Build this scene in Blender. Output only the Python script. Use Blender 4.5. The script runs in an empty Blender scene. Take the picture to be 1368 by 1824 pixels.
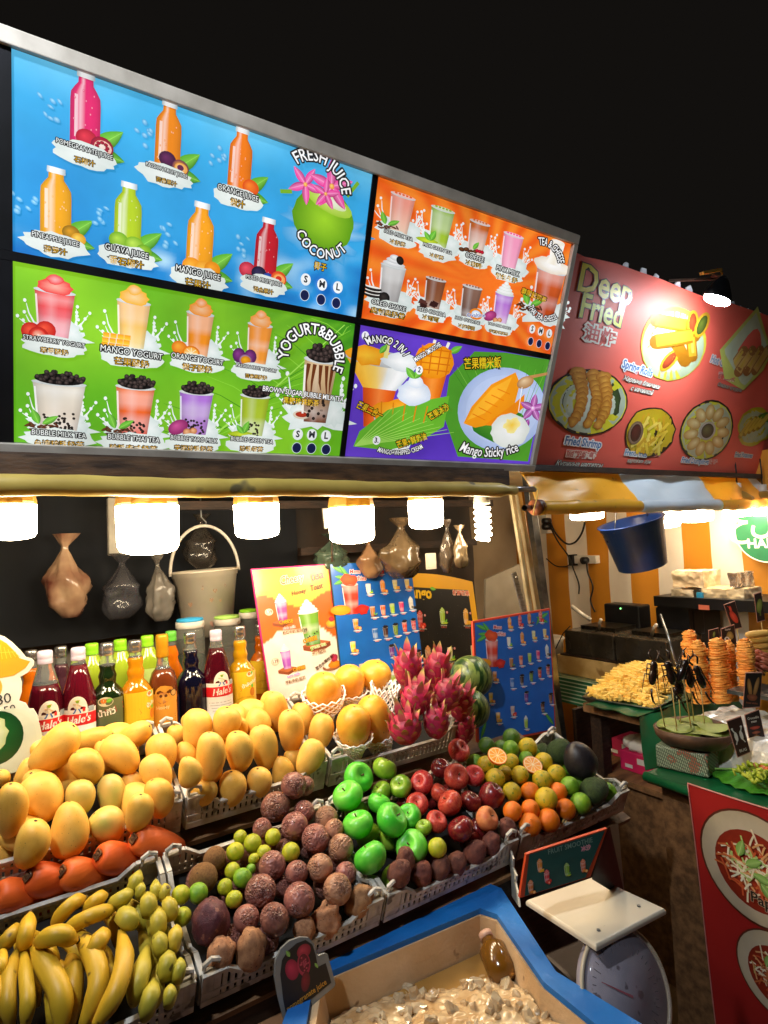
import bpy, math, random
import numpy as np
from mathutils import Vector, Matrix, noise
random.seed(7)
# ------------------------------------------------------------------ camera, world, exposure
scn = bpy.context.scene
COL = scn.collection
F_, CX_, CY_ = 1068., 684., 912.
_X = np.array([1620., -27, 1068]); _X /= np.linalg.norm(_X)
_a = .05; _D = np.array([_a, 1, (27 - 1620*_a)/1068]); _D /= np.linalg.norm(_D)
_U = -_D; _Y = np.cross(_U, _X)
M3 = np.array([_X, _Y, _U])
cam = bpy.data.cameras.new('camera'); camo = bpy.data.objects.new('camera', cam); COL.objects.link(camo)
cam.sensor_fit = 'VERTICAL'; cam.sensor_height = 24; cam.lens = 24*F_/1824; cam.clip_start = .02; cam.clip_end = 300
_mw = Matrix.Identity(4)
for _r in range(3):
    _mw[_r][0] = M3[_r, 0]; _mw[_r][1] = -M3[_r, 1]; _mw[_r][2] = -M3[_r, 2]
camo.matrix_world = _mw
scn.camera = camo
world = bpy.data.worlds.new('World'); scn.world = world; world.use_nodes = True
_bg = world.node_tree.nodes['Background']; _bg.inputs[0].default_value = (1.0, .86, .74, 1); _bg.inputs[1].default_value = .006
scn.view_settings.view_transform = 'Standard'; scn.view_settings.look = 'None'
scn.view_settings.exposure = 0.0; scn.view_settings.gamma = 1
BULB_POWER = 48.0        # radiance of the stall bulbs
BULB_COL = (1.0, .82, .56)
PANEL_GAIN = .97        # brightness of the backlit menu
FLOOD = 400.0            # radiance of the banner flood lamp and the unseen fill lamp
scn.render.engine = 'CYCLES'
cy = scn.cycles
cy.use_denoising = True; cy.max_bounces = 9; cy.diffuse_bounces = 6; cy.glossy_bounces = 3; cy.transmission_bounces = 5
cy.transparent_max_bounces = 10; cy.sample_clamp_indirect = 10; cy.caustics_reflective = False; cy.caustics_refractive = False
try:
    cy.use_light_tree = True
except Exception: pass
GROUND = -1.5            # the eye is the origin
# ------------------------------------------------------------------ helpers
def ray(x, y): return M3 @ np.array([(x-CX_)/F_, (y-CY_)/F_, 1.])
def onY(x, y, Y): r = ray(x, y); return r*Y/r[1]
def onZ(x, y, Z): r = ray(x, y); return r*Z/r[2]
def onX(x, y, X): r = ray(x, y); return r*X/r[0]
def at(x, y, d): return ray(x, y)*d
def V(*a): return np.array(a, float)
def nrm(a): a = np.array(a, float); return a/np.linalg.norm(a)
def lin(h):
    if not isinstance(h, str): return tuple(h)[:3]
    h = h.lstrip('#'); r = []
    for i in (0, 2, 4):
        c = int(h[i:i+2], 16)/255; r.append(c/12.92 if c <= .04045 else ((c+.055)/1.055)**2.4)
    return tuple(r)
def tag(o, label=None, cat=None, group=None, kind=None):
    if label: o['label'] = label
    if cat: o['category'] = cat
    if group: o['group'] = group
    if kind: o['kind'] = kind
    return o
def thing(name, label, cat, loc=(0, 0, 0), group=None):
    o = bpy.data.objects.new(name, None); COL.objects.link(o); o.location = Vector(loc); o.empty_display_size = .02
    return tag(o, label, cat, group)
class MB:
    def __init__(s): s.v = []; s.f = []; s.m = []; s.sm = []
    def add(s, vs, fs, mi=0, smooth=False):
        b = len(s.v); s.v += [tuple(map(float, p)) for p in vs]
        for f in fs: s.f.append([b+i for i in f]); s.m.append(mi); s.sm.append(smooth)
        return s
    def box(s, c, size, R=None, mi=0, bev=0):
        hx, hy, hz = [k/2 for k in size]; R = np.eye(3) if R is None else np.array(R); c = np.array(c)
        P = [c + R @ np.array([x*hx, y*hy, z*hz]) for z in (-1, 1) for y in (-1, 1) for x in (-1, 1)]
        return s.add(P, [(0, 2, 3, 1), (4, 5, 7, 6), (0, 1, 5, 4), (2, 6, 7, 3), (0, 4, 6, 2), (1, 3, 7, 5)], mi)
    def bar(s, a, b, w, h, up=(0, 0, 1), mi=0):
        a = np.array(a, float); b = np.array(b, float); d = nrm(b-a); u = np.array(up, float); u = u - d*np.dot(u, d); u = nrm(u); r = np.cross(d, u)
        R = np.array([r, d, u]).T
        return s.box((a+b)/2, (w, np.linalg.norm(b-a), h), R, mi)
    def tube(s, pts, r, n=8, mi=0, cap=True, smooth=True, closed=False):
        pts = [np.array(p, float) for p in pts]; N = len(pts)
        rs = r if hasattr(r, '__len__') else [r]*N
        vs = []; prev = None
        for i, p in enumerate(pts):
            if closed: t = nrm(pts[(i+1) % N]-pts[i-1])
            else: t = nrm(pts[min(i+1, N-1)]-pts[max(i-1, 0)])
            if prev is None:
                a = np.array([0, 0, 1.]) if abs(t[2]) < .9 else np.array([1., 0, 0])
            else: a = prev
            u = nrm(a - t*np.dot(a, t)); w = np.cross(t, u); prev = u
            for k in range(n):
                q = 2*math.pi*k/n; vs.append(p + rs[i]*(math.cos(q)*u+math.sin(q)*w))
        fs = []
        for i in range(N if closed else N-1):
            j = (i+1) % N
            for k in range(n):
                k2 = (k+1) % n; fs.append((i*n+k, i*n+k2, j*n+k2, j*n+k))
        if cap and not closed: fs += [tuple(range(n-1, -1, -1)), tuple((N-1)*n+k for k in range(n))]
        return s.add(vs, fs, mi, smooth)
    def lathe(s, prof, n=20, o=(0, 0, 0), R=None, mi=0, smooth=True, fn=None, caps=True):
        # prof: (r, z) bottom to top
        R = np.eye(3) if R is None else np.array(R); o = np.array(o, float); vs = []
        for (r, z) in prof:
            for k in range(n):
                q = 2*math.pi*k/n; rr = r
                p = np.array([rr*math.cos(q), rr*math.sin(q), z])
                if fn: p = fn(p, q)
                vs.append(o + R @ p)
        fs = []
        for i in range(len(prof)-1):
            for k in range(n):
                k2 = (k+1) % n; fs.append((i*n+k, i*n+k2, (i+1)*n+k2, (i+1)*n+k))
        if caps:
            fs += [tuple(range(n-1, -1, -1)), tuple((len(prof)-1)*n+k for k in range(n))]
        return s.add(vs, fs, mi, smooth)
    def prism(s, poly, thick, o, u, v, mi=0):
        # poly in (u,v) plane, extruded by thick along n (towards +n = u x v)
        o, u, v = np.array(o, float), np.array(u, float), np.array(v, float); n = nrm(np.cross(u, v)); N = len(poly)
        a = [o+x*u+y*v for x, y in poly]; b = [p+n*thick for p in a]
        return s.add(a+b, [tuple(range(N-1, -1, -1)), tuple(range(N, 2*N))]+[(i, (i+1) % N, N+(i+1) % N, N+i) for i in range(N)], mi)
    def mesh(s, name, mats):
        me = bpy.data.meshes.new(name); me.from_pydata(s.v, [], s.f)
        for m in (mats if isinstance(mats, (list, tuple)) else [mats]): me.materials.append(m)
        me.polygons.foreach_set('material_index', s.m); me.polygons.foreach_set('use_smooth', s.sm); me.update()
        return me
    def obj(s, name, mats, parent=None, bevel=0):
        o = bpy.data.objects.new(name, s.mesh(name, mats)); COL.objects.link(o)
        if parent is not None:
            o.parent = parent
            if parent.type == 'EMPTY' and parent.parent is None: o.location = -Vector(parent.location)
        if bevel:
            b = o.modifiers.new('b', 'BEVEL'); b.width = bevel; b.segments = 2; b.limit_method = 'ANGLE'
        return o
def link(name, me, parent=None, mw=None):
    o = bpy.data.objects.new(name, me); COL.objects.link(o)
    if parent is not None: o.parent = parent
    if mw is not None: o.matrix_basis = mw
    return o
def frame(z, x=None):
    """rotation matrix (3x3 numpy, columns) with given z axis, x axis as near x as possible"""
    z = nrm(z); x = np.array([1., 0, 0]) if x is None else np.array(x, float)
    x = x - z*np.dot(x, z)
    if np.linalg.norm(x) < 1e-4: x = np.array([0, 1., 0]) - z*z[1]
    x = nrm(x); y = np.cross(z, x); return np.array([x, y, z]).T
def mat4(R, loc, s=1.0):
    m = Matrix.Identity(4); s = (s, s, s) if not hasattr(s, '__len__') else s
    for i in range(3):
        for j in range(3): m[i][j] = float(R[i][j]*s[j])
        m[i][3] = float(loc[i])
    return m
# ------------------------------------------------------------------ materials
def new_mat(name):
    m = bpy.data.materials.new(name); m.use_nodes = True
    return m, m.node_tree.nodes, m.node_tree.links, m.node_tree.nodes['Principled BSDF']
def mat(name, c1, c2=None, rough=.5, scale=8., bump=0., bscale=40., metal=0., trans=0., coat=0., rnd=0., spots=None, sheen=0, detail=3., alpha=1., sss=0., stretch=None, ior=1.45, lo=.35, hi=.65, rvar=.0):
    m, N, L, B = new_mat(name); c1 = lin(c1); c2 = lin(c2) if c2 is not None else c1
    tc = N.new('ShaderNodeTexCoord'); mp = N.new('ShaderNodeMapping'); L.new(tc.outputs['Object'], mp.inputs[0])
    if stretch: mp.inputs['Scale'].default_value = stretch
    oi = N.new('ShaderNodeObjectInfo')
    nz = N.new('ShaderNodeTexNoise'); nz.noise_dimensions = '4D'; nz.inputs['Scale'].default_value = scale; nz.inputs['Detail'].default_value = detail
    mu = N.new('ShaderNodeMath'); mu.operation = 'MULTIPLY'; mu.inputs[1].default_value = 37.; L.new(oi.outputs['Random'], mu.inputs[0]); L.new(mu.outputs[0], nz.inputs['W'])
    L.new(mp.outputs[0], nz.inputs['Vector'])
    mr = N.new('ShaderNodeMapRange'); mr.inputs[1].default_value = lo; mr.inputs[2].default_value = hi; L.new(nz.outputs[0], mr.inputs[0])
    mx = N.new('ShaderNodeMix'); mx.data_type = 'RGBA'; L.new(mr.outputs[0], mx.inputs[0])
    mx.inputs[6].default_value = (*c1, 1); mx.inputs[7].default_value = (*c2, 1); out = mx.outputs[2]
    if spots:  # (colour, scale, threshold)
        vz = N.new('ShaderNodeTexNoise'); vz.noise_dimensions = '4D'; vz.inputs['Scale'].default_value = spots[1]; vz.inputs['Detail'].default_value = 2.; L.new(mp.outputs[0], vz.inputs['Vector']); L.new(mu.outputs[0], vz.inputs['W'])
        r2 = N.new('ShaderNodeMapRange'); r2.inputs[1].default_value = spots[2]; r2.inputs[2].default_value = spots[2]+.05; L.new(vz.outputs[0], r2.inputs[0])
        m2 = N.new('ShaderNodeMix'); m2.data_type = 'RGBA'; L.new(r2.outputs[0], m2.inputs[0]); L.new(out, m2.inputs[6]); m2.inputs[7].default_value = (*lin(spots[0]), 1); out = m2.outputs[2]
    if rnd:
        hs = N.new('ShaderNodeHueSaturation'); mm = N.new('ShaderNodeMapRange'); mm.inputs[3].default_value = 1-rnd; mm.inputs[4].default_value = 1+rnd*.6
        L.new(oi.outputs['Random'], mm.inputs[0]); L.new(mm.outputs[0], hs.inputs['Value']); L.new(out, hs.inputs['Color'])
        m3 = N.new('ShaderNodeMath'); m3.operation = 'MULTIPLY_ADD'; m3.inputs[1].default_value = -rnd*.06; m3.inputs[2].default_value = .5+rnd*.03
        L.new(oi.outputs['Random'], m3.inputs[0]); L.new(m3.outputs[0], hs.inputs['Hue']); out = hs.outputs[0]
    L.new(out, B.inputs['Base Color'])
    B.inputs['Roughness'].default_value = rough; B.inputs['Metallic'].default_value = metal; B.inputs['IOR'].default_value = ior
    if rvar:
        rr = N.new('ShaderNodeMapRange'); rr.inputs[3].default_value = max(0, rough-rvar); rr.inputs[4].default_value = min(1, rough+rvar); L.new(mr.outputs[0], rr.inputs[0]); L.new(rr.outputs[0], B.inputs['Roughness'])
    B.inputs['Transmission Weight'].default_value = trans; B.inputs['Coat Weight'].default_value = coat; B.inputs['Alpha'].default_value = alpha
    if coat: B.inputs['Coat Roughness'].default_value = .06
    if sss: B.inputs['Subsurface Weight'].default_value = sss; B.inputs['Subsurface Radius'].default_value = (.6, .4, .2); B.inputs['Subsurface Scale'].default_value = .01
    if bump:
        bz = N.new('ShaderNodeTexNoise'); bz.inputs['Scale'].default_value = bscale; bz.inputs['Detail'].default_value = 4.; L.new(mp.outputs[0], bz.inputs['Vector'])
        bp = N.new('ShaderNodeBump'); bp.inputs['Strength'].default_value = bump; bp.inputs['Distance'].default_value = .004; L.new(bz.outputs[0], bp.inputs['Height']); L.new(bp.outputs[0], B.inputs['Normal'])
    return m
def emis(name, col, s, sampled=True):
    m, N, L, B = new_mat(name); B.inputs['Base Color'].default_value = (.8, .8, .8, 1); B.inputs['Emission Color'].default_value = (*col, 1); B.inputs['Emission Strength'].default_value = s
    return m
# flat print: one material reading the print's colours, lit (paper, vinyl) or backlit
def print_mat(name, rough=.4, back=0., coat=0., fade=None):
    m, N, L, B = new_mat(name); at_ = N.new('ShaderNodeAttribute'); at_.attribute_name = 'Col'; out = at_.outputs['Color']
    tc = N.new('ShaderNodeTexCoord'); nz = N.new('ShaderNodeTexNoise'); nz.inputs['Scale'].default_value = 5. if back else 14.; nz.inputs['Detail'].default_value = 4; L.new(tc.outputs['Object'], nz.inputs['Vector'])
    mr = N.new('ShaderNodeMapRange'); mr.inputs[1].default_value = .3; mr.inputs[2].default_value = .7; mr.inputs[3].default_value = .74 if back else .86; mr.inputs[4].default_value = 1.06; L.new(nz.outputs[0], mr.inputs[0])
    hs = N.new('ShaderNodeHueSaturation'); L.new(out, hs.inputs['Color']); L.new(mr.outputs[0], hs.inputs['Value']); out = hs.outputs[0]
    if back:
        dk = N.new('ShaderNodeMix'); dk.data_type = 'RGBA'; dk.inputs[0].default_value = .75; L.new(out, dk.inputs[6]); dk.inputs[7].default_value = (.02, .02, .02, 1)
        L.new(dk.outputs[2], B.inputs['Base Color']); L.new(out, B.inputs['Emission Color']); B.inputs['Emission Strength'].default_value = back
        m.cycles.emission_sampling = 'NONE'
    else: L.new(out, B.inputs['Base Color'])
    B.inputs['Roughness'].default_value = rough; B.inputs['Coat Weight'].default_value = coat; B.inputs['Coat Roughness'].default_value = .12
    return m
PM_BACK = print_mat('backlit_print', .25, PANEL_GAIN)
PM_VINYL = print_mat('glossy_vinyl_print', .42, 0, .12)
PM_PAPER = print_mat('laminated_print', .35, 0, .3)
PM_DULL = print_mat('matt_print', .6)
# ------------------------------------------------------------------ text and flat print
_tc = {}
def text_geo(s, off=0., res=2):
    k = (s, off, res)
    if k not in _tc:
        c = bpy.data.curves.new('t', 'FONT'); c.body = s; c.size = 1; c.offset = off; c.resolution_u = res; c.align_x = 'CENTER'; c.align_y = 'CENTER'
        o = bpy.data.objects.new('t', c); COL.objects.link(o)
        me = bpy.data.meshes.new_from_object(o.evaluated_get(bpy.context.evaluated_depsgraph_get()))
        n = len(me.vertices); co = np.zeros(n*3); me.vertices.foreach_get('co', co); fs = [tuple(p.vertices) for p in me.polygons]
        _tc[k] = (co.reshape(-1, 3)[:, :2] if n else np.zeros((0, 2)), fs)
        bpy.data.objects.remove(o); bpy.data.curves.remove(c); bpy.data.meshes.remove(me)
    return _tc[k]
class Plane:
    def __init__(s, P0, u, v): s.P0 = np.array(P0, float); s.u = nrm(u); s.v = nrm(np.array(v)-s.u*np.dot(v, s.u)); s.n = np.cross(s.u, s.v)
    def to2(s, x, y):
        r = ray(x, y); t = np.dot(s.P0, s.n)/np.dot(r, s.n); p = r*t-s.P0; return np.array([p@s.u, p@s.v])
    def __call__(s, x, y, l): return s.P0+x*s.u+y*s.v+l*s.n
def plane3(p1, p2, p3):
    """plane through bottom-left p1, bottom-right p2, top-left p3"""
    return Plane(p1, np.array(p2)-p1, np.array(p3)-p1)
def mixc(a, b, t): return tuple(a[i]*(1-t)+b[i]*t for i in range(3))
class Print:
    step = .00004; rings = 1
    def __init__(s, mp, lift=.0006): s.mp = mp; s.v = []; s.f = []; s.c = []; s.z = lift; s.T = (0, 0, 1, 0); s.ax = 1.
    def sub(s, x, y, sc, rot=0, ax=1.): s.T = (x, y, sc, math.radians(rot)); s.ax = ax; return s
    def _t(s, x, y):
        X, Y, k, r = s.T; x = x*s.ax; c, q = math.cos(r)*k, math.sin(r)*k; return X+c*x-q*y, Y+q*x+c*y
    def add(s, pts, fs, cols):
        b = len(s.v); s.z += s.step
        for (x, y) in pts: s.v.append(s.mp(*s._t(x, y), s.z))
        s.f += [[b+i for i in f] for f in fs]
        s.c += [(*lin(c), 1) for c in (cols if isinstance(cols, list) else [cols]*len(pts))]
    def poly(s, pts, col): s.add(pts, [tuple(range(len(pts)))], col)
    def rect(s, x0, y0, x1, y1, col, col2=None):
        c = lin(col); s.add([(x0, y0), (x1, y0), (x1, y1), (x0, y1)], [(0, 1, 2, 3)], [c, c, lin(col2), lin(col2)] if col2 else c)
    def ell(s, x, y, rx, ry, col, edge=None, rot=0, n=18, hx=-.25, hy=.25):
        r = math.radians(rot); c, q = math.cos(r), math.sin(r); col = lin(col); e = lin(edge) if edge else col
        P = [(x+rx*hx*c, y+ry*hy)]
        for k in range(n):
            a = 2*math.pi*k/n; X, Y = rx*math.cos(a), ry*math.sin(a); P.append((x+c*X-q*Y, y+q*X+c*Y))
        s.fan(P, n, col, e)
    def fan(s, P, n, col, e):
        R = s.rings; c0 = P[0]; Q = [c0]; C = [col]
        for r in range(1, R+1):
            f = r/R; Q += [(c0[0]+(p[0]-c0[0])*f, c0[1]+(p[1]-c0[1])*f) for p in P[1:]]; C += [mixc(col, e, f)]*n
        F = [(0, 1+k, 1+(k+1) % n) for k in range(n)]
        for r in range(R-1): F += [(1+r*n+k, 1+(r+1)*n+k, 1+(r+1)*n+(k+1) % n, 1+r*n+(k+1) % n) for k in range(n)]
        s.add(Q, F, C)
    def blob(s, x, y, rx, ry, col, edge=None, amp=.2, n=22, seed=0, spiky=1):
        rd = random.Random(seed*31+n); P = [(x, y)]; col = lin(col); e = lin(edge) if edge else col
        for k in range(n):
            a = 2*math.pi*k/n; m = 1+amp*(rd.random()*2-1)*(spiky if k % 2 else .4); P.append((x+rx*m*math.cos(a), y+ry*m*math.sin(a)))
        s.fan(P, n, col, e)
    def strip(s, rows, cols):
        """rows: (y, xl, xr, [tint]) bottom to top; cols: list of colours left to right"""
        n = len(cols); P = []; C = []
        for row in rows:
            y, xl, xr = row[:3]; cc = [lin(c) for c in (row[3] if len(row) > 3 else cols)]
            for i in range(n): P.append((xl+(xr-xl)*i/(n-1), y)); C.append(cc[i])
        F = [(j*n+i, j*n+i+1, (j+1)*n+i+1, (j+1)*n+i) for j in range(len(rows)-1) for i in range(n-1)]
        s.add(P, F, C)
    def grid(s, x0, y0, x1, y1, nx, ny, fn):
        P = [(x0+(x1-x0)*i/nx, y0+(y1-y0)*j/ny) for j in range(ny+1) for i in range(nx+1)]
        s.add(P, [(j*(nx+1)+i, j*(nx+1)+i+1, (j+1)*(nx+1)+i+1, (j+1)*(nx+1)+i) for j in range(ny) for i in range(nx)], [lin(fn(i/nx, j/ny)) for j in range(ny+1) for i in range(nx+1)])
    def warp(s, q, nx, ny, fn):
        """grid over a quad of four 2-D corners BL BR TR TL"""
        q = [np.array(p) for p in q]; P = []
        for j in range(ny+1):
            for i in range(nx+1):
                a, b = i/nx, j/ny; p = q[0]*(1-a)*(1-b)+q[1]*a*(1-b)+q[2]*a*b+q[3]*(1-a)*b; P.append((p[0], p[1]))
        s.add(P, [(j*(nx+1)+i, j*(nx+1)+i+1, (j+1)*(nx+1)+i+1, (j+1)*(nx+1)+i) for j in range(ny) for i in range(nx)], [lin(fn(i/nx, j/ny)) for j in range(ny+1) for i in range(nx+1)])
    def line(s, pts, w, col, w2=None):
        P = []; n = len(pts); pts = [np.array(p, float) for p in pts]; w2 = w if w2 is None else w2
        for i, p in enumerate(pts):
            t = pts[min(i+1, n-1)]-pts[max(i-1, 0)]; t /= np.linalg.norm(t)+1e-9; m = np.array([-t[1], t[0]])*(w+(w2-w)*i/(n-1))/2; P += [tuple(p-m), tuple(p+m)]
        s.add(P, [(2*i, 2*i+2, 2*i+3, 2*i+1) for i in range(n-1)], col)
    def leaf(s, x, y, L, w, ang, col='#5cb531', vein='#9be05a'):
        a = math.radians(ang); c, q = math.cos(a), math.sin(a); up = []; lo = []; mid = []
        for i in range(8):
            t = i/7; h = w*math.sin(math.pi*min(1, t*.97+.02))**.8*(1-.35*t)
            for arr, k in ((up, h), (lo, -h), (mid, 0)): X, Y = t*L, k; arr.append((x+c*X-q*Y, y+q*X+c*Y))
        n = 8; C = lin(col); D = mixc(C, (0, .03, 0), .45); s.add(up+mid+lo, [(n+i, n+i+1, i+1, i) for i in range(7)]+[(2*n+i, 2*n+i+1, n+i+1, n+i) for i in range(7)], [C]*8+[mixc(C, lin(vein), .5)]*8+[D]*8)
        s.line([mid[0], mid[-1]], w*.12, vein, w*.03)
    def text(s, t, x, y, size, col, outline=None, ow=.05, bold=.012, arc=None, rot=0, shear=0., sx=1., res=2):
        asc = max(map(ord, t), default=0) < 0x500
        if outline and asc and ow > .045: lays = [(.035, outline, (ow-.03)*math.cos(k*1.05), (ow-.03)*math.sin(k*1.05)) for k in range(6)]+[(bold, col, 0, 0)]
        else: lays = ([(ow, outline, 0, 0)] if outline else [])+[(bold, col, 0, 0)]
        for off, c, ox, oy in lays:
            P, Fs = text_geo(t, off, res)
            if not len(P): return
            P = P*size*np.array([sx, 1])+np.array([ox, oy])*size; P = np.column_stack([P[:, 0]+shear*P[:, 1], P[:, 1]])
            if arc:   # arc radius: positive = arch (text on top of a circle), negative = smile
                R = arc; a = P[:, 0]/R; rr = R+P[:, 1]; P = np.column_stack([rr*np.sin(a), rr*np.cos(a)-R])
            r = math.radians(rot); cr, sr = math.cos(r), math.sin(r)
            P = np.column_stack([x+cr*P[:, 0]-sr*P[:, 1], y+sr*P[:, 0]+cr*P[:, 1]])
            s.add([tuple(p) for p in P], Fs, c)
    def obj(s, name, m, parent=None):
        me = bpy.data.meshes.new(name); me.from_pydata([tuple(map(float, p)) for p in s.v], [], s.f); me.materials.append(m)
        at_ = me.attributes.new('Col', 'FLOAT_COLOR', 'POINT'); at_.data.foreach_set('color', np.array(s.c, np.float32).ravel()); me.update()
        o = bpy.data.objects.new(name, me); COL.objects.link(o)
        if parent is not None:
            o.parent = parent
            if parent.type == 'EMPTY' and parent.parent is None: o.location = -Vector(parent.location)
        return o
def vn(x, y, sc, sd=0.): return noise.noise(Vector((x*sc, y*sc, sd*7.3)))*.5+.5
# ---- printed pictures, all drawn in a unit box: x -.5..+.5, y 0..1
def art_bottle(p, c, w=.36, fruit=None, leafc='#58b02c'):
    c = lin(c); L = mixc(c, (1, 1, 1), .45); D = mixc(c, (0, 0, 0), .35); h = w/2
    p.leaf(.1, .02, .52, .13, 42, leafc); p.leaf(.1, .0, .42, .12, -5, '#3f9322')
    for k in range(7):
        rd = random.Random(k+int(c[0]*99)); a = 2.2+rd.random()*1.2; r = .3+.32*rd.random(); p.ell(r*math.cos(a)-.02, .25+r*abs(math.sin(a))*.9, .022+.02*rd.random(), .05, '#a9dcf5', '#3fa3dd', rot=30+50*rd.random(), n=8)
    body = [(0, -h*.9, h*.9), (.04, -h, h), (.6, -h, h), (.7, -h*.96, h*.96), (.78, -h*.72, h*.72), (.84, -h*.5, h*.5), (.92, -h*.48, h*.48)]
    p.strip(body, [D, c, L, c, c, mixc(c, (0, 0, 0), .1), D])
    p.strip([(.12, -h*.72, -h*.5), (.68, -h*.72, -h*.5)], [mixc(c, (1, 1, 1), .55)]*2)
    p.strip([(.915, -h*.58, h*.58), (.93, -h*.6, h*.6), (1.0, -h*.58, h*.58)], ['#b9c4c9', '#ffffff', '#ffffff', '#e4ecef', '#a9b6bd'])
    rd = random.Random(int(c[1]*1000))
    for k in range(12): p.ell(rd.uniform(-.8, .8)*h, rd.uniform(.1, .75), .012, .018, mixc(c, (1, 1, 1), .5), c, n=6)
    if fruit:
        for (x, y, r, a, b, kind) in fruit:
            p.ell(x, y, r, r*.92, a, b, n=16)
            if kind == 'cut':
                p.ell(x+.01, y-.01, r*.78, r*.66, '#ffd9a0', a, n=14); p.ell(x, y, r*.4, r*.35, b, b, n=10)
            if kind == 'seeds':
                p.ell(x+.01, y-.01, r*.78, r*.66, '#f7e8dc', '#f2b8a6', n=14)
                for k in range(8): q = k*.8; p.ell(x+math.cos(q)*r*.45, y+math.sin(q)*r*.38, r*.2, r*.17, '#c4163a', '#7d0a22', n=7)
def art_splash(p, y=.1, r=.5, col='#eef4f2'):
    p.blob(0, y, r, r*.42, col, '#dfe9e6', .28, 26, seed=int(y*77+r*13), spiky=1.4)
    for k in range(12):
        rd = random.Random(k*5+int(r*100)); s = -1 if k % 3 == 0 else 1; a = .2+rd.random()*.95
        x1, y1 = s*r*(.62+.5*rd.random()), y+r*a
        p.line([(s*r*.4, y), (s*r*.62, y+r*.3*a), ((x1+s*r*.72)/2, y+r*.66*a), (x1, y1)], .085*r, col, .02*r); p.ell(x1*1.05, y1+.04, .024, .03, col, n=7)
    p.blob(r*.55, y+.12*r, r*.34, r*.42, col, '#d5e2de', .35, 18, seed=int(r*90)); p.blob(-r*.5, y+.05, r*.25, r*.22, col, '#d5e2de', .35, 16, seed=3)
def art_cup(p, c, c2=None, w=.42, top='foam', pearls=0, swirl=None, lid='#f2f2ee'):
    c = lin(c); c2 = lin(c2) if c2 else c; h = w/2; T = mixc(c, (1, 1, 1), .4)
    def cc(k): return [mixc(k, (0, 0, 0), .3), k, mixc(k, (1, 1, 1), .16), k, k, mixc(k, (0, 0, 0), .32)]
    rows = []
    for i in range(7):
        t = i/6; b = mixc(c2, c, min(1, t*1.3)); n_ = vn(t, w, 5, c[0]*9); b = mixc(b, (1, 1, 1), .25*(n_ > .55)); rows.append((t*.78, -h*(.68+.32*t), h*(.68+.32*t), cc(b)))
    p.strip(rows, cc(c))
    if swirl:
        for k in range(5):
            rd = random.Random(k+3); x = (k-2)*h*.36; p.line([(x, .72), (x+rd.uniform(-.03, .03), .5), (x+rd.uniform(-.02, .05), .25+.2*rd.random())], .05, swirl, .01)
    p.line([(-h*.8, .1), (-h*.92, .7)], .025, mixc(c, (1, 1, 1), .7))
    if pearls:
        rd = random.Random(pearls)
        for k in range(pearls*3): 
            y = rd.uniform(.03, .3); p.ell(rd.uniform(-.6, .6)*h, y, .022, .022, '#3a2b25', '#0c0807', n=7)
    p.ell(0, .78, h*1.05, .045, lid, '#c9cfd0', n=18)
    if top == 'foam':
        p.ell(0, .79, h*.92, .035, mixc(c, (1, 1, 1), .75), T, n=16)
        for k in range(5): p.ell((k-2)*h*.3, .80, .03, .02, mixc(c, (.4, .2, .1), .3), c, n=6)
    elif top == 'pearl':
        rd = random.Random(5); p.ell(0, .84, h*.95, .09, '#0c0808')
        for k in range(46):
            a, q = rd.uniform(0, 6.28), math.sqrt(rd.random()); p.ell(q*math.cos(a)*h*.95, .85+q*math.sin(a)*.085+.02, .036, .036, '#5b4a46', '#080505', n=8)
    elif top == 'mound':
        p.blob(0, .86, h*.9, .13, mixc(c, (1, 1, .8), .4), c, .18, 18, 3); p.blob(0, .97, h*.45, .08, T, c, .15, 12, 4)
    elif top == 'cream':
        for j, (r, y) in enumerate(((.95, .83), (.75, .9), (.5, .97), (.25, 1.03))): p.ell(0, y, h*r, .06, '#ffffff', '#d7dcd6', n=16)
    elif top == 'cookie':
        for j, (r, y) in enumerate(((.9, .83), (.65, .9), (.4, .96))): p.ell(0, y, h*r, .06, '#ffffff', '#cfd2d4', n=16)
        p.ell(.1, .93, .07, .09, '#2c2623', '#0d0b0a', rot=15)
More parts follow.
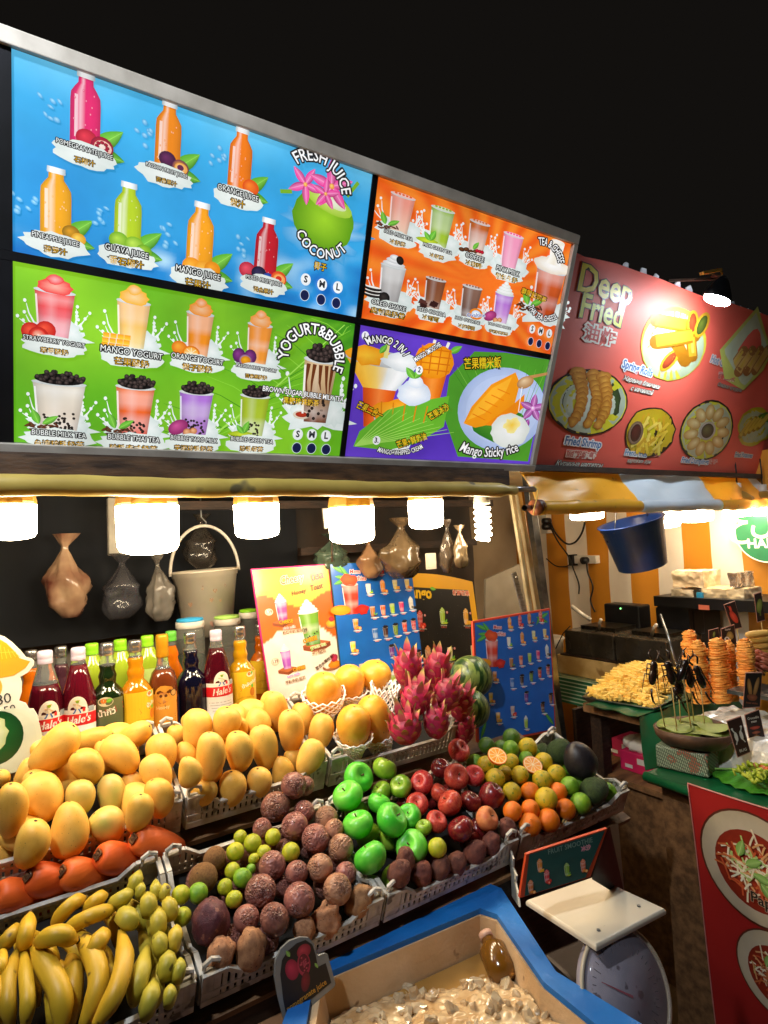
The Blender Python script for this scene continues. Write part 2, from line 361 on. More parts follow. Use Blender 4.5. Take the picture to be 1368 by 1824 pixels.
def art_garnish(p, kind, x=-.32, y=.08):
    if kind == 'straw': 
        for dx, dy in ((0, 0), (.2, .05), (.1, -.06)): p.ell(x+dx, y+dy, .14, .15, '#ff5a3c', '#c3120f', n=14)
        p.ell(x+.1, y-.06, .1, .11, '#ffc5a8', '#ee3322', n=12); p.ell(x+.1, y-.06, .04, .05, '#fff0e0', '#ff9a7a', n=8)
    elif kind == 'mango':
        for j in range(3):
            for k in range(4): p.rect(x-.12+k*.1+j*.01, y-.08+j*.08, x-.03+k*.1+j*.01, y-.005+j*.08, '#ffcf3f', '#f09a12')
    elif kind == 'orange':
        p.ell(x, y+.05, .13, .12, '#ffb13a', '#e56f08', n=16); p.ell(x+.2, y-.02, .15, .13, '#ff9d1e', '#e87a0a', n=18); p.ell(x+.2, y-.02, .12, .1, '#ffd27a', '#ffb03c', n=16)
        for k in range(8): q = k*.785; p.line([(x+.2, y-.02), (x+.2+.11*math.cos(q), y-.02+.09*math.sin(q))], .012, '#fff0c8')
    elif kind == 'passion':
        for dx in (-.03, .18): p.ell(x+dx, y+.08, .12, .14, '#8e3b8d', '#4b1450', n=14)
        p.ell(x+.1, y, .13, .12, '#e9cfe0', '#6c2168', n=16); p.ell(x+.1, y, .095, .085, '#f6b11a', '#cf7a10', n=12)
    elif kind == 'tea':
        for k in range(16): rd = random.Random(k); p.ell(x+rd.uniform(-.14, .3), y-.03+rd.uniform(-.05, .06), .05, .018, '#7d4526', '#3c1c0c', rot=rd.uniform(-60, 60), n=6)
        p.leaf(x+.05, y+.03, .25, .07, 110); p.leaf(x+.1, y+.03, .25, .06, 35)
    elif kind == 'taro':
        p.ell(x+.05, y+.08, .17, .12, '#d7579d', '#8d2464', rot=35, n=14); p.ell(x+.2, y, .07, .07, '#f6c08c', '#c06f3c', n=10); p.ell(x+.3, y+.03, .06, .06, '#f6c08c', '#c06f3c', n=10)
    elif kind == 'matcha':
        p.blob(x+.1, y-.02, .2, .07, '#d7e83e', '#9ab512', .2, 14, 2); p.leaf(x+.15, y, .25, .07, 70); p.leaf(x+.15, y, .2, .06, 130)
    elif kind == 'bean':
        for k in range(4): p.ell(x+k*.1, y-.02+.03*(k % 2), .07, .05, '#7c4a2a', '#3b1d0d', rot=20*k, n=10)
        for k in range(3): p.ell(x+.35+k*.06, y+.05, .045, .045, '#e0243c', '#8f0a1c', n=8)
        p.leaf(x+.25, y+.06, .22, .06, 60)
    elif kind == 'cookie':
        for k in range(3): p.ell(x, y+.02+k*.07, .16, .05, '#3b3330', '#0c0a09', n=14); p.ell(x, y+.045+k*.07, .14, .02, '#f4f0ea', n=12)
        p.ell(x+.22, y+.02, .1, .12, '#3b3330', '#0c0a09', n=14)
    elif kind == 'choc':
        for k in range(5): rd = random.Random(k); X = x+.12+rd.uniform(-.1, .25); Y = y+rd.uniform(-.04, .1); p.poly([(X-.08, Y-.04), (X+.07, Y-.07), (X+.1, Y+.04), (X-.04, Y+.08)], '#5a3028' if k % 2 else '#3a1c18')
    elif kind == 'malt':
        p.ell(x+.5, y+.08, .16, .14, '#ffb43a', '#ef7a0c', n=18); p.ell(x+.5, y+.08, .11, .09, '#ffffff', '#bfe0ff', n=14)
        p.text('Ovaltine', x+.5, y+.05, .13, '#1c3fa8', '#ffffff', .06, rot=12)
def caption(p, y, t, zh, size=.17, w=.62, dark='#1d1a18', bend=0):
    p.blob(0, y-.12, w, .17, '#f4f8f4', '#dfe8e2', .13, 26, seed=len(t), spiky=1.2)
    size = min(size, 1.9*w/(len(t)*.50)); p.text(t, 0, y-.04, size, '#f4f8f4', dark, .13, .0, sx=.78, rot=-2)
    p.text(zh, 0, y-.21, min(.13, size*.95), '#e0aa12', '#1a1203', .09, .0)
# ------------------------------------------------------------------ setting
M_ground = mat('brown_wet_concrete', '#8a6c4c', '#5a4632', .55, 3., .6, 60., rvar=.2)
g = MB(); g.add([(-60, -60, GROUND), (60, -60, GROUND), (60, 60, GROUND), (-60, 60, GROUND)], [(0, 1, 2, 3)]); tag(g.obj('ground', M_ground), kind='structure')
# ------------------------------------------------------------------ materials used all over
M_alu = mat('brushed_aluminium', '#b9b5ab', '#8f8a80', .38, 30., .1, 200, metal=.75, stretch=(1, 8, 8))
M_alud = mat('dull_painted_frame', '#c9c0b4', '#a59c90', .5, 12., .1, 90)
M_steel = mat('grey_steel', '#8d8f90', '#5b5d5f', .3, 20., .1, 80, metal=.9)
M_black = mat('black_plastic', '#16161a', '#0c0c0e', .4, 10.)
M_dark = mat('dark_stained_wood', '#3a2619', '#1c120c', .6, 18., .4, 50, stretch=(1, 6, 6))
M_white = mat('white_plastic', '#dcd8cf', '#c2bdb2', .38, 9., .08, 60, rvar=.1)
M_crate = mat('dirty_white_crate_plastic', '#d3cfc6', '#a39c8f', .45, 26., .12, 90, spots=('#6f675b', 34., .63))
M_brass = mat('gold_ribbed_metal', '#c89c48', '#a87c30', .4, 9., metal=.3)
M_bulb = emis('lit_bulb_glass', BULB_COL, BULB_POWER)
M_bulb2 = emis('lit_bulb_glass_far', (1.0, .80, .54), BULB_POWER*.62)
M_cable = mat('black_cable', '#141312', rough=.5)
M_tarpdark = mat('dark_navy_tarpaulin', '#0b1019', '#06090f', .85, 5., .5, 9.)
M_roof = mat('whitish_canopy_sheet', '#d8ccb8', '#c2b49c', .6, 4.)
M_yel = mat('yellow_vinyl_tarpaulin', '#e8b83c', '#d6a02c', .34, 5., .35, 14., coat=.25, spots=('#8d7a4c', 22., .66))
def translucent(m, w, col):
    N, L = m.node_tree.nodes, m.node_tree.links; B = N['Principled BSDF']; T = N.new('ShaderNodeBsdfTranslucent'); T.inputs[0].default_value = (*lin(col), 1); X = N.new('ShaderNodeMixShader'); X.inputs[0].default_value = w
    L.new(B.outputs[0], X.inputs[1]); L.new(T.outputs[0], X.inputs[2]); L.new(X.outputs[0], N['Material Output'].inputs[0])
translucent(M_yel, .28, '#f8d468')
M_yelold = mat('worn_olive_yellow_tarpaulin', '#d0b45c', '#b09444', .45, 8., .3, 22., spots=('#6c6244', 13., .67))
# ------------------------------------------------------------------ the backlit menu of the juice stall
SP = Plane(onY(22, 790, 1.35), (1, 0, 0), (0, -.328, .945))
def s2(x, y): return SP.to2(x, y)
sign = thing('backlit_menu_sign', 'long backlit menu sign with blue, green, orange and purple drink panels', 'sign', SP(0, -.05, 0))
def quad_px(q): return [tuple(s2(*p)) for p in q]
QB = quad_px([(21, 452), (634, 564), (660, 310), (18, 89)])
QG = quad_px([(28, 794), (608, 812), (631, 575), (23, 470)])
QO = quad_px([(643, 566), (981, 630), (1019, 433), (671, 314)])
QP = quad_px([(615, 813), (940, 823), (981, 639), (641, 580)])
ub, vb = s2(22, 796)[0], min(q[1] for q in QG+QP)
# square the panels up in the plane of the sign
xs0, xs1 = np.mean([QB[0][0], QB[3][0], QG[0][0], QG[3][0]]), np.mean([QB[1][0], QB[2][0], QG[1][0], QG[2][0]])
xt0, xt1 = np.mean([QO[0][0], QO[3][0], QP[0][0], QP[3][0]]), np.mean([QO[1][0], QO[2][0], QP[1][0], QP[2][0]])
yA, yB = np.mean([QG[0][1], QG[1][1], QP[0][1], QP[1][1]]), np.mean([QG[2][1], QG[3][1], QP[2][1], QP[3][1]])
yC, yD = np.mean([QB[0][1], QB[1][1], QO[0][1], QO[1][1]]), np.mean([QB[2][1], QB[3][1], QO[2][1], QO[3][1]])
print('SIGN', xs0, xs1, xt0, xt1, yA, yB, yC, yD)
SL = -.75   # the sign runs on to the left of the picture
def sbox(b, x0, y0, x1, y1, l0, l1, mi=0):
    c = SP((x0+x1)/2, (y0+y1)/2, (l0+l1)/2); b.box(c, (x1-x0, y1-y0, l1-l0), np.array([SP.u, SP.v, SP.n]).T, mi)
fw = .024
b = MB(); sbox(b, SL, yA-fw, xt1+fw*.8, yD+fw*1.05, -.12, -.012); b.obj('sign_box', mat('sign_box_sheet', '#4c4844', '#35322f', .5), sign)
b = MB(); sbox(b, SL, yD+.001, xt1+fw*.8, yD+fw*1.15, -.0115, .012); sbox(b, SL, yA-fw, xt1+fw*.8, yA-.001, -.0115, .012); sbox(b, xt1+.001, yA-.0008, xt1+fw*.8, yD+.0008, -.0115, .0115)
b.obj('sign_frame', M_alud, sign, bevel=.002)
b = MB(); sbox(b, SL+.01, yB, xt1, yC, -.0115, .004); sbox(b, xs1, yC+.0005, xt0, yD, -.0115, .0035); sbox(b, xs1, yA, xt0, yB-.0005, -.0115, .0035); sbox(b, xs0-.026, yC+.0005, xs0, yD, -.0115, .0035); sbox(b, xs0-.026, yA, xs0, yB-.0005, -.0115, .0035)
b.obj('dividing_bar', M_black, sign)
def blend(a, b_, t): return mixc(lin(a), lin(b_), max(0, min(1, t)))
def bg_blue(a, c):
    n_ = vn(a*1.6, c, 3, 1); ice = vn(a*3, c*2, 4.5, 2); k = blend('#1c82cf', '#3fb4ec', .25+.75*c+.5*(n_-.5))
    k = mixc(k, lin('#8bdcf6'), max(0, (c-.8))*2.4*(.6+.4*math.sin(a*14)))  # paler top band: glow of the tubes behind, put into the print colour
    w = max(0, 1-abs(c-.06-.1*a)/(.12+.28*max(0, a-.3))) if a > .2 else max(0, 1-c/.15)*.5
    k = mixc(k, lin('#0b57b3') if ice < .5 else lin('#bfe8fb'), w*abs(ice-.5)*3.4)
    return mixc(k, (0, 0, 0), 0)
def bg_green(a, c):
    k = blend('#4fa818', '#8ed02a', .5+1.3*(vn(a*2, c, 2.2, 3)-.5)+.25*(c-.5)); k = mixc(k, lin('#b8ee2e'), max(0, .5-abs(a-.62)*3-c*1.4)+max(0, .25-abs(a-.15)*1.2-(1-c)))
    if a > .55: k = mixc(k, lin('#2c7f1c'), min(1, (a-.5)*2.3)*max(0, c-.15)*(.55+.45*abs(math.sin((a*1.3-c)*26))))
    return k
def bg_orange(a, c):
    q = math.atan2(c-.45, (a-.55)*1.6); return blend('#ee5a14', '#fb8a2b', .5+.5*math.sin(q*26)*min(1, math.hypot(a-.55, c-.45)*2)+.25*(c-.5))
def bg_purple(a, c): return blend('#4a2aa8', '#6b43cf', vn(a, c, 3, 5)+.2*(1-c))
panels = []
for nm, x0, x1, y0, y1, fn, nx, ny, lab in (('menu_panel', xs0, xs1, yC, yD, bg_blue, 90, 44, 'blue fresh juice panel'), ('menu_panel', xs0, xs1, yA, yB, bg_green, 90, 40, 'green yogurt and bubble tea panel'), ('menu_panel', xt0, xt1, yC, yD, bg_orange, 80, 50, 'orange milk tea panel'), ('menu_panel', xt0, xt1, yA, yB, bg_purple, 40, 30, 'purple mango panel')):
    p = Print(SP, .0); p.grid(x0, y0, x1, y1, nx, ny, fn); o = p.obj(nm, PM_BACK, sign); o['label'] = lab; panels.append(o)
for y0, y1, c, lab in ((yC, yD, '#b01234', 'red panel at the cut off left end'), (yA, yB, '#1436b8', 'dark blue panel at the cut off left end')):
    p = Print(SP, .0); p.rect(SL+.02, y0, xs0-.026, y1, c, c); o = p.obj('menu_panel', PM_BACK, sign); o['label'] = lab
AX = [1.06, 1.08, 1.42, 1.36]
def sitem(panel, top, bot, fn, name='printed_drink', grow=1.0):
    b_, t_ = s2(*bot), s2(*top); p = Print(SP, .0012); p.sub(b_[0], b_[1], (t_[1]-b_[1])*grow, 0, AX[panels.index(panel)]); fn(p); return p.obj(name, PM_BACK, panel)
PB, PG, PO, PP = panels
pv_ = Print(SP, .0006)   # the big printed leaf with its veins on the green panel
wg, hg = xs1-xs0, yB-yA; g0 = np.array([xs0, yA]); G_ = lambda u, v: tuple(g0+np.array([u*wg, v*hg]))
for k in range(15):
    u = .50+.035*k; v = .02+.068*k; 
    for s_ in (-1, 1):
        q0 = (u, min(.98, v)); q1 = (min(.985, max(.3, u+s_*(.20-.006*k))), min(.985, v+.16+.02*s_)); pv_.line([G_(*q0), G_((q0[0]+q1[0])/2, (q0[1]+q1[1])/2+.02), G_(*q1)], .0022, '#8ed040' if k % 2 else '#3f8a1c', .0007)
pv_.line([G_(.48, .0), G_(.72, .45), G_(.96, .98)], .005, '#a4de58', .002); pv_.obj('printed_leaf', PM_BACK, PG)
R_ = '#c01b3c'
def juice(top, bot, c, fruit, t, zh, w=.36):
    def fn(p):
        art_bottle(p, c, w+.03, fruit); caption(p, .02, t, zh, .13, .42)
    sitem(PB, top, bot, fn)
juice((134, 122), (151, 264), '#e0246a', [(.02, .13, .14, '#e8384c', '#b31430', ''), (.22, .08, .15, '#d02440', '#8c1030', 'seeds')], 'POMEGRANATE JUICE', '石榴汁', .35)
juice((283, 174), (297, 302), '#f08a12', [(.0, .15, .13, '#6d2a5e', '#3c1236', ''), (.2, .08, .13, '#efa030', '#67264e', 'cut')], 'PASSION FRUIT JUICE', '百香果汁', .35)
juice((410, 220), (424, 342), '#f27c12', [(.2, .12, .14, '#ff8a2a', '#e04a10', '')], 'ORANGE JUICE', '橙汁', .35)
juice((90, 296), (99, 424), '#f5ab1c', [(.2, .12, .12, '#e5a21e', '#8f6a10', ''), (.3, .05, .1, '#ffd95a', '#e09a14', '')], 'PINEAPPLE JUICE', '菠萝汁', .37)
juice((218, 322), (226, 446), '#b5cf24', [(-.12, .12, .14, '#b6dd4c', '#6ea81c', ''), (.1, .1, .14, '#c0e458', '#79b022', ''), (.24, .03, .12, '#a9d53e', '#6aa51a', '')], 'GUAVA JUICE', '番石榴汁', .35)
juice((347, 357), (353, 484), '#f8a41c', [(-.1, .06, .14, '#ffb63a', '#ee9010', ''), (.08, .04, .15, '#ffbe48', '#f09a18', ''), (.2, .08, .12, '#ffa828', '#e88a0c', '')], 'MANGO JUICE', '芒果汁', .35)
juice((465, 385), (470, 498), '#c81c2c', [(-.3, .1, .14, '#f0566a', '#b81c34', ''), (-.1, .08, .13, '#38305a', '#191430', ''), (.06, .03, .1, '#3c66c8', '#1c3a8a', ''), (.25, .06, .14, '#ff9a3c', '#e0301c', 'cut')], 'MIXED FRUIT JUICE', '混合果汁', .36)
def coconut(p):
    p.blob(0, .2, .62, .36, '#bfe6fa', '#3aa0dd', .3, 30, 4, 1.5)
    p.blob(.0, .36, .46, .40, '#a4d92c', '#5c9a12', .04, 30, 2, 1); p.ell(.06, .6, .36, .13, '#d9f07a', '#a6cf3a', rot=-12); p.ell(.1, .62, .22, .07, '#fbfff0', '#dbe8b0', rot=-12)
    for cx, cy, r in ((-.32, .74, .19), (.06, .82, .25), (-.02, .7, .16)):
        for k in range(5):
            a = k*72+20+cx*90; p.leaf(cx, cy, r*1.35, r*.34, a, '#f02a9a', '#ffb0de')
        p.ell(cx, cy, r*.16, r*.16, '#ffe27a', '#f08a3a', n=8)
    p.line([(.3, .75), (.45, .98)], .05, '#7fb82a'); p.line([(-.5, .6), (-.66, .56)], .05, '#7fb82a')
sitem(PB, (570, 300), (572, 440), coconut, 'printed_coconut')
def txt(panel, x, y, t, px, rot=0, arc=None, zh=None, name='printed_lettering', col='#ffffff', out='#232020', **kw):
    a = s2(x, y); b_ = s2(x, y-10); k = (b_[1]-a[1])/10; p = Print(SP, .005); p.sub(a[0], a[1], px*k, 0, AX[panels.index(panel)]); p.text(t, 0, 0, 1, col, out, .11, .01, rot=rot, arc=arc, sx=kw.get('sx', .85)); return p.obj(name, PM_BACK, panel)
txt(PB, 581, 288, 'FRESH JUICE', 31, arc=2.2, rot=-16); txt(PB, 568, 452, 'COCONUT', 26, arc=-2.0, rot=-5); txt(PB, 569, 476, '椰子', 15, col='#e8b820', out='#2a1c05')
def sml(panel, pts, dots, r):
    p = Print(SP, .005)
    for t, (x, y), (dx, dy) in zip('SML', pts, dots):
        a = s2(x, y); k = (s2(x, y-10)[1]-a[1])/10; d = s2(dx, dy); p.sub(0, 0, 1)
        p.ell(a[0], a[1], r*k*1.05, r*k*1.1, '#ffffff', '#e8eef0'); p.text(t, a[0], a[1], r*k*1.7, '#22252b', None, .0, .035)
        p.ell(d[0], d[1], r*k, r*k*1.05, '#dfeaf2'); p.ell(d[0], d[1], r*k*.9, r*k*.95, '#101a44', '#141c4c')
    p.obj('printed_size_mark', PM_BACK, panel)
sml(PB, [(543, 498), (572, 507), (600, 512)], [(541, 526), (570, 534), (597, 540)], 10)
def cupitem(panel, top_, bot_, t, zh, garnish=None, size=.17, cap=True, splash=.44, **kw):
    def fn(p):
        art_splash(p, .08, splash); art_cup(p, **kw)
        if garnish: art_garnish(p, garnish)
        if cap: caption(p, -.0, t, zh, size*.85, .36 if panel is PO else .47)
    return sitem(panel, top_, bot_, fn)
cupitem(PG, (93, 494), (97, 604), 'STRAWBERRY YOGURT', '草莓酸奶', 'straw', c='#e93a3a', c2='#f7a6b4', w=.56, top='mound', lid='#dfe8f4')
cupitem(PG, (231, 512), (235, 624), 'MANGO YOGURT', '芒果酸奶', 'mango', c='#f7b52c', c2='#f6e3a4', w=.48, top='mound')
cupitem(PG, (348, 535), (352, 636), 'ORANGE YOGURT', '橙子酸奶', 'orange', c='#f7941e', c2='#f7941e', w=.46, top='mound')
cupitem(PG, (454, 556), (457, 652), 'PASSION FRUIT YOGURT', '百香果酸奶', 'passion', c='#f89a3a', c2='#f59a30', w=.46, top='mound')
cupitem(PG, (101, 657), (105, 768), 'BUBBLE MILK TEA', '台湾珍珠奶茶', 'tea', c='#e9e0d0', c2='#e6d2bd', w=.7, top='pearl', pearls=12)
cupitem(PG, (233, 664), (238, 776), 'BUBBLE THAI TEA', '珍珠泰式奶茶', 'tea', c='#f2701a', c2='#e2431a', w=.54, top='pearl', pearls=9)
cupitem(PG, (344, 676), (345, 778), 'BUBBLE TARO MILK', '芋泥珍珠奶茶', 'taro', c='#b277d8', c2='#b487c8', w=.54, top='pearl', pearls=10)
cupitem(PG, (447, 683), (448, 780), 'BUBBLE GREEN TEA', '珍珠绿茶', 'matcha', c='#a5bc2a', c2='#b6cc3c', w=.52, top='pearl', pearls=6)
cupitem(PG, (559, 607), (560, 752), '', '', None, c='#d9b98a', c2='#7a3c18', w=.43, top='pearl', pearls=4, swirl='#6b3413', cap=False)
def plate(p):
    p.ell(0, .5, .9, .45, '#f4f2ea', '#cfcabc'); p.ell(0, .52, .72, .32, '#1d1715', '#2c2522'); rd = random.Random(2)
    for k in range(26): p.ell(rd.uniform(-.6, .6), .52+rd.uniform(-.22, .22), .1, .07, '#4d423d', '#0d0a09', n=7)
    p.ell(-1.2, .35, .5, .25, '#f2e6d8', '#d0c0a8'); p.ell(-1.2, .37, .36, .16, '#c0391f', '#9a2a14')
sitem(PG, (570, 722), (570, 752), plate, 'printed_plate')
txt(PG, 565, 588, 'YOGURT&BUBBLE', 28, arc=1.9, rot=-6); txt(PG, 541, 702, 'BROWN SUGAR BUBBLE MILK TEA', 13, rot=-2, sx=.75); txt(PG, 535, 716, '黑糖珍珠奶茶', 13, col='#e8b820', out='#2a1c05')
sml(PG, [(529, 773), (554, 774), (579, 776)], [(527, 797), (553, 798), (579, 800)], 9.5)
for top, bot, t, zh, gk, kw in (((713, 328), (709, 416), 'ICED MILK TEA', '冰奶茶', 'tea', dict(c='#f2611c', c2='#f3c39c')), ((785, 352), (779, 440), 'MILK GREEN TEA', '冰绿茶', 'matcha', dict(c='#8fb52a', c2='#a9c63a')), ((851, 378), (845, 456), 'COFFEE', '冰咖啡', 'bean', dict(c='#cf6a2a', c2='#efe2d2')), ((912, 400), (904, 480), 'PINK MILK', '粉红牛奶', None, dict(c='#f25aa0', c2='#f080ae')),
        ((700, 455), (692, 541), 'OREO SHAKE', '奥利奥奶昔', 'cookie', dict(c='#c7c3c0', c2='#a9a6a6', top='cookie')), ((772, 480), (768, 553), 'ICED COCOA', '冰可可', 'choc', dict(c='#8a4f32', c2='#a06a48')), ((838, 494), (832, 568), 'ICED OVALTINE', '冰阿华田', 'malt', dict(c='#8a6656', c2='#6f5146')), ((897, 507), (889, 578), 'TARO MILK CHEESE', '芋泥奶茶起司', 'taro', dict(c='#b06ad0', c2='#d9a8dc', top='cream'))):
    cupitem(PO, top, bot, t, zh, gk, .19, w=.46, splash=.46, **kw)
def cheese(p):
    art_splash(p, .06, .42); art_cup(p, '#d8602a', '#c04818', w=.5, top='cream', lid='#f4efe4')
    p.blob(.0, .86, .33, .12, '#ffffff', '#e9dcc8', .1, 20, 3); p.strip([(.88, -.12, .14), (1.0, -.08, .12), (1.25, -.1, .14)], ['#fffdf6', '#f2e9d8', '#ffffff']); p.ell(.02, 1.25, .12, .04, '#fff'+'fff', '#f0e6d4'); art_garnish(p, 'tea', -.35, .12)
sitem(PO, (974, 455), (966, 566), cheese)
txt(PO, 984, 441, 'TEA & CHEESE', 20, arc=1.9, rot=-26, sx=.5); txt(PO, 962, 566, 'THAI TEA CHEESE', 15, arc=-2.2, rot=-8, sx=.52); txt(PO, 949, 527, '泰國起司茶', 12, col='#e8b820', out='#2a1c05', rot=-8)
sml(PO, [(946, 586), (961, 590), (976, 594)], [(943, 608), (958, 612), (973, 616)], 7.5)
# purple panel art
pz = Print(SP, .0008)
pts = [s2(*q) for q in ((815, 813), (790, 740), (800, 672), (845, 626), (900, 628), (981, 641), (940, 822))]
pz.poly([tuple(np.clip(q, [xt0, yA], [xt1, yB])) for q in pts], '#4f9a2a')
for k in range(14):
    a_, b_ = s2(905, 812), s2(800+14*k, 650+(k % 3)*4); pz.line([tuple(a_), tuple(np.clip(b_, [xt0, yA], [xt1-.004, yB-.004]))], .004, '#86c94e' if k % 2 else '#3a7f20', .001)
pts = [s2(*q) for q in ((629, 795), (640, 768), (690, 730), (740, 716), (800, 705), (790, 760), (740, 790), (690, 802))]
pz.poly([tuple(q) for q in pts], '#69b52e'); a_ = s2(632, 794)
for k in range(10): pz.line([tuple(a_), tuple(s2(700+12*k, 725+5*k))], .003, '#a8de62', .001)
pz.obj('printed_leaf', PM_BACK, PP)
def plate2(p):
    p.ell(0, .5, .53, .5, '#dfe9fb', '#a9bde8', n=36, hx=0, hy=0); p.ell(0, .5, .44, .41, '#cddcf8', '#bccdf2', n=32, hx=0, hy=0); p.blob(-.05, .35, .33, .22, '#5aa030', '#2f7a1e', .15, 20, 3)
    p.poly([(-.44, .3), (-.38, .5), (-.2, .78), (.06, .96), (.14, .84), (.12, .6), (-.12, .32), (-.3, .26)], '#f79a14'); p.poly([(-.40, .34), (-.34, .5), (-.18, .74), (.03, .9), (-.02, .7), (-.22, .44)], '#ffb52c')
    p.poly([(-.2, .3), (.12, .6), (.22, .72), (.24, .56), (.02, .3)], '#f58c10')
    for k in range(5): t = k/5; p.line([(-.36+.3*t, .42+.4*t), (-.2+.3*t, .36+.42*t)], .012, '#e8820c')
    for k in range(5):
        a = 90+72*k; p.leaf(.36, .56, .18, .055, a, '#a01a9a', '#f0b8ee')
    p.ell(.36, .56, .035, .035, '#fff'+'0ff', '#d060c8', n=8); p.leaf(.33, .42, .15, .05, 250, '#8a148a', '#e090de')
    p.blob(.12, .26, .24, .21, '#ffffff', '#dfe4dc', .07, 26, 4, 1); p.blob(.13, .33, .1, .09, '#ffd23c', '#fff0a0', .4, 16, 7)
    p.line([(.22, .92), (.5, 1.02)], .04, '#c08a52', .03); p.ell(.2, .86, .11, .07, '#e6c9a0', '#b07a44', rot=30); p.line([(.17, .8), (.18, .5)], .008, '#ffffff')
sitem(PP, (888, 652), (884, 803), plate2, 'printed_plate', 1.0)
def bowlcup(p):
    p.strip([(0, -.13, .13), (.5, -.19, .19)], ['#c8440f', '#f0651a', '#ff8a3c', '#f26a1c', '#cf4a10']); p.strip([(.5, -.19, .19), (.88, -.42, .42)], ['#f2ae2e', '#ffc94a', '#ffd870', '#eef0ee', '#ffffff', '#cfd8dc'])
    p.ell(0, .88, .44, .1, '#eceae2', '#b8bcc0'); p.blob(-.18, .9, .22, .13, '#ffc636', '#f29a14', .25, 14, 2); p.blob(.2, .88, .2, .12, '#ffffff', '#dbe2e6', .2, 14, 3); p.line([(.02, .9), (.03, 1.15)], .05, '#e8e08c'); p.leaf(-.05, .95, .14, .04, 60)
sitem(PP, (678, 622), (667, 761), bowlcup)
def smooth(p):
    p.strip([(0, -.13, .13), (.62, -.2, .2)], ['#cf5a10', '#f07a1a', '#ff9a3a', '#f07e1c', '#cf5c10']); p.line([(.1, .8), (.16, 1.05)], .04, '#f4f0e0'); p.line([(-.06, .8), (-.04, 1.05)], .04, '#f4f0e0'); p.leaf(.2, .9, .2, .06, 40)
    p.blob(0, .74, .27, .26, '#ffb524', '#ee8c0c', .08, 22, 5, 1)
    for k in range(4): p.line([((k-1.5)*.12, .55), ((k-1.5)*.13, .95)], .02, '#d8740a'); p.line([(-.22, .6+.1*k), (.22, .62+.1*k)], .02, '#d8740a')
sitem(PP, (776, 612), (761, 731), smooth)
def creamcup(p):
    p.strip([(0, -.1, .1), (.4, -.2, .2)], ['#bfc8d8', '#f4f6fa', '#ffffff', '#e6ebf4']); p.strip([(.18, -.15, .15), (.3, -.18, .18)], ['#e86a14', '#ff8c2c', '#e86a14']); p.ell(0, .42, .32, .16, '#ffffff', '#cfd8e8')
    p.blob(.0, .5, .36, .17, '#ffc03a', '#f0940e', .14, 20, 5); 
    for k in range(5): p.line([((k-2)*.12, .4), ((k-2)*.13, .62)], .015, '#d8800c')
    p.blob(.08, .76, .19, .16, '#ffffff', '#cfdcee', .12, 18, 8, 1); p.blob(.08, .9, .09, .08, '#ffffff', '#dbe6f4', .1, 10, 3); p.leaf(.06, .94, .16, .05, 60); p.leaf(.06, .94, .16, .05, 130)
sitem(PP, (727, 664), (709, 806), creamcup)
txt(PP, 692, 608, 'MANGO 2 IN 1', 19, arc=2.6, rot=-10, sx=.62); txt(PP, 760, 627, 'MANGO SMOOTHIE', 12, rot=42, sx=.5); txt(PP, 657, 731, '芒果二合一', 15, rot=-22, sx=.6, col='#eec322', out='#2a1c05'); txt(PP, 780, 734, '芒果冰沙', 15, rot=38, sx=.65, col='#eec322', out='#2a1c05')
txt(PP, 732, 785, '芒果+鮮奶油', 15, rot=24, sx=.6, col='#eec322', out='#2a1c05'); txt(PP, 712, 806, 'MANGO+WHIPPED CREAM', 12, arc=-6, rot=8, sx=.5); txt(PP, 858, 648, '芒果糯米飯', 22, rot=12, col='#f2c81e', out='#2a1c05', sx=.62); txt(PP, 870, 806, 'Mango Sticky rice', 24, arc=-5, rot=3, sx=.60)
for t, x, y in (('1.', 649, 598), ('2', 745, 659), ('3.', 669, 784)):
    p = Print(SP, .005); a = s2(x, y); k = (s2(x, y-10)[1]-a[1])/10; p.ell(a[0], a[1], 8*k, 8*k, '#f4f6fa'); p.text(t, a[0], a[1], 13*k, '#22252b', None, 0, .03); p.obj('printed_number', PM_BACK, PP)
# ------------------------------------------------------------------ canopy and roll-up tarpaulin of the juice stall
t = thing('rolled_tarpaulin', 'rolled olive yellow tarpaulin on a steel pipe under the backlit sign', 'awning', (0, 1.28, .137))
rd = random.Random(3); b = MB(); b.tube([(x, 1.28+.0012*math.sin(x*9), .137+.0016*math.sin(x*13)) for x in np.linspace(-.6, 1.32, 60)], [.0205+.0009*math.sin(i*1.7)+(0 if i < 58 else -.006) for i in range(60)], 18); b.obj('tarpaulin_roll', M_yelold, t)
b = MB(); b.tube([(1.25, 1.28, .14), (1.405, 1.28, .14)], .0085, 14); b.obj('pipe_end', M_steel, t)
b = MB(); b.tube([(1.392, 1.272, .15), (1.402, 1.262, .135), (1.39, 1.26, .11), (1.378, 1.262, .08), (1.382, 1.27, .06)], .0016, 6); b.obj('tie_wire', M_yelold, t)
b = MB(); b.box((.36, 1.33, .178), (1.95, .03, .045)); b.box((.36, 1.36, .205), (1.95, .05, .006)); tag(b.obj('canopy_beam', mat('brown_rusty_beam', '#5c4634', '#2b201a', .55, 12, .3, 50, stretch=(1, 4, 4))), 'dark brown beam along the stall front beneath the backlit sign', 'beam')
b = MB(); b.box((.36, 1.95, .30), (1.95, 1.1, .012)); tag(b.obj('stall_roof', M_roof), 'pale canopy sheet roofing the juice stall behind the sign', 'roof')
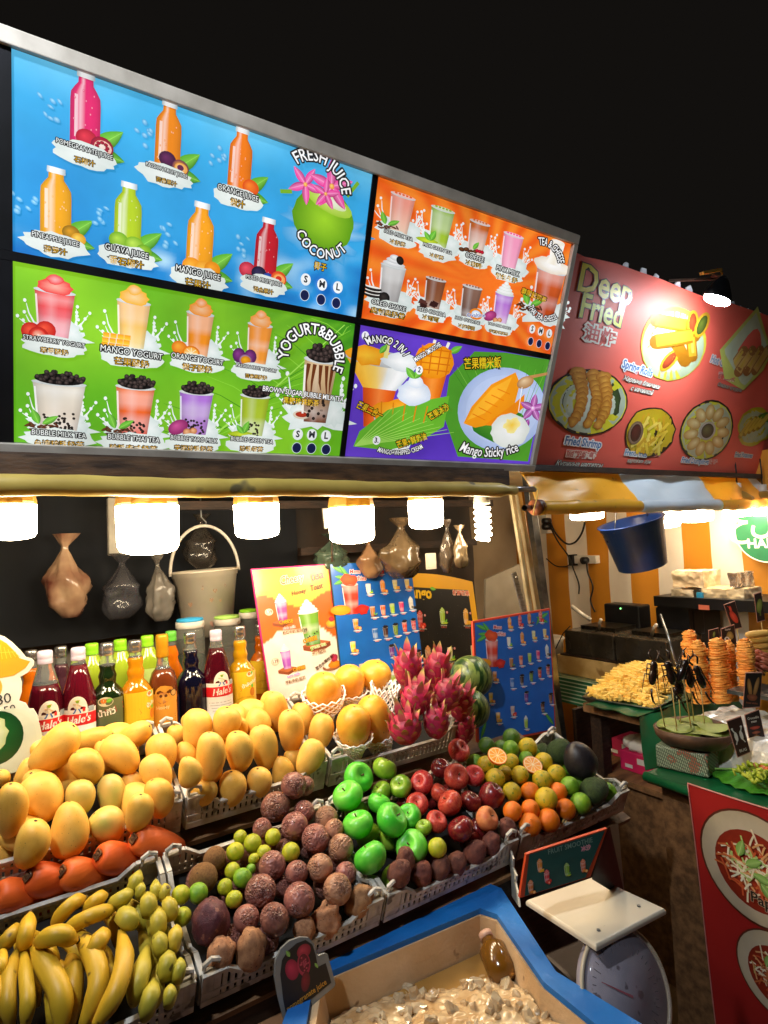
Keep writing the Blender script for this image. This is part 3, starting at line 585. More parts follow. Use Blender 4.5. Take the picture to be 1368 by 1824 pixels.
# bulbs
def bulb(px_c, ytop, ybot, wpx, Y, label, mb=M_bulb, n=22, group='lit bulbs hanging over the fruit', cap_h=.42, top=.29):
    c = onY(px_c, ybot, Y); d = proj_depth(c); r = wpx*d/F_/2; z0 = c[2]; z1 = onY(px_c, ytop, Y)[2]; H = (z1-z0); x = c[0]
    t = thing('hanging_bulb', label, 'light bulb', (x, Y, z0), group)
    prof = [(.02*r, z0), (.6*r, z0+.03*H), (.9*r, z0+.09*H), (r, z0+.2*H), (r*1.03, z1)]
    b = MB(); b.lathe(prof, n, (x, Y, 0)); b.obj('diffuser', mb, t)
    b = MB(); b.lathe([(r*1.0, z1+.0005), (r*1.02, z1+.006)] + [(r*.96, z1+.45*r), (r*.55, z1+.8*r), (r*.3, z1+.95*r)], n, (x, Y, 0), smooth=False, fn=lambda p, q: p*V(1+.02*math.cos(q*n/2), 1+.02*math.cos(q*n/2), 1)); b.obj('ribbed_base', M_brass, t)
    b = MB(); b.lathe([(.016, z1+.9*r), (.018, z1+1.0*r), (.018, z1+1.5*r)], 12, (x, Y, 0)); b.obj('socket', M_white, t)
    b = MB(); b.tube([(x, Y, z1+1.45*r), (x+.004, Y, (z1+1.5*r+top)/2), (x, Y, top)], .003, 6); b.obj('cord', M_cable, t)
def bulb_at(X, label):
    r = .058; t = thing('hanging_bulb', label, 'light bulb', (X, 1.42, .0), 'lit bulbs hanging over the fruit'); O = (X, 1.42, 0)
    b = MB(); b.lathe([(.001, 0), (.6*r, .003), (.9*r, .009), (r, .02), (r*1.03, .1)], 22, O); b.obj('diffuser', M_bulb, t)
    b = MB(); b.lathe([(r, .101), (r*.96, .13), (r*.3, .16), (.016, .18)], 22, O, smooth=False); b.obj('ribbed_base', M_brass, t); b = MB(); b.tube([(X, 1.42, .175), (X, 1.42, .29)], .003, 6); b.obj('cord', M_cable, t)
def proj_depth(p): return float(M3[:, 2] @ np.array(p))
for a in ((20, 900, 963, 80, 1.42, 'leftmost bulb, half cut off by the left picture edge'), (265, 902, 989, 104, 1.40, 'largest bulb, blown out white above the left bottles'), (459, 899, 960, 78, 1.45, 'bulb third from the left, between the white bucket and the boards'), (628, 905, 969, 80, 1.42, 'bulb hanging above the blue menu board'), (760, 892, 943, 61, 1.45, 'small round bulb next to the spiral bulb')):
    bulb(*a)
for x_, lb in ((-.12, 'bulb just outside the left picture edge'),):
    bulb_at(x_, lb)
# spiral lamp
c = onY(862, 962, 1.45); z1 = onY(862, 900, 1.45)[2]; x0 = c[0]; t = thing('spiral_bulb', 'white spiral energy saving bulb at the right end of the stall', 'light bulb', (x0, 1.45, c[2]))
b = MB(); H = z1-c[2]; N_ = 120; b.tube([(x0+.0215*math.cos(k/N_*5.5*2*math.pi), 1.45+.0215*math.sin(k/N_*5.5*2*math.pi), c[2]+H*k/N_) for k in range(N_)], .0062, 8); b.obj('glass_spiral', M_bulb, t)
b = MB(); b.lathe([(.026, z1+.004), (.027, z1+.012), (.024, z1+.03), (.014, z1+.045)], 18, (x0, 1.45, 0)); b.obj('lamp_base', M_white, t); b = MB(); b.tube([(x0, 1.45, z1+.04), (x0, 1.45, .29)], .003, 6); b.obj('cord', M_cable, t)
# back of the juice stall
YB = 2.25
def backsheet(name, x0, x1, z0, z1, Y, m, label, cat, amp=.012, sx=7., group=None):
    b = MB(); nx, nz = 40, 14; P = []
    for j in range(nz+1):
        for i in range(nx+1):
            X = x0+(x1-x0)*i/nx; Z = z0+(z1-z0)*j/nz; P.append((X, Y+amp*math.sin(X*sx*3+math.sin(Z*4))+amp*.5*(vn(X, Z, 5, 9)-.5)*4, Z))
    b.add(P, [(j*(nx+1)+i, j*(nx+1)+i+1, (j+1)*(nx+1)+i+1, (j+1)*(nx+1)+i) for j in range(nz) for i in range(nx)], smooth=True); o = b.obj(name, m); tag(o, label, cat, group); return o
_pA, _pB = onY(0, 1168, YB), onY(310, 1116, YB); print('tarp bottom', _pA, _pB)
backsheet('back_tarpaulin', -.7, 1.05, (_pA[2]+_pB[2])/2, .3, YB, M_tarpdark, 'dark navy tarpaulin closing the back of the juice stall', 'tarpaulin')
b = MB(); b.box((.5, YB+.12, -.25), (2.6, .02, 1.2)); tag(b.obj('back_wall', mat('grey_brown_panel', '#7d766c', '#5d564d', .6, 4.)), 'plain grey panel wall behind the juice stall bottles', 'wall')
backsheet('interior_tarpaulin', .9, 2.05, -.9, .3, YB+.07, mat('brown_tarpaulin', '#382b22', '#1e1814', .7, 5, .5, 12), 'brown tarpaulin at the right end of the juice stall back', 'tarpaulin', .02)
b = MB(); b.box((1.45, 2.12, -.02), (.9, .03, .03)); b.box((1.2, 2.1, .16), (1.6, .03, .03)); tag(b.obj('hanging_rail', M_dark), 'brown horizontal rail from which the plastic bags hang', 'rail')
# posts at the right end
def post(pts, w, m, name, label, dY=0., Y=1.5):
    b = MB(); a, c_ = onY(*pts[0], Y), onY(*pts[1], Y); d = nrm(c_-a); c_ = a + d*((GROUND-a[2])/d[2]); a = a - d*.03; b.bar(a, c_, w, w*.8, (0, 1, 0)); tag(b.obj(name, m, bevel=.001), label, 'post')
M_cream = mat('cream_painted_metal', '#d9cba4', '#b6a680', .35, 15, .1, 60, metal=.3)
post([(912, 885), (944, 1085)], .016, M_cream, 'stall_post', 'cream aluminium post at the end of the juice stall, left of the steel one', Y=1.52)
post([(924, 885), (957, 1085)], .02, M_cream, 'stall_post', 'second cream post right beside the first, against the steel post', Y=1.54)
post([(940, 855), (970, 1085)], .032, M_steel, 'stall_post', 'thick grey steel post between the two stalls', Y=1.6)
b = MB(); b.bar(onY(915, 1020, 1.50), onY(952, 1160, 1.50), .022, .006, (0, 1, 0)); b2 = onY(919, 1028, 1.49); b.lathe([(.004, 0), (.004, .004)], 10, b2, frame((0, -1, 0))); tag(b.obj('brace_bar', M_alu), 'flat aluminium brace bolted onto the cream post', 'brace')
b = MB(); b.tube([onY(934, 905, 1.34), onY(962, 905, 1.40)], .0095, 16, cap=False); b.tube([onY(936, 905, 1.34), onY(962, 905, 1.40)], .0075, 16, cap=False); tag(b.obj('awning_pipe', M_steel), 'open ended steel pipe poking out left of the yellow awning', 'pipe')
b = MB(); P = [onY(866, 1032, 1.9), onY(925, 1005, 1.9), onY(960, 1190, 1.9), onY(862, 1190, 1.9)]; b.add([*P, *[p+V(0, .012, 0) for p in P]], [(0, 3, 2, 1), (4, 5, 6, 7), (0, 1, 5, 4), (1, 2, 6, 5), (2, 3, 7, 6), (3, 0, 4, 7)]); tag(b.obj('pale_panel', mat('pale_grey_board', '#9d9484', '#857c6d', .5)), 'pale grey board leaning behind the cream post', 'board')
# ------------------------------------------------------------------ the stall on the right
XW = 3.1
_s0 = onX(976, 1017, XW)[1]; SW = .1545
def stripes_mat(name, orient, a, b_, w, off, rough=.55):
    m, N, L, B = new_mat(name); tc = N.new('ShaderNodeTexCoord'); sp = N.new('ShaderNodeSeparateXYZ'); L.new(tc.outputs['Object'], sp.inputs[0])
    s = N.new('ShaderNodeMath'); s.operation = 'ADD'; s.inputs[1].default_value = -off+100*w; L.new(sp.outputs[orient], s.inputs[0])
    nz = N.new('ShaderNodeTexNoise'); nz.inputs['Scale'].default_value = 3; L.new(tc.outputs['Object'], nz.inputs[0]); q = N.new('ShaderNodeMath'); q.operation = 'MULTIPLY_ADD'; q.inputs[1].default_value = .02; L.new(nz.outputs[0], q.inputs[0]); L.new(s.outputs[0], q.inputs[2])
    d = N.new('ShaderNodeMath'); d.operation = 'DIVIDE'; d.inputs[1].default_value = 2*w; L.new(q.outputs[0], d.inputs[0]); f = N.new('ShaderNodeMath'); f.operation = 'FRACT'; L.new(d.outputs[0], f.inputs[0])
    g_ = N.new('ShaderNodeMath'); g_.operation = 'GREATER_THAN'; g_.inputs[1].default_value = .5; L.new(f.outputs[0], g_.inputs[0])
    mx = N.new('ShaderNodeMix'); mx.data_type = 'RGBA'; mx.inputs[6].default_value = (*lin(a), 1); mx.inputs[7].default_value = (*lin(b_), 1); L.new(g_.outputs[0], mx.inputs[0])
    n2 = N.new('ShaderNodeTexNoise'); n2.inputs['Scale'].default_value = 6; n2.inputs['Detail'].default_value = 6; L.new(tc.outputs['Object'], n2.inputs[0]); mr = N.new('ShaderNodeMapRange'); mr.inputs[3].default_value = .8; mr.inputs[4].default_value = 1.08; L.new(n2.outputs[0], mr.inputs[0])
    hs = N.new('ShaderNodeHueSaturation'); L.new(mx.outputs[2], hs.inputs['Color']); L.new(mr.outputs[0], hs.inputs['Value']); L.new(hs.outputs[0], B.inputs['Base Color']); B.inputs['Roughness'].default_value = rough
    bp = N.new('ShaderNodeBump'); bp.inputs['Strength'].default_value = .25; bp.inputs['Distance'].default_value = .01; L.new(n2.outputs[0], bp.inputs['Height']); L.new(bp.outputs[0], B.inputs['Normal'])
    return m
M_stripe = stripes_mat('orange_white_striped_tarp', 'Y', '#f2e8da', '#d08a24', SW, _s0)
b = MB(); ny, nz = 120, 10; P = []
for j in range(nz+1):
    for i in range(ny+1):
        Y = .2+3.1*i/ny; Z = GROUND+(1.85)*j/nz; P.append((XW+.008*math.sin(Y*11+Z*1.3)+.006*math.sin(Y*23), Y+.03*math.sin(Z*1.2)*0, Z))
b.add(P, [(j*(ny+1)+i, j*(ny+1)+i+1, (j+1)*(ny+1)+i+1, (j+1)*(ny+1)+i) for j in range(nz) for i in range(ny)], smooth=True)
tag(b.obj('striped_tent_wall', M_stripe), 'orange and white striped tent wall of the fried food stall', 'tent wall')
b = MB(); b.box((2.45, 3.05, -.6), (1.35, .02, 1.85)); tag(b.obj('rear_tent_wall', mat('cream_tarp', '#b8a88e', '#9a8b74', .6, 3)), 'plain cream tarpaulin behind the posts at the rear of the fried food stall', 'tent wall')
b = MB(); b.add([(1.5, 1.45, .30), (3.3, 1.45, .30), (3.3, 3.2, .34), (1.5, 3.2, .34)], [(0, 1, 2, 3)]); tag(b.obj('stall_roof', mat('warm_canopy_cloth', '#ecdcb8', '#dcc896', .7, 3)), 'yellowish canopy cloth over the fried food stall', 'roof')
# banner
BP = Plane(onY(955, 836, 1.42), (1, 0, 0), (0, -.328, .945))
ban = thing('deep_fried_banner', 'large red vinyl banner with Deep Fried lettering and plates of snacks', 'banner', BP(.8, 0, -.02))
L0, L1 = -.04, 1.95
top_px = [(1010, 440), (1035, 457), (1100, 470), (1180, 497), (1250, 527), (1310, 543), (1368, 562), (1440, 590), (1520, 615)]
tp = [BP.to2(*q) for q in top_px]; tx = [q[0] for q in tp]; ty = [q[1] for q in tp]
bx = MB(); nx, nyy = 60, 12; P = []
def ban_warp(a, c_): return .006*math.sin(a*7+c_*2)+.002*math.sin(a*17)+.01*max(0, .04-c_)*math.sin(a*31)
for side in (0, 1):
    for j in range(nyy+1):
        for i in range(nx+1):
            a = L0+(L1-L0)*i/nx; h = float(np.interp(a, tx, ty)); c_ = h*j/nyy; P.append(BP(a, c_, ban_warp(a, c_)-.003*side))
o1 = (nx+1)*(nyy+1); F = []
for j in range(nyy):
    for i in range(nx):
        q = (j*(nx+1)+i, j*(nx+1)+i+1, (j+1)*(nx+1)+i+1, (j+1)*(nx+1)+i); F.append(q); F.append(tuple(o1+k for k in q[::-1]))
bx.add(P, F, smooth=True)
M_banred = mat('red_banner_vinyl', '#ea6656', '#dc5648', .6, 2., .3, 5.)
bx.obj('banner_sheet', M_banred, ban)
b = MB(); b.tube([BP(a, .004, .006+ban_warp(a, 0)) for a in np.linspace(L0, L1, 40)], .004, 6); b.obj('pale_hem', mat('pale_hem_vinyl', '#d9b9a2', rough=.4), ban)
def bmap(x, y, l): return BP(x, y, l+ban_warp(x, y)+.0006)
def bitem(x, y, px, fn, name='printed_food', rot=0):
    a = BP.to2(x, y); k = (BP.to2(x, y-10)[1]-a[1])/10; p = Print(bmap, .0012); p.rings = 3; p.sub(a[0], a[1], px*k, 0, 1.62); fn(p); return p.obj(name, PM_VINYL, ban)
def bt(x, y, t, px, col='#ffffff', out='#2a2020', rot=0, name='printed_lettering', ow=.07, bold=.03, **kw): return bitem(x, y, px, lambda p: p.text(t, 0, 0, 1, col, out, ow, bold, rot=rot, **kw), name)
bt(1079, 511, 'Deep', 70, '#e8d81e', '#2b1a10', 0, bold=.02, ow=.045, sx=.72); bt(1071, 556, 'Fried', 62, '#d8e032', '#2b1a10', 0, bold=.02, ow=.045, sx=.68); bt(1066, 599, '油炸', 31, '#c73a34', '#f2eee6', 0, ow=.12, bold=.02)
def roll(p, x, y, L, w, ang, c='#c89426', e='#96600e'):
    a = math.radians(ang); dx, dy = math.cos(a)*L/2, math.sin(a)*L/2; p.line([(x-dx, y-dy), (x+dx, y+dy)], w, e); p.ell(x-dx, y-dy, w/2, w/2, e, n=10); p.ell(x+dx, y+dy, w/2, w/2, e, n=10)
    p.line([(x-dx, y-dy+w*.05), (x+dx, y+dy+w*.05)], w*.75, c); p.line([(x-dx*.8, y-dy*.8+w*.2), (x+dx*.8, y+dy*.8+w*.2)], w*.25, '#d8b850')
def food_spring(p):
    p.blob(0, .03, .53, .56, '#c8c03c', '#c8c03c', .02, 30, 1); p.ell(0, 0, .5, .52, '#c2ccb8', '#a4b394', hx=0, hy=0, n=32); p.ell(0, 0, .38, .4, '#ccd4c0', '#bac6ac', hx=0, hy=0, n=28)
    roll(p, -.12, .33, .5, .2, 5); roll(p, .0, .12, .62, .22, 22); roll(p, .15, -.06, .3, .2, -50); roll(p, .3, .05, .3, .16, -70)
    for x, y, r, a in ((.22, .42, .09, 10), (.37, .42, .1, -10), (.0, -.22, .1, 60)): 
        p.ell(x, y, r, r*2.1, '#e3c23c', '#c8921c', rot=a-90 if a == 60 else a, n=14); p.ell(x, y, r*.65, r*1.6, '#b8502a' if a != -10 else '#6d7a2a', '#7c2a18' if a != -10 else '#3a4a1c', rot=a-90 if a == 60 else a, n=12)
bitem(1200, 617, 122, food_spring)
def food_shrimp(p):
    p.blob(0, 0, .61, .52, '#1d120c', '#1d120c', .02, 30, 1); p.ell(0, 0, .59, .5, '#d9d42a'); p.ell(0, 0, .57, .48, '#cfdccc', '#a9bba8', hx=0, hy=0, n=32); p.ell(0, -.02, .44, .36, '#e2ebdf', '#c5d2c2', hx=0, hy=0, n=28)
    p.blob(.32, .02, .15, .3, '#54702c', '#22381a', .25, 18, 4)
    for x, s in ((-.28, 0), (-.05, 1), (.12, 2)):
        pts_ = [(x-.02+.06*math.sin(t*3+.4), .42-.75*t+.04*s*0) for t in np.linspace(0, 1, 8)]
        for k in range(11):
            t = k/10; X = x+.14*math.sin(t*2.6); Y = .43-.75*t; p.blob(X, Y, .115-.04*t, .09, '#eab44a', '#b96f18', .22, 12, k+s*11, 1)
bitem(1049, 717, 116, food_shrimp)
def food_fries(p):
    p.blob(0, 0, .56, .56, '#1d120c', '#1d120c', .05, 24, 1); p.blob(0, 0, .53, .53, '#d8cf22', '#c9a81e', .06, 24, 1); rd = random.Random(4)
    for k in range(46): a = rd.uniform(30, 130); x, y = rd.uniform(-.3, .32), rd.uniform(-.35, .3); p.line([(x-.13*math.cos(math.radians(a)), y-.13*math.sin(math.radians(a))), (x+.13*math.cos(math.radians(a)), y+.13*math.sin(math.radians(a)))], .06, ['#eccb3c', '#d6a821', '#f4dc62'][k % 3])
    p.ell(-.33, -.02, .17, .25, '#b9a088', '#6e5844'); p.ell(-.33, -.02, .12, .19, '#5b1f18', '#31100c')
bitem(1159, 772, 84, food_fries)
def food_dump(p):
    p.blob(0, 0, .55, .58, '#1d120c', '#1d120c', .02, 26, 1); p.ell(0, 0, .52, .55, '#c9c62a'); p.ell(0, 0, .5, .53, '#c4cbb2', '#a7ae94', hx=0, hy=0, n=30)
    for k in range(11): a = k*.571; p.ell(.33*math.cos(a), .35*math.sin(a), .15, .1, '#ead9a0', '#b98a3c', rot=math.degrees(a), n=12)
    p.ell(0, 0, .17, .18, '#d8d2c8', '#a89e92'); p.ell(0, 0, .13, .14, '#6a6a3c', '#3c2a1c')
bitem(1258, 767, 96, food_dump)
def food_pod(p):
    p.blob(0, 0, .5, .42, '#d8cf22', '#c9b81e', .12, 22, 3); p.blob(0, 0, .44, .36, '#cdd6ba', '#b4bd9a', .08, 22, 5)
    for k in range(5): roll(p, -.25+.12*k, -.05+.06*k, .42, .12, 60, '#e0c64e', '#b8912c')
    p.blob(.25, .25, .18, .12, '#7aa03a', '#3c6a1c', .3, 14, 2)
bitem(1345, 761, 82, food_pod)
def food_cone(p):
    p.poly([(0, .55), (-.36, -.02), (-.2, -.32), (.1, -.4), (.34, -.12), (.4, .1)], '#c8cf6a'); p.poly([(0, .48), (-.3, 0), (-.16, -.26), (.1, -.34), (.3, -.1), (.36, .1)], '#c3cdb2')
    for k in range(4): roll(p, -.1+.12*k, -.1+.03*k, .3, .12, 65, '#d8b46a', '#a8703c')
bitem(1326, 632, 165, food_cone)
bt(1137, 657, 'Spring Rolls', 21, '#3f74b4', '#eef2f4', -7, ow=.13, sx=.62); bt(1177, 665, '春卷', 10, '#d8504a', '#f0ddd4', 0); bt(1145, 682, 'Жареные блинчики', 12, '#ece6da', '#1d1512', -4, ow=.08, sx=.66, shear=.25); bt(1145, 696, 'с начинкой', 12, '#ece6da', '#1d1512', -3, ow=.08, sx=.7, shear=.25)
bt(1037, 788, 'Fried Shrimp', 20, '#3f74b4', '#eef2f4', -3, ow=.13, sx=.62); bt(1033, 810, '面糊炸虾', 13, '#c9706a', '#ecdcd2', -2, ow=.1); bt(1031, 827, 'Куриные наггетсы', 13, '#ece6da', '#1d1512', -1, ow=.09, sx=.68, shear=.25)
bt(1134, 808, 'French fries', 15, '#4f84b8', '#e6e6e0', -2, ow=.12, sx=.62); bt(1166, 810, '炸薯条', 9, '#d8706a', '#eed8d0'); bt(1140, 822, 'картофель фри', 9, '#d8cabd', '#1d1512', -1, sx=.7, shear=.25)
bt(1237, 821, 'Fried Dumplings', 13, '#4f84b8', '#e6e0da', -1, ow=.12, sx=.62); bt(1263, 822, '炸饺子', 9, '#d8706a', '#eed8d0'); bt(1283, 646, 'Hot Cones', 19, '#7f94ae', '#d8c4bc', -6, ow=.12, sx=.6); bt(1292, 672, '甜玉米', 13, '#c8706a', '#e8c8c0'); bt(1298, 690, 'Сладкая кукуруза', 9, '#b8aa9d', '#4d3532', -4, sx=.7, shear=.25)
bt(1325, 811, 'Fried Potatoes', 12, '#4f84b8', '#e6e0da', 0, ow=.12, sx=.6)
# pale scraps of roofing behind the banner top
M_scrap = mat('pale_weathered_sheet', '#e6e6ea', '#c0c0c8', .6, 14)
_sc = [(1127, 470, 20, 22, 'square tilted scrap, the leftmost'), (1162, 481, 26, 26, 'rounded scrap second from the left'), (1188, 490, 20, 18, 'small scrap where the lamp arm starts'), (1219, 506, 22, 24, 'scrap under the lamp arm'), (1243, 512, 28, 20, 'scrap left of the flood lamp bracket'), (1281, 520, 22, 18, 'scrap behind the flood lamp'), (1316, 543, 24, 22, 'scrap just right of the flood lamp'), (1334, 549, 18, 20, 'narrow scrap further right of the flood lamp'), (1350, 555, 20, 20, 'second scrap from the right picture edge'), (1364, 560, 18, 18, 'scrap at the right picture edge')]
for i, (x, y, w, h, lb) in enumerate(_sc):
    a = BP.to2(x, y); k = (BP.to2(x, y-10)[1]-a[1])/10; rd = random.Random(i+3); n = 5 if i % 3 else 7
    pl = [(a[0]+w*k*.5*math.cos(q*2*math.pi/n+i)*rd.uniform(.85, 1.1), a[1]-.012+h*k*.62*math.sin(q*2*math.pi/n+i)*rd.uniform(.85, 1.1)) for q in range(n)]
    b = MB(); Rn = BP(0, 0, 0)*0; b.prism(pl, .006, BP(0, 0, -.03-.008*(i % 3)), BP.u, BP.v); o = b.obj('roofing_scrap', M_scrap, bevel=.001); tag(o, 'pale grey roofing scrap above the red banner: '+lb, 'roofing scrap', 'pale scraps along the top of the red banner')
# flood lamp over the banner, and an unseen one added as fill
def flood(fl, arm, br, aim, label, e=1.0):
    t = thing('flood_lamp', label, 'lamp', fl); R = frame(aim); sq = lambda p, q: p*V(1, .6, 1)
    b = MB(); b.lathe([(.012, -.075), (.03, -.06), (.058, -.02), (.066, 0), (.064, .004)], 24, fl, R, fn=sq); b.obj('lamp_housing', M_black, t)
    b = MB(); b.lathe([(.061, .003), (.058, .012), (.03, .017)], 24, fl, R, fn=sq); b.obj('lit_lens', emis('flood_lens_light', (.86, .93, 1.0), FLOOD*e), t)
    b = MB(); b.bar(arm[0], arm[1], .008, .008); b.bar(arm[1]+V(-.05, .0, .0), fl+R@V(0, 0, -.07), .012, .012); b.obj('lamp_arm', M_dark, t)
    b = MB(); b.bar(br[0], br[1], .016, .01); b.tube([br[1], br[1]+V(.012, 0, -.01), br[1]+V(.004, 0, -.022)], .004, 6); b.obj('mounting_bracket', M_brass, t)
flood(onY(1278, 531, 1.07), (onY(1192, 500, 1.2), onY(1283, 496, 1.1)), (onY(1250, 487, 1.1), onY(1283, 481, 1.1)), (-.12, .34, -1), 'black flood lamp on an arm, lit and shining down over the red banner', .7)
flood(V(-.45, .55, 1.15), (V(-.45, 1.2, 1.1), V(-.40, .58, 1.2)), (V(-.5, 1.0, 1.16), V(-.42, .8, 1.18)), (.72, .45, -.7), 'unseen black flood lamp added as fill at the left end of the backlit sign', 2.9)  # lamp out of view, suggested by the banner's reflection, added for front fill
# awning of the right stall: slack striped valance and rolled edge
A0, A1 = 1.487, 3.35
M_aw = M_yel
M_awb = mat('pale_blue_white_vinyl', '#d2dde4', '#bccad6', .33, 5, .3, 14, coat=.25)
translucent(M_awb, .25, '#e8eef4')
aw = thing('striped_awning', 'yellow and white striped vinyl awning with rolled lower edge', 'awning', (2.3, 1.37, .15))
bnd = [A0, onY(1122, 870, 1.38)[0], onY(1262, 870, 1.38)[0], onY(1352, 870, 1.38)[0], A1]
for i in range(4):
    x0, x1 = bnd[i], bnd[i+1]-.0005; nx = max(10, int((x1-x0)*60)); b = MB(); P = []
    for side in (0, 1):
        for j in range(9):
            for k in range(nx+1):
                X = x0+(x1-x0)*k/nx; tt = j/8; Z = .232-.13*tt+(.006*math.sin(X*15+1) if j == 0 else 0); Yy = 1.43-.085*tt+.010*math.sin(X*19+tt*3)*math.sin(tt*3.14)+.010*(vn(X*2, tt, 5, 3)-.5)
                P.append((X, Yy+.002*side, Z))
    o1 = 9*(nx+1)
    for j in range(8):
        for k in range(nx): pass
    F = []
    for j in range(8):
        for k in range(nx):
            q = (j*(nx+1)+k, (j+1)*(nx+1)+k, (j+1)*(nx+1)+k+1, j*(nx+1)+k+1); F += [q, tuple(o1+v for v in q[::-1])]
    b.add(P, F, smooth=True)
    xx = np.linspace(x0, x1+.001, nx); b.tube([(X, 1.345+.002*math.sin(X*20), .088+.002*math.sin(X*11)) for X in xx], [.0235+.0015*math.sin(X*27+i)+.001*math.sin(X*61) for X in xx], 16)
    o = b.obj('awning_stripe', M_awb if i % 2 else M_aw, aw); o['label'] = 'pale blue white stripe' if i % 2 else 'yellow stripe'
b = MB(); b.tube([(A0-.02, 1.345, .088), (A0+.012, 1.345, .088)], .026, 16); b.tube([(A0+.012, 1.345, .088), (A1, 1.345, .088)], .008, 8); b.obj('roll_collar', mat('rusty_collar', '#8a4a26', '#3c2418', .5, 30), aw)
b = MB(); b.box((2.4, 1.40, .226), (1.8, .02, .02)); tag(b.obj('awning_beam', M_dark), 'dark beam between the red banner and the striped awning', 'beam')
for a in ((1046, 903, 927, 58, 1.55, 'lamp over the socket strip, leftmost in the right stall'), (1186, 905, 941, 50, 1.62, 'lamp directly behind the blue bucket'), (1241, 900, 931, 55, 1.55, 'lamp right of the blue bucket'), (1317, 898, 921, 50, 1.40, 'lamp left of the green round sign'), (1362, 896, 919, 44, 1.37, 'lamp above the green round sign at the picture edge')):
    bulb(*a, mb=M_bulb2, group='lit lamps under the striped awning', top=.305)
# blue bucket
def bucket(c, r1, r0, h, axis, m, name, label, handle_m, rimw=.012, hang=None, hw=.003, swing=0.):
    R = frame(axis); t = thing(name, label, 'bucket', c)
    b = MB(); th = .004; prof = [(r0*.4, .006), (r0-.006, .0), (r0, .004), (r1, h-.02), (r1+.003, h-.02), (r1+.005, h-.004), (r1+rimw, h-.003), (r1+rimw, h+.001), (r1-.002, h), (r1-.006, h-.01), (r0-.006, .008), (.002, .008)]
    b.lathe([(.002, .006)]+prof, 40, c, R, caps=False); b.obj('bucket_body', m, t)
    return t, R
bc = onY(1145, 1010, 1.52); tiltx = nrm(V(-.24, .05, 1)); t, R = bucket(bc, .125, .098, .2, tiltx, mat('blue_plastic', '#2c52ac', '#20408e', .33, 7, .06, 60, rvar=.1), 'blue_bucket', 'dark blue plastic bucket hanging tilted under the yellow awning', None)
b = MB(); pv = [bc+R@V(-.134*math.cos(q), .01, .19+.0-.0) if 0 else bc+R@V(.132*math.cos(q), .132*math.sin(q)*.35, .188+.02*math.sin(q)) for q in np.linspace(math.pi, 0, 4)]
e1 = bc+R@V(-.128, 0, .18); e2 = bc+R@V(.128, 0, .18); topc = onY(1142, 903, 1.5)
b.tube([e1, e1+V(.0, -.01, .05), e1+V(.01, -.01, .11), V(e1[0]+.015, 1.38, .12)], .0022, 6); b.tube([e2, e2+V(-.03, -.01, .03), V(e2[0]-.05, 1.39, .1)], .0022, 6); b.obj('wire_handle', M_steel, t)
# sockets, cables on the striped wall
def flatbox(name, px, X, dx, m, label, cat, bev=.002):
    a, c_ = onX(px[0], px[1], X), onX(px[2], px[3], X); b = MB(); b.box(((X+dx/2), (a[1]+c_[1])/2, (a[2]+c_[2])/2), (dx, abs(a[1]-c_[1]), abs(a[2]-c_[2]))); return b
t = thing('socket_strip', 'white power socket strip with black plug on the striped wall', 'socket strip', onX(1043, 998, 3.07)); flatbox('', (1018, 990, 1062, 1004), 3.05, .04, None, '', '').obj('strip_body', M_white, t, bevel=.003); p_ = onX(1045, 998, 3.045); b = MB(); b.lathe([(.022, -.035), (.022, 0), (.01, .002)], 14, p_+V(-.002, 0, 0), frame((1, 0, 0))); b.obj('plug', M_black, t)
flatbox('', (1012, 988, 1020, 1008), 3.03, .05, None, '', '').obj('adapter', M_black, t)
t = thing('junction_box', 'white socket box high on the wall beside the steel post', 'socket box', onX(966, 935, 3.07)); flatbox('', (962, 915, 975, 950), 3.03, .05, None, '', '').obj('box_body', M_white, t, bevel=.003)
for y in (928, 938): b = MB(); b.lathe([(.02, -.05), (.022, 0)], 12, onX(978, y, 3.02), frame((1, 0, 0))); b.obj('plug', M_black, t)
def cable(pts, X, r, label, name='power_cable', n=40):
    P = [onX(x, y, X) for x, y in pts]; Q = []
    for i in range(len(P)-1):
        p0, p1, p2, p3 = P[max(i-1, 0)], P[i], P[i+1], P[min(i+2, len(P)-1)]
        for k in range(6):
            u = k/6; Q.append(.5*((2*p1)+(-p0+p2)*u+(2*p0-5*p1+4*p2-p3)*u*u+(-p0+3*p1-3*p2+p3)*u**3))
    Q.append(P[-1]); b = MB(); b.tube(Q, r, 6); tag(b.obj(name, M_cable), label, 'cable')
cable([(980, 930), (990, 950), (1008, 968), (1024, 966), (1036, 950), (1042, 930)], 3.02, .006, 'black cable sagging in a loop below the leftmost lamp of the right stall')
cable([(980, 938), (994, 965), (1012, 990), (1022, 1015), (1031, 1040), (1031, 1058)], 3.02, .005, 'black cable running diagonally from the socket box down past the strip')
cable([(1045, 1000), (1047, 1020), (1056, 1045), (1052, 1070), (1060, 1090)], 3.02, .005, 'black cable hanging from the socket strip to the fryer')
cable([(973, 995), (990, 1008), (1008, 1009), (1016, 1004)], 3.03, .004, 'thin grey cable curving left of the socket strip')
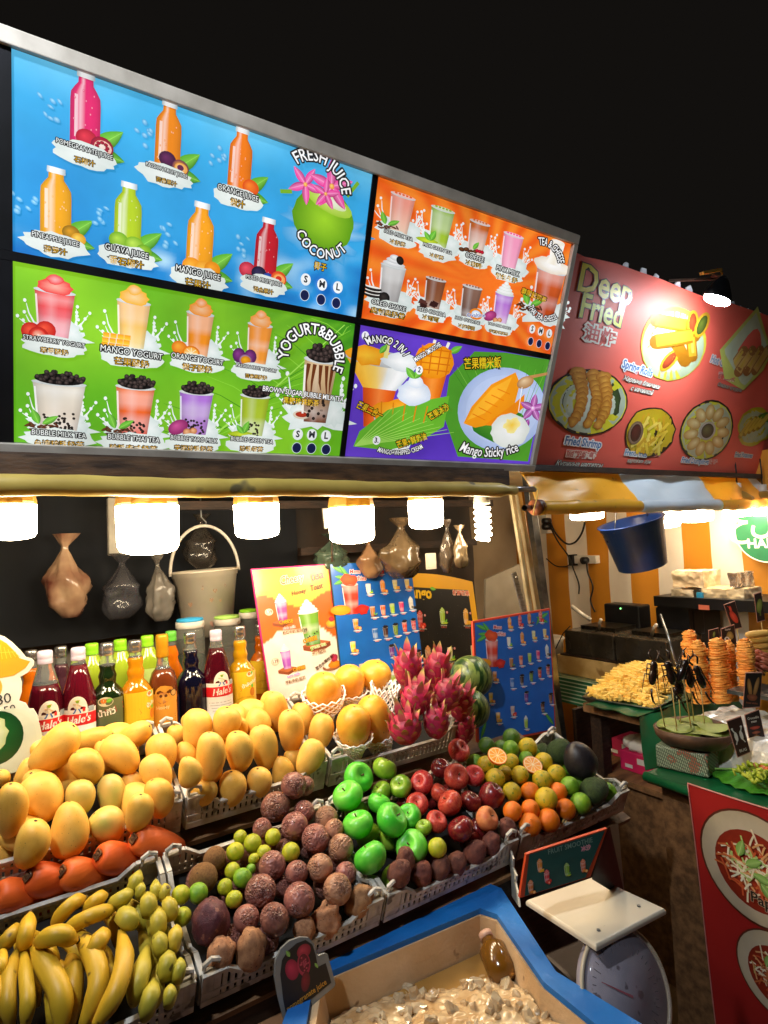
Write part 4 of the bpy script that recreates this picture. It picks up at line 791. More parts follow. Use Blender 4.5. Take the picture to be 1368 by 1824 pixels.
# halal sign
hs_ = onX(1368, 946, 3.04); HP = Plane(hs_, (0, -1, 0), (0, 0, 1)); rr = .150
t = thing('halal_sign', 'round green HALAL sign hung on the striped wall', 'sign', hs_); b = MB(); b.lathe([(rr, -.006), (rr, .004)], 40, hs_, frame((-1, 0, 0))); b.obj('disc', mat('sign_green', '#1d7a4c', rough=.4), t)
p = Print(HP, .0075); p.ell(0, 0, rr*.99, rr*.99, '#dfe8d8', hx=0, hy=0, n=40); p.ell(0, 0, rr*.95, rr*.95, '#1b7348', hx=0, hy=0, n=40); p.text('حلال', 0, .048, .15, '#e8e6d4', None, 0, .01); p.text('HALAL', 0, -.058, .062, '#eef0e6', None, 0, .03); p.obj('printed_lettering', PM_DULL, t)
# wall table, foam blocks, fryers
M_check = None
def check_mat():
    m, N, L, B = new_mat('green_checked_oilcloth'); tc = N.new('ShaderNodeTexCoord'); br = N.new('ShaderNodeTexBrick'); br.offset = 0; br.inputs['Scale'].default_value = 26; br.inputs['Mortar Size'].default_value = .08; br.inputs['Brick Width'].default_value = .5; br.inputs['Row Height'].default_value = .5
    mp = N.new('ShaderNodeMapping'); mp.inputs['Rotation'].default_value = (math.radians(90), 0, math.radians(90)); L.new(tc.outputs['Object'], mp.inputs[0]); L.new(mp.outputs[0], br.inputs['Vector'])
    br.inputs['Color1'].default_value = (*lin('#1f5a3a'), 1); br.inputs['Color2'].default_value = (*lin('#2a6c48'), 1); br.inputs['Mortar'].default_value = (*lin('#b9c6a8'), 1); L.new(br.outputs[0], B.inputs['Base Color']); B.inputs['Roughness'].default_value = .4; return m
M_check = check_mat()
t = thing('rear_table', 'rear table of the fried food stall under a green checked oilcloth', 'table', (2.75, 2.0, -.74))
b = MB(); b.box((2.75, 2.02, -.752), (.5, .72, .02)); b.obj('table_top', mat('pale_green_oilcloth', '#9fae8c', '#7f9270', .4, 6), t); b = MB(); b.box((2.497, 2.02, -.815), (.006, .73, .13)); b.obj('cloth_front', M_check, t)
for x_ in (2.53, 2.97):
    for y_ in (1.7, 2.34): b = MB(); b.box((x_, y_, -1.13), (.04, .04, .74)); b.obj('leg', M_dark, t)
M_foam = mat('stained_yellow_polystyrene', '#d9bd84', '#bb9656', .8, 12., .25, 130, spots=('#9b7644', 9., .66))
for y0, y1, lb in ((1.845, 2.215, 'yellowed polystyrene block under the left fryer'), (1.56, 1.836, 'yellowed polystyrene block under the right fryer')):
    b = MB(); b.box((2.69, (y0+y1)/2, -.69), (.34, y1-y0, .098)); tag(b.obj('foam_block', M_foam, bevel=.006), lb, 'foam block', 'polystyrene blocks under the fryers')
M_fry = mat('greasy_dark_steel', '#6a6256', '#403a32', .28, 9., .12, 40, metal=.6, rvar=.15)
for y0, y1, lb in ((1.88, 2.18, 'left fryer, dark greasy steel box with chimney panel'), (1.60, 1.87, 'right fryer, dark greasy steel box nearer the viewer')):
    ym = (y0+y1)/2; t = thing('deep_fryer', lb, 'fryer', (2.69, ym, -.64), 'deep fryers on the polystyrene blocks')
    b = MB(); b.box((2.70, ym, -.575), (.3, y1-y0, .125)); b.obj('oil_tank', M_fry, t, bevel=.006); b = MB(); b.box((2.69, ym, -.637), (.34, y1-y0+.02, .006)); b.obj('base_plate', M_dark, t)
    b = MB(); b.box((2.86, ym-.02, -.46), (.1, (y1-y0)*.72, .13)); b.obj('control_head', M_black, t, bevel=.008)
    b = MB(); b.box((2.72, ym, -.508), (.18, (y1-y0)*.7, .03)); b.obj('frying_basket', mat('dark_wire', '#3b3833', '#5e584e', .3, 90., metal=.9), t)
    b = MB(); q0 = V(2.62, ym-.02, -.50); b.tube([q0, q0+V(-.06, -.05, .04), q0+V(-.10, -.09, .065)], .008, 8); b.obj('basket_handle', M_white, t)
    b = MB(); b.lathe([(.004, 0), (.004, .003)], 8, (2.808, ym-.02, -.415), frame((-1, 0, 0))); b.obj('pilot_light', emis('green_pilot', (.1, 1, .2), 3), t)
b = MB(); b.tube([onX(1018, 1080, 2.62), onX(1034, 1092, 2.64), onX(1052, 1104, 2.68)], .011, 10); tag(b.obj('basket_spare_handle', M_white), 'pale handle sticking up left of the fryers', 'handle')
b = MB(); b.tube([onX(1176, 1095, 2.35), onX(1192, 1140, 2.3), onX(1204, 1182, 2.25)], .006, 8); tag(b.obj('metal_tongs', M_steel), 'long steel tongs standing up in front of the right fryer', 'tongs')
b = MB(); b.tube([onX(1016, 1115, 2.5), onX(1003, 1128, 2.5), onX(990, 1155, 2.5)], .003, 6); tag(b.obj('thin_stick', M_cable), 'thin dark stick leaning left of the fryers', 'stick')
# white tub left of blocks
b = MB(); cpx = onX(990, 1185, 2.55); b.lathe([(.09, -.77), (.1, -.6), (.108, -.585), (.105, -.58), (.095, -.59)], 20, (2.62, 2.38, 0)); tag(b.obj('white_tub', M_white), 'white plastic tub at the left end of the rear table', 'tub')
# black shelf and packs
t = thing('black_shelf', 'black metal shelf carrying takeaway packs by the striped wall', 'shelf', (2.9, 1.45, -.4)); b = MB(); b.box((2.92, 1.40, -.36), (.3, .78, .05)); b.obj('shelf_board', M_black, t)
b = MB(); b.box((2.92, 1.70, -.52), (.28, .16, .27)); b.obj('side_panel', M_black, t); b = MB(); b.box((2.92, 1.06, -.52), (.28, .10, .27)); b.obj('side_panel', M_black, t)
b = MB(); a = onX(1254, 1082, 2.765); b.box(a, (.002, .05, .022)); b.obj('price_ticket', mat('salmon_ticket', '#e0785c', rough=.6), t)
M_pack = mat('cloudy_plastic_wrap', '#d9c7a6', '#efe4cf', .3, 14., .9, 26, coat=.4, trans=.15)
for (x0, y0, x1, y1, lb, m_) in ((1203, 1048, 1245, 1080, 'wrapped takeaway box stack with blue print, left end of the black shelf', M_pack), (1205, 1016, 1262, 1046, 'upper carton in clear wrap on the left stack', mat('cream_carton', '#dcc09a', '#ead8b8', .5, 8, .4, 30)), (1258, 1046, 1335, 1078, 'long flat pack of foam boxes in clear film on the black shelf', mat('cream_foam_pack', '#e3cda4', '#d1b78c', .4, 10, .7, 30, coat=.3)), (1305, 1020, 1322, 1046, 'clear plastic cup standing on the foam box pack', mat('clear_cup', '#ddd2c2', rough=.15, trans=.8))):
    a, c_ = onX(x0, y0, 2.86), onX(x1, y1, 2.86); b = MB(); ym, zm = (a[1]+c_[1])/2, (a[2]+c_[2])/2; hy, hz = abs(a[1]-c_[1])/2, abs(a[2]-c_[2])/2; 
    nsub = 10; Pp = []
    for f_, (sx_, u_, v_) in enumerate(((-1, 1, 2),)): pass
    b.box((2.9, ym, zm), (.16, 2*hy, 2*hz)); o = b.obj('takeaway_pack', m_); tag(o, lb, 'package', 'takeaway packs on the black shelf')
    md = o.modifiers.new('s', 'SUBSURF'); md.subdivision_type = 'SIMPLE'; md.levels = 4; md.render_levels = 4; tx_ = bpy.data.textures.new('c', 'CLOUDS'); tx_.noise_scale = .05; dm = o.modifiers.new('d', 'DISPLACE'); dm.texture = tx_; dm.strength = .022; dm.texture_coords = 'GLOBAL'
a = onX(1247, 1061, 2.8); b = MB(); b.box(a+V(.0, 0, 0), (.01, .03, .03)); tag(b.obj('blue_label', mat('blue_tape', '#3a9fd0', rough=.4)), 'small blue tape square on the wrapped takeaway boxes', 'label')
# raised table with the fries tray
M_ply = mat('worn_brown_plywood', '#8a6440', '#5c4028', .6, 9., .3, 50, stretch=(1, 5, 5))
t = thing('snack_table', 'low brown wooden table holding the fries tray, open shelf below', 'table', (2.1, 1.5, -.61))
b = MB(); b.box((2.14, 1.34, -.632), (.70, .25, .03)); b.obj('table_top', M_ply, t)
for y_ in (1.44,): b = MB(); b.box((1.845, 1.44, -.76), (.045, .045, .225)); b.obj('leg', M_dark, t)
b = MB(); b.box((2.2, 1.34, -.88), (.72, .40, .02)); b.obj('lower_shelf', M_ply, t); b = MB(); b.box((1.865, 1.34, -1.195), (.02, .40, .61)); b.obj('front_panel', M_ply, t)
b = MB(); b.box((2.12, 1.535, -.76), (.6, .015, .2)); b.obj('back_panel', M_dark, t)
# tray of fries
TZ = -.598
tr = [onZ(x, y, TZ) for x, y in ((1036, 1243), (1165, 1264), (1217, 1240), (1120, 1180))]
t = thing('fries_tray', 'metal tray heaped with yellow french fries', 'tray', sum(tr)/4)
cen = sum(tr)/4; b = MB(); ins = [cen+(p-cen)*.9+V(0, 0, -.014) for p in tr]; out = [p+V(0, 0, .004) for p in tr]; o2 = [cen+(p-cen)*.985+V(0, 0, .004) for p in tr]
b.add(out+[p+V(0, 0, -.003) for p in out]+o2+ins+[p+V(0, 0, -.003) for p in ins], [(0, 1, 5, 4), (1, 2, 6, 5), (2, 3, 7, 6), (3, 0, 4, 7), (0, 8, 9, 1), (1, 9, 10, 2), (2, 10, 11, 3), (3, 11, 8, 0), (8, 12, 13, 9), (9, 13, 14, 10), (10, 14, 15, 11), (11, 15, 12, 8), (12, 15, 14, 13), (4, 5, 17, 16), (5, 6, 18, 17), (6, 7, 19, 18), (7, 4, 16, 19), (16, 17, 18, 19)]); b.obj('metal_tray', M_steel, t)
M_fries = mat('golden_fries', '#f2d272', '#e8bc54', .5, 25., .1, 100, spots=('#cf9838', 60, .68))
rd = random.Random(11); b = MB(); E1, E2 = (tr[1]-tr[0]), (tr[3]-tr[0])
for k in range(900):
    a, c_ = rd.random(), rd.random(); p = tr[0]+E1*(.08+.84*a)+E2*(.08+.84*c_)
    if k % 1 == 0: h_ = .062*math.sin(math.pi*min(1, a*1.0))**.7*math.sin(math.pi*c_)**.6
    z = TZ-.004+h_*rd.uniform(.6, 1.0); an = rd.uniform(0, math.pi); L_ = rd.uniform(.028, .048); d = V(math.cos(an)*L_, math.sin(an)*L_, rd.uniform(-.16, .16)*L_); q = p.copy(); q[2] = z
    b.bar(q-d, q+d, .0095, .0095)
o = b.obj('fries', M_fries, t); tag(o, kind='stuff')
# green cloths
M_green = mat('green_plastic_cloth', '#0f5c33', '#0a4326', .38, 6., .35, 16, coat=.2)
b = MB(); pts_t = [V(1.77, 1.42, -.612), V(1.755, 1.3, -.613), V(1.76, 1.2, -.616), V(2.1, 1.2, -.614), V(2.3, 1.2, -.613), V(2.3, 1.42, -.612)]
def sheet(rows, m, name, label, cat, thick=.002, **kw):
    b = MB(); nr, nc = len(rows), len(rows[0]); P = [p for r_ in rows for p in r_]; Q = [np.array(p)-V(thick, 0, thick) for p in P]; n = nr*nc; F = []
    for j in range(nr-1):
        for i in range(nc-1): q = (j*nc+i, j*nc+i+1, (j+1)*nc+i+1, (j+1)*nc+i); F += [q, tuple(n+k for k in q[::-1])]
    b.add(P+Q, F, smooth=True); o = b.obj(name, m, **kw)
    if label: tag(o, label, cat)
    return o
rows = []
for j in range(12):
    s = j/11; row = []
    for i in range(14):
        u = i/13; base = [onZ(1098+u*70, 1250+u*26-(4 if i % 2 else 0), -.609)]; top = V(1.90-.15*s, 1.345-.16*s, -.606)
        row.append(V(1.748+u*.02+.006*math.sin(u*9+s*4)+(.0 if s < .4 else -.10*(s-.4)/.6*(1-u*.0)), 1.36-.16*u, -.606-(0 if s < .15 else (s-.15)*.135+.004*math.sin(u*14))*1.0+.004*math.sin(u*15)))
    rows.append(row)
sheet([[V(1.742+.010*math.sin(u*3.14)+.55*(1-s_) , 1.42-.21*u, -.605+.003*math.sin(u*14)) for u in np.linspace(0, 1, 12)] for s_ in np.linspace(0, 1, 5)][::1], M_green, 'green_cloth', 'green plastic cloth spread under the fries tray', 'tablecloth')
sheet([[V(1.742+.55*u-(.10*s_ if u < .5 else .10*s_*(1-u)*2), 1.205-.085*s_+.008*math.sin(u*22+s_*2), -.605-.118*s_) for u in np.linspace(0, 1, 24)] for s_ in np.linspace(0, 1, 8)], M_green, 'green_cloth_drop', 'green plastic cloth hanging down from the raised table to the counter', 'tablecloth')
# front counter
CX1 = 1.615; t = thing('snack_counter', 'front counter covered with green plastic cloth, snacks on top', 'counter', (2.1, .6, -.72))
b = MB(); b.box((2.11, .50, -.735), (.98, 1.22, .03)); b.obj('counter_top', M_green, t); b = MB(); b.tube([(CX1+.004, 1.115, -.732), (CX1, .9, -.735), (CX1, .5, -.735), (CX1+.003, -.1, -.735)], .014, 10); b.obj('cloth_edge', M_green, t); b = MB(); b.box((2.13, .50, -1.125), (.94, 1.18, .75)); b.obj('counter_body', M_ply, t)
# papaya banner on the counter side
RPl = Plane(onX(1225, 1395, 1.60), (0, -1, 0), (0, 0, 1)); rb = thing('papaya_banner', 'red banner with plates of papaya salad hung on the counter side', 'banner', RPl(.3, -.4, -.01))
def rmap(x, y, l): return RPl(x+ -y*0.045*max(0, 1-x*1.2), y, l+.003*math.sin(x*12+y*3)+.002*math.sin(y*9)+.001)
b = MB(); P = []; nx, nyy = 30, 24
for j in range(nyy+1):
    for i in range(nx+1): P.append(rmap(.95*i/nx, -.7*j/nyy, -.001))
b.add(P, [(j*(nx+1)+i, (j+1)*(nx+1)+i, (j+1)*(nx+1)+i+1, j*(nx+1)+i+1) for j in range(nyy) for i in range(nx)], smooth=True); b.obj('banner_sheet', mat('dark_red_vinyl', '#ac2824', '#94201e', .35, 4, .15, 9, coat=.2), rb)
b = MB(); b.tube([rmap(.95*i/20, 0, .0) for i in range(21)], .0022, 6); b.tube([rmap(0, -.7*i/20, .0) for i in range(21)], .0015, 6); b.obj('pale_hem', mat('pink_hem', '#c9837a', rough=.5), rb)
def salad(cx_, cy_, r):
    p = Print(rmap, .001); p.rings = 6; p.sub(cx_, cy_, r); p.ell(0, 0, 1.04, 1.04, '#5c2a1a', n=36); p.ell(0, 0, 1.0, 1.0, '#d8cdb8', '#b9a98e', hx=0, hy=0, n=36); p.ell(0, -.05, .74, .72, '#a8341c', '#8a2a18', hx=0, hy=0, n=30); rd = random.Random(int(r*999))
    for k in range(130):
        a, q = rd.uniform(0, 6.28), rd.uniform(0, .6); x, y, an, L_ = q*math.cos(a), q*math.sin(a)*.9, rd.uniform(0, 3.14), rd.uniform(.08, .22); p.line([(x-L_*math.cos(an), y-L_*math.sin(an)), (x+L_*math.cos(an)*.2, y+L_*math.sin(an)*.2+.03), (x+L_*math.cos(an), y+L_*math.sin(an))], .035, rd.choice(['#e6d8b8', '#d8a06a', '#c86a3a', '#b0c878', '#e9e0c8', '#cf5a34']))
    for k in range(4): p.leaf(-.25+.12*k, .15-.12*k, .35, .1, 70-40*k, '#7aa848', '#b9d88a')
    p.obj('printed_food', PM_VINYL, rb)
a = RPl.to2(1340, 1545); salad(a[0], a[1], .135); a = RPl.to2(1370, 1730); salad(a[0]+.01, a[1], .1)
p = Print(rmap, .010); a = RPl.to2(1368, 1608); p.text('Papaya salad', a[0]+.045, a[1], .036, '#2a1c14', '#cdb99a', .04, .02, rot=-3); p.obj('printed_lettering', PM_VINYL, rb)
# tissue boxes on the lower shelf
for (x, y, w_, lb, m_) in ((1.93, 1.345, .15, 'pink tissue box on the lower shelf, white tissues on top', '#d8285e'), (2.02, 1.47, .1, 'pinkish box partly hidden behind the table leg', '#c8405c')):
    t = thing('tissue_box', lb, 'box', (x, y, -.87)); b = MB(); b.box((x+.05, y, -.835), (.12, w_, .068)); b.obj('carton', mat('pink_carton', m_, '#b01c4a', .45, 5), t, bevel=.002)
    b = MB(); b.box((x-.0105, y-.02, -.825), (.002, .05, .02)); b.box((x-.0105, y+.04, -.85), (.002, .03, .012)); b.obj('white_print', M_white, t)
b = MB(); rd = random.Random(4)
for k in range(7): b.lathe([(.002, -.025), (.03, -.012), (.034, .004), (.016, .022), (.002, .026)], 9, (1.96+rd.uniform(-.01, .04), 1.36+rd.uniform(-.06, .05), -.788+rd.uniform(-.01, .012)), frame((rd.uniform(-.5, .5), rd.uniform(-.5, .5), 1)), fn=lambda p, q: p*(1+.2*math.sin(q*3)))
tag(b.obj('white_tissues', mat('tissue_white', '#e6dccb', rough=.9)), 'crumpled white tissues piled over the pink box', 'tissues')
# cloth box and bowl with insects
bx0 = onZ(1169, 1366, -.718); bx1 = onZ(1263, 1388, -.718); hd = nrm(bx1-bx0); bl = np.linalg.norm(bx1-bx0); dd_ = nrm(np.cross((0, 0, 1), hd)); dd_ = dd_ if dd_[0] > 0 else -dd_
R = np.array([hd, dd_, (0, 0, 1)]).T; bcn = (bx0+bx1)/2+dd_*.09
def map_mat():
    m, N, L, B = new_mat('printed_mesh_cloth'); tc = N.new('ShaderNodeTexCoord'); nz = N.new('ShaderNodeTexNoise'); nz.inputs['Scale'].default_value = 16; L.new(tc.outputs['Object'], nz.inputs[0]); cr = N.new('ShaderNodeValToRGB'); L.new(nz.outputs[0], cr.inputs[0]); cr.color_ramp.interpolation = 'CONSTANT'
    e = cr.color_ramp.elements; e[0].color = (*lin('#9aa88c'), 1); e[1].position = .47; e[1].color = (*lin('#b0553c'), 1); n_ = e.new(.53); n_.color = (*lin('#a9b49a'), 1); n_ = e.new(.62); n_.color = (*lin('#6fa890'), 1)
    vo = N.new('ShaderNodeTexBrick'); vo.offset = 0; vo.inputs['Scale'].default_value = 60; vo.inputs['Mortar Size'].default_value = .07; mp = N.new('ShaderNodeMapping'); mp.inputs['Rotation'].default_value = (.8, .7, .8); L.new(tc.outputs['Object'], mp.inputs[0]); L.new(mp.outputs[0], vo.inputs['Vector'])
    mx = N.new('ShaderNodeMix'); mx.data_type = 'RGBA'; L.new(vo.outputs['Fac'], mx.inputs[0]); L.new(cr.outputs[0], mx.inputs[6]); mx.inputs[7].default_value = (*lin('#4f5a48'), 1); L.new(mx.outputs[2], B.inputs['Base Color']); B.inputs['Roughness'].default_value = .6; return m
b = MB(); b.box(bcn+V(0, 0, .034), (bl, .18, .066), R); tag(b.obj('cloth_covered_box', map_mat(), bevel=.006), 'box wrapped in faded red and green net cloth under the insect bowl', 'box')
bw = at(1234, 1300, 1.80); bw[2] = -.652; t = thing('wooden_bowl', 'dark wooden bowl lined with green leaves holding the insect skewers', 'bowl', bw)
M_bowl = mat('dark_carved_wood', '#6a4a34', '#402c20', .6, 14., .5, 50); b = MB(); b.lathe([(.05, 0), (.085, .008), (.104, .03), (.109, .052), (.102, .053), (.09, .04), (.06, .03), (.002, .028)], 30, bw, None, fn=lambda p, q: p*V(1.0, 1.0, 1)+V(0, 0, .004*math.sin(q*2+1)), caps=False); b.add([bw+V(.05*math.cos(q), .05*math.sin(q), 0) for q in np.linspace(0, 6.1, 16)], [tuple(range(15, -1, -1))]); b.obj('bowl_body', M_bowl, t)
M_leafg = mat('pale_green_leaf', '#8a9a3c', '#66772a', .55, 14., .2, 40)
for k in range(11):
    b = MB(); q = k*2.4; rr_ = .055 if k else 0; P = []; n = 16; zc = .040+.0022*k
    for i in range(n): a = 2*math.pi*i/n; P.append(bw+V(rr_*math.cos(q)+.047*math.cos(a)*(1+.08*math.sin(a*3+k)), rr_*math.sin(q)+.047*math.sin(a), zc+.005*math.sin(a*2+k)))
    P.append(bw+V(rr_*math.cos(q), rr_*math.sin(q), zc+.004)); b.add(P, [(i, (i+1) % n, n) for i in range(n)], smooth=True); b.obj('leaf', M_leafg, t)
# skewered insects
M_stick = mat('bamboo', '#d9bd7c', '#b9964f', .6, 40, rnd=.1); M_ins = mat('black_glossy_shell', '#1a1210', '#2d1a10', .25, 40., .3, 90, coat=.4)
def insect_meshes():
    bs = MB(); bs.lathe([(.0015, -.022), (.006, -.019), (.0095, -.012), (.0105, -.004), (.009, .004), (.007, .009), (.0088, .011), (.0085, .018), (.005, .022), (.001, .023)], 12, fn=lambda p, q: p*V(1, .72, 1)*(1+.04*math.sin(p[2]*1500)))
    lg = MB()
    for s in (-1, 1):
        for j, (z, l_) in enumerate(((.016, .9), (.008, .8), (-.002, 1.5))):
            k = .012*l_; lg.tube([(s*.006, 0, z), (s*(.006+k*.6), .008, z+.001*(1-j)), (s*(.007+k*.7), .006, z-.012*l_), (s*(.005+k*1.0), .003, z-.024*l_)], [.0018, .0015, .0011, .0007], 5)
        lg.tube([(s*.006, 0, .026), (s*.014, .004, .036), (s*.008, .006, .044)], [.0022, .0028, .0008], 6)
    tl = MB(); tl.tube([(0, 0, -.028), (.002, 0, -.040), (.007, 0, -.050), (.015, 0, -.056)], [.003, .0028, .0024, .0008], 6)
    return bs.mesh('insect_body', M_ins), lg.mesh('insect_legs', M_ins), tl.mesh('insect_tail', M_ins)
IM = insect_meshes()
_ins = [((1163, 1200), (1185, 1296), 10, 1.78, 'leftmost black insect, body hanging head up apart from the rest'), ((1194, 1200), (1206, 1303), -12, 1.76, 'second black insect from the left with long hind legs'), ((1208, 1222), (1213, 1294), -10, 1.82, 'lowest black insect, hanging below its neighbours'), ((1215, 1196), (1232, 1302), 30, 1.77, 'black insect topmost in the middle of the cluster'), ((1228, 1206), (1237, 1292), -8, 1.83, 'black insect in the middle with wide shoulders'), ((1247, 1207), (1256, 1303), -18, 1.79, 'rightmost black insect with a raised curved tail')]
for (hx, hy), (fx, fy), rot, d, lb in _ins:
    c = at(hx, hy, d); f = at(fx, fy, d); f[2] = max(f[2], bw[2]+.035); t = thing('insect_skewer', lb+', on a bamboo stick', 'skewer', f, 'fried insects on bamboo sticks in the bowl'); b = MB(); b.tube([f, c], .0016, 6); b.obj('stick', M_stick, t)
    R = frame((math.sin(math.radians(rot))*.83, -math.sin(math.radians(rot))*.5, 1), M3[:, 0]) 
    for nm, me in zip(('insect_body', 'insect_legs', 'insect_tail'), IM): link(nm, me, t, mat4(R, np.array(c)-f, (1.15, 1.3, 1.6)))
# tornado potatoes on foil tray
M_foil = mat('crumpled_aluminium_foil', '#f0ece2', '#d4cec2', .3, 10., 1.0, 30, metal=.25)
fa = at(1275, 1290, 1.98); t = thing('foil_tray', 'crumpled aluminium foil covered tray under the potato spirals', 'tray', fa); b = MB(); P = []; n1, n2 = 26, 18; rd = random.Random(5)
for j in range(n2+1):
    for i in range(n1+1):
        u_, v_ = i/n1, j/n2; X = 1.78+.38*v_; Y = 1.17-.36*u_-.02*v_; edge = min(u_, 1-u_, v_*1.3, (1-v_))*9; z = -.716+.098*min(1, edge)**.6+.012*(rd.random()-.5); P.append((X+.005*(rd.random()-.5), Y+.005*(rd.random()-.5), z))
b.add(P, [(j*(n1+1)+i, j*(n1+1)+i+1, (j+1)*(n1+1)+i+1, (j+1)*(n1+1)+i) for j in range(n2) for i in range(n1)][::1]); b.obj('foil', M_foil, t)
M_torn = mat('orange_fried_potato', '#fbb658', '#ee9236', .6, 30., .3, 80, rnd=.08)
def spiral_mesh(H, r, seed):
    rd = random.Random(seed); b = MB(); turns = int(H/.0056); n = 22; P = []; F = []; m = turns*n
    for k in range(m+1):
        a = 2*math.pi*k/n; z = H*k/m; tt = k/m; rr = r*(1-.35*max(0, tt-.75)*4*.25)*(1-.55*max(0, tt-.93)/.07)*(1+.10*math.sin(a*2+seed)+.07*(rd.random()-.5)+.09*math.sin(z*110+seed)+.06*math.sin(a*.13+seed*2)); w = .003*math.sin(a*1.3)+.0015*math.sin(a*3.7)
        P += [(.8*rr*math.cos(a), .8*rr*math.sin(a), z), (rr*math.cos(a), rr*math.sin(a), z-.0025+w), (rr*.98*math.cos(a), rr*.98*math.sin(a), z-.005+w), (.8*rr*math.cos(a), .8*rr*math.sin(a), z-.0056)]
    for k in range(m):
        for q in range(3): F.append((4*k+q, 4*(k+1)+q, 4*(k+1)+q+1, 4*k+q+1))
    b.add(P, F, smooth=True); b.lathe([(r*.78, 0), (r*.76, H*.8), (r*.6, H*.93), (r*.1, H)], 14); return b.mesh('potato_spiral', M_torn)
for i, (x, yt, yb, w_, d, lb) in enumerate(((1238, 1122, 1238, 30, 2.22, 'tallest orange potato spiral, at the back left'), (1252, 1140, 1248, 33, 2.1, 'orange potato spiral in front of the tallest one'), (1288, 1136, 1248, 33, 2.08, 'middle orange potato spiral, straight and slim'), (1306, 1140, 1246, 22, 2.16, 'short orange potato spiral tucked behind the middle one'), (1336, 1137, 1244, 27, 2.04, 'rightmost orange potato spiral behind the tall snack card'))):
    a = at(x, yt, d); c = at(x-2, yb, d); H = a[2]-c[2]; me = spiral_mesh(H, w_*d/F_/2, i); o = link('potato_spiral', me, None, mat4(np.eye(3), c)); tag(o, lb, 'potato spiral', 'orange potato spirals standing on the foil tray')
# yellow rolls and pink sausages at the edge
M_roll = mat('pale_yellow_dough', '#e0b866', '#cf9c44', .5, 14., .1, 60, rnd=.08); M_saus = mat('pinkish_fried_sausage', '#b8674a', '#8f4630', .42, 22., .3, 60, rnd=.15)
k = 0
for j in range(4):
    for i_ in range(2):
        d = 2.15+.05*i_; a = at(1331+i_*3, 1131+j*11, d); c = at(1368+i_*6, 1127+j*11.5, d); k += 1; b = MB(); m_ = (a+c)/2; ax = nrm(c-a); L_ = np.linalg.norm(c-a)*.6; b.lathe([(.003, -L_), (.010, -L_+.006), (.0125, -L_+.02), (.0125, L_-.02), (.010, L_-.006), (.003, L_)], 12, m_, frame(ax)); tag(b.obj('yellow_roll', M_roll), 'pale yellow finger roll stacked above the pink sausages at the right edge', 'roll', 'pale yellow rolls at the right picture edge')
rd = random.Random(8)
for j in range(22):
    u_, v_ = rd.random(), rd.random(); p = at(1336+32*u_, 1163+36*v_, 2.12-.06*v_); an = rd.uniform(-1.0, -.2); d_ = V(.024*math.cos(an), -.018*math.cos(an), .022*math.sin(an)); b = MB(); b.tube([p-d_, p-d_*.4+V(0, 0, .003), p+d_*.5+V(0, 0, .003), p+d_], [.005, .0085, .0085, .004], 9); tag(b.obj('small_sausage', M_saus), 'small pinkish sausage in the heap right of the potato spirals', 'sausage', 'pinkish sausages in a heap at the right edge')
b = MB(); p = at(1345, 1232, 1.98); b.box(p+V(.02, -.05, 0), (.16, .22, .012)); tag(b.obj('sausage_tray', M_steel), 'metal tray edge behind the tall snack card at the right edge', 'tray')
# snack cards
def card(px4, d, label, draw, col='#2a1712', stick=None):
    P4 = [at(x, y, d) for x, y in px4]; pl = plane3(P4[0], P4[1], P4[3]); w_ = np.linalg.norm(P4[1]-P4[0]); q2 = [pl.to2(*q) for q in px4]; t = thing('snack_card', label, 'price card', P4[0], 'brown picture cards stuck among the snacks')
    b = MB(); b.prism([tuple(q) for q in q2], -.0015, pl(0, 0, -.0003), pl.u, pl.v); b.obj('card_sheet', mat('card_edge', '#c98f7c', rough=.5), t)
    cc = np.mean(q2, axis=0); p = Print(pl, .0004); p.poly([tuple(cc+(q-cc)*.95) for q in q2], col); p.sub(cc[0], cc[1], np.linalg.norm(q2[3]-q2[0])/1.0, math.degrees(math.atan2(-(q2[3]-q2[0])[0], (q2[3]-q2[0])[1]))); draw(p); p.obj('printed_picture', PM_DULL, t)
    if stick: b = MB(); b.tube([at(*stick[0], d+.004), at(*stick[1], d+.004)], .0018, 6); b.obj('card_stick', M_stick, t)
    return t
def d_shrimp(p): p.ell(.0, -.05, .11, .26, '#e0523a', '#b0301c', rot=12, n=14); p.ell(-.02, .28, .05, .12, '#e0523a', '#b0301c', n=10); p.line([(-.02, .3), (-.1, .42)], .02, '#d0402c')
def d_corn(p): p.ell(-.09, .06, .06, .26, '#b98a4c', '#8a5c2c', rot=12, n=14); p.ell(.09, .1, .06, .28, '#c2945a', '#8a5c2c', rot=-10, n=14); p.blob(0, -.2, .14, .1, '#9a5a3c', '#6e3820', .2, 12, 2); p.text('Fried sticks', 0, -.36, .07, '#a85a3c', None, 0, .01)
def d_scorp(p): 
    for s in (-1, 1): p.ell(s*.07, .02, .045, .13, '#e6ddd2', n=10); p.line([(s*.07, .1), (s*.13, .24)], .03, '#e6ddd2'); p.line([(s*.06, -.05), (s*.12, -.18)], .025, '#e6ddd2'); p.ell(s*.12, .24, .03, .03, '#e6ddd2', n=8)
    p.text('BUG', .0, -.36, .1, '#d8cfc4', None, 0, .02)
def d_croc(p): p.text('Crocodile', 0, .3, .1, '#e6ddd2', None, 0, .015, sx=.8); p.text('meat', 0, .2, .1, '#e6ddd2', None, 0, .015, sx=.8); p.blob(0, .02, .14, .05, '#c2503c', '#98301f', .2, 12, 2); p.blob(0, -.12, .12, .04, '#b2684a', '#8a3f2a', .2, 12, 3); p.blob(0, -.3, .14, .1, '#5c6a2a', '#8a5a2a', .3, 12, 5)
def d_pod(p): p.ell(0, .05, .1, .25, '#9aa04c', '#5c6a2a', rot=-12, n=14); p.line([(0, -.3), (0, -.12)], .05, '#5c6a2a')
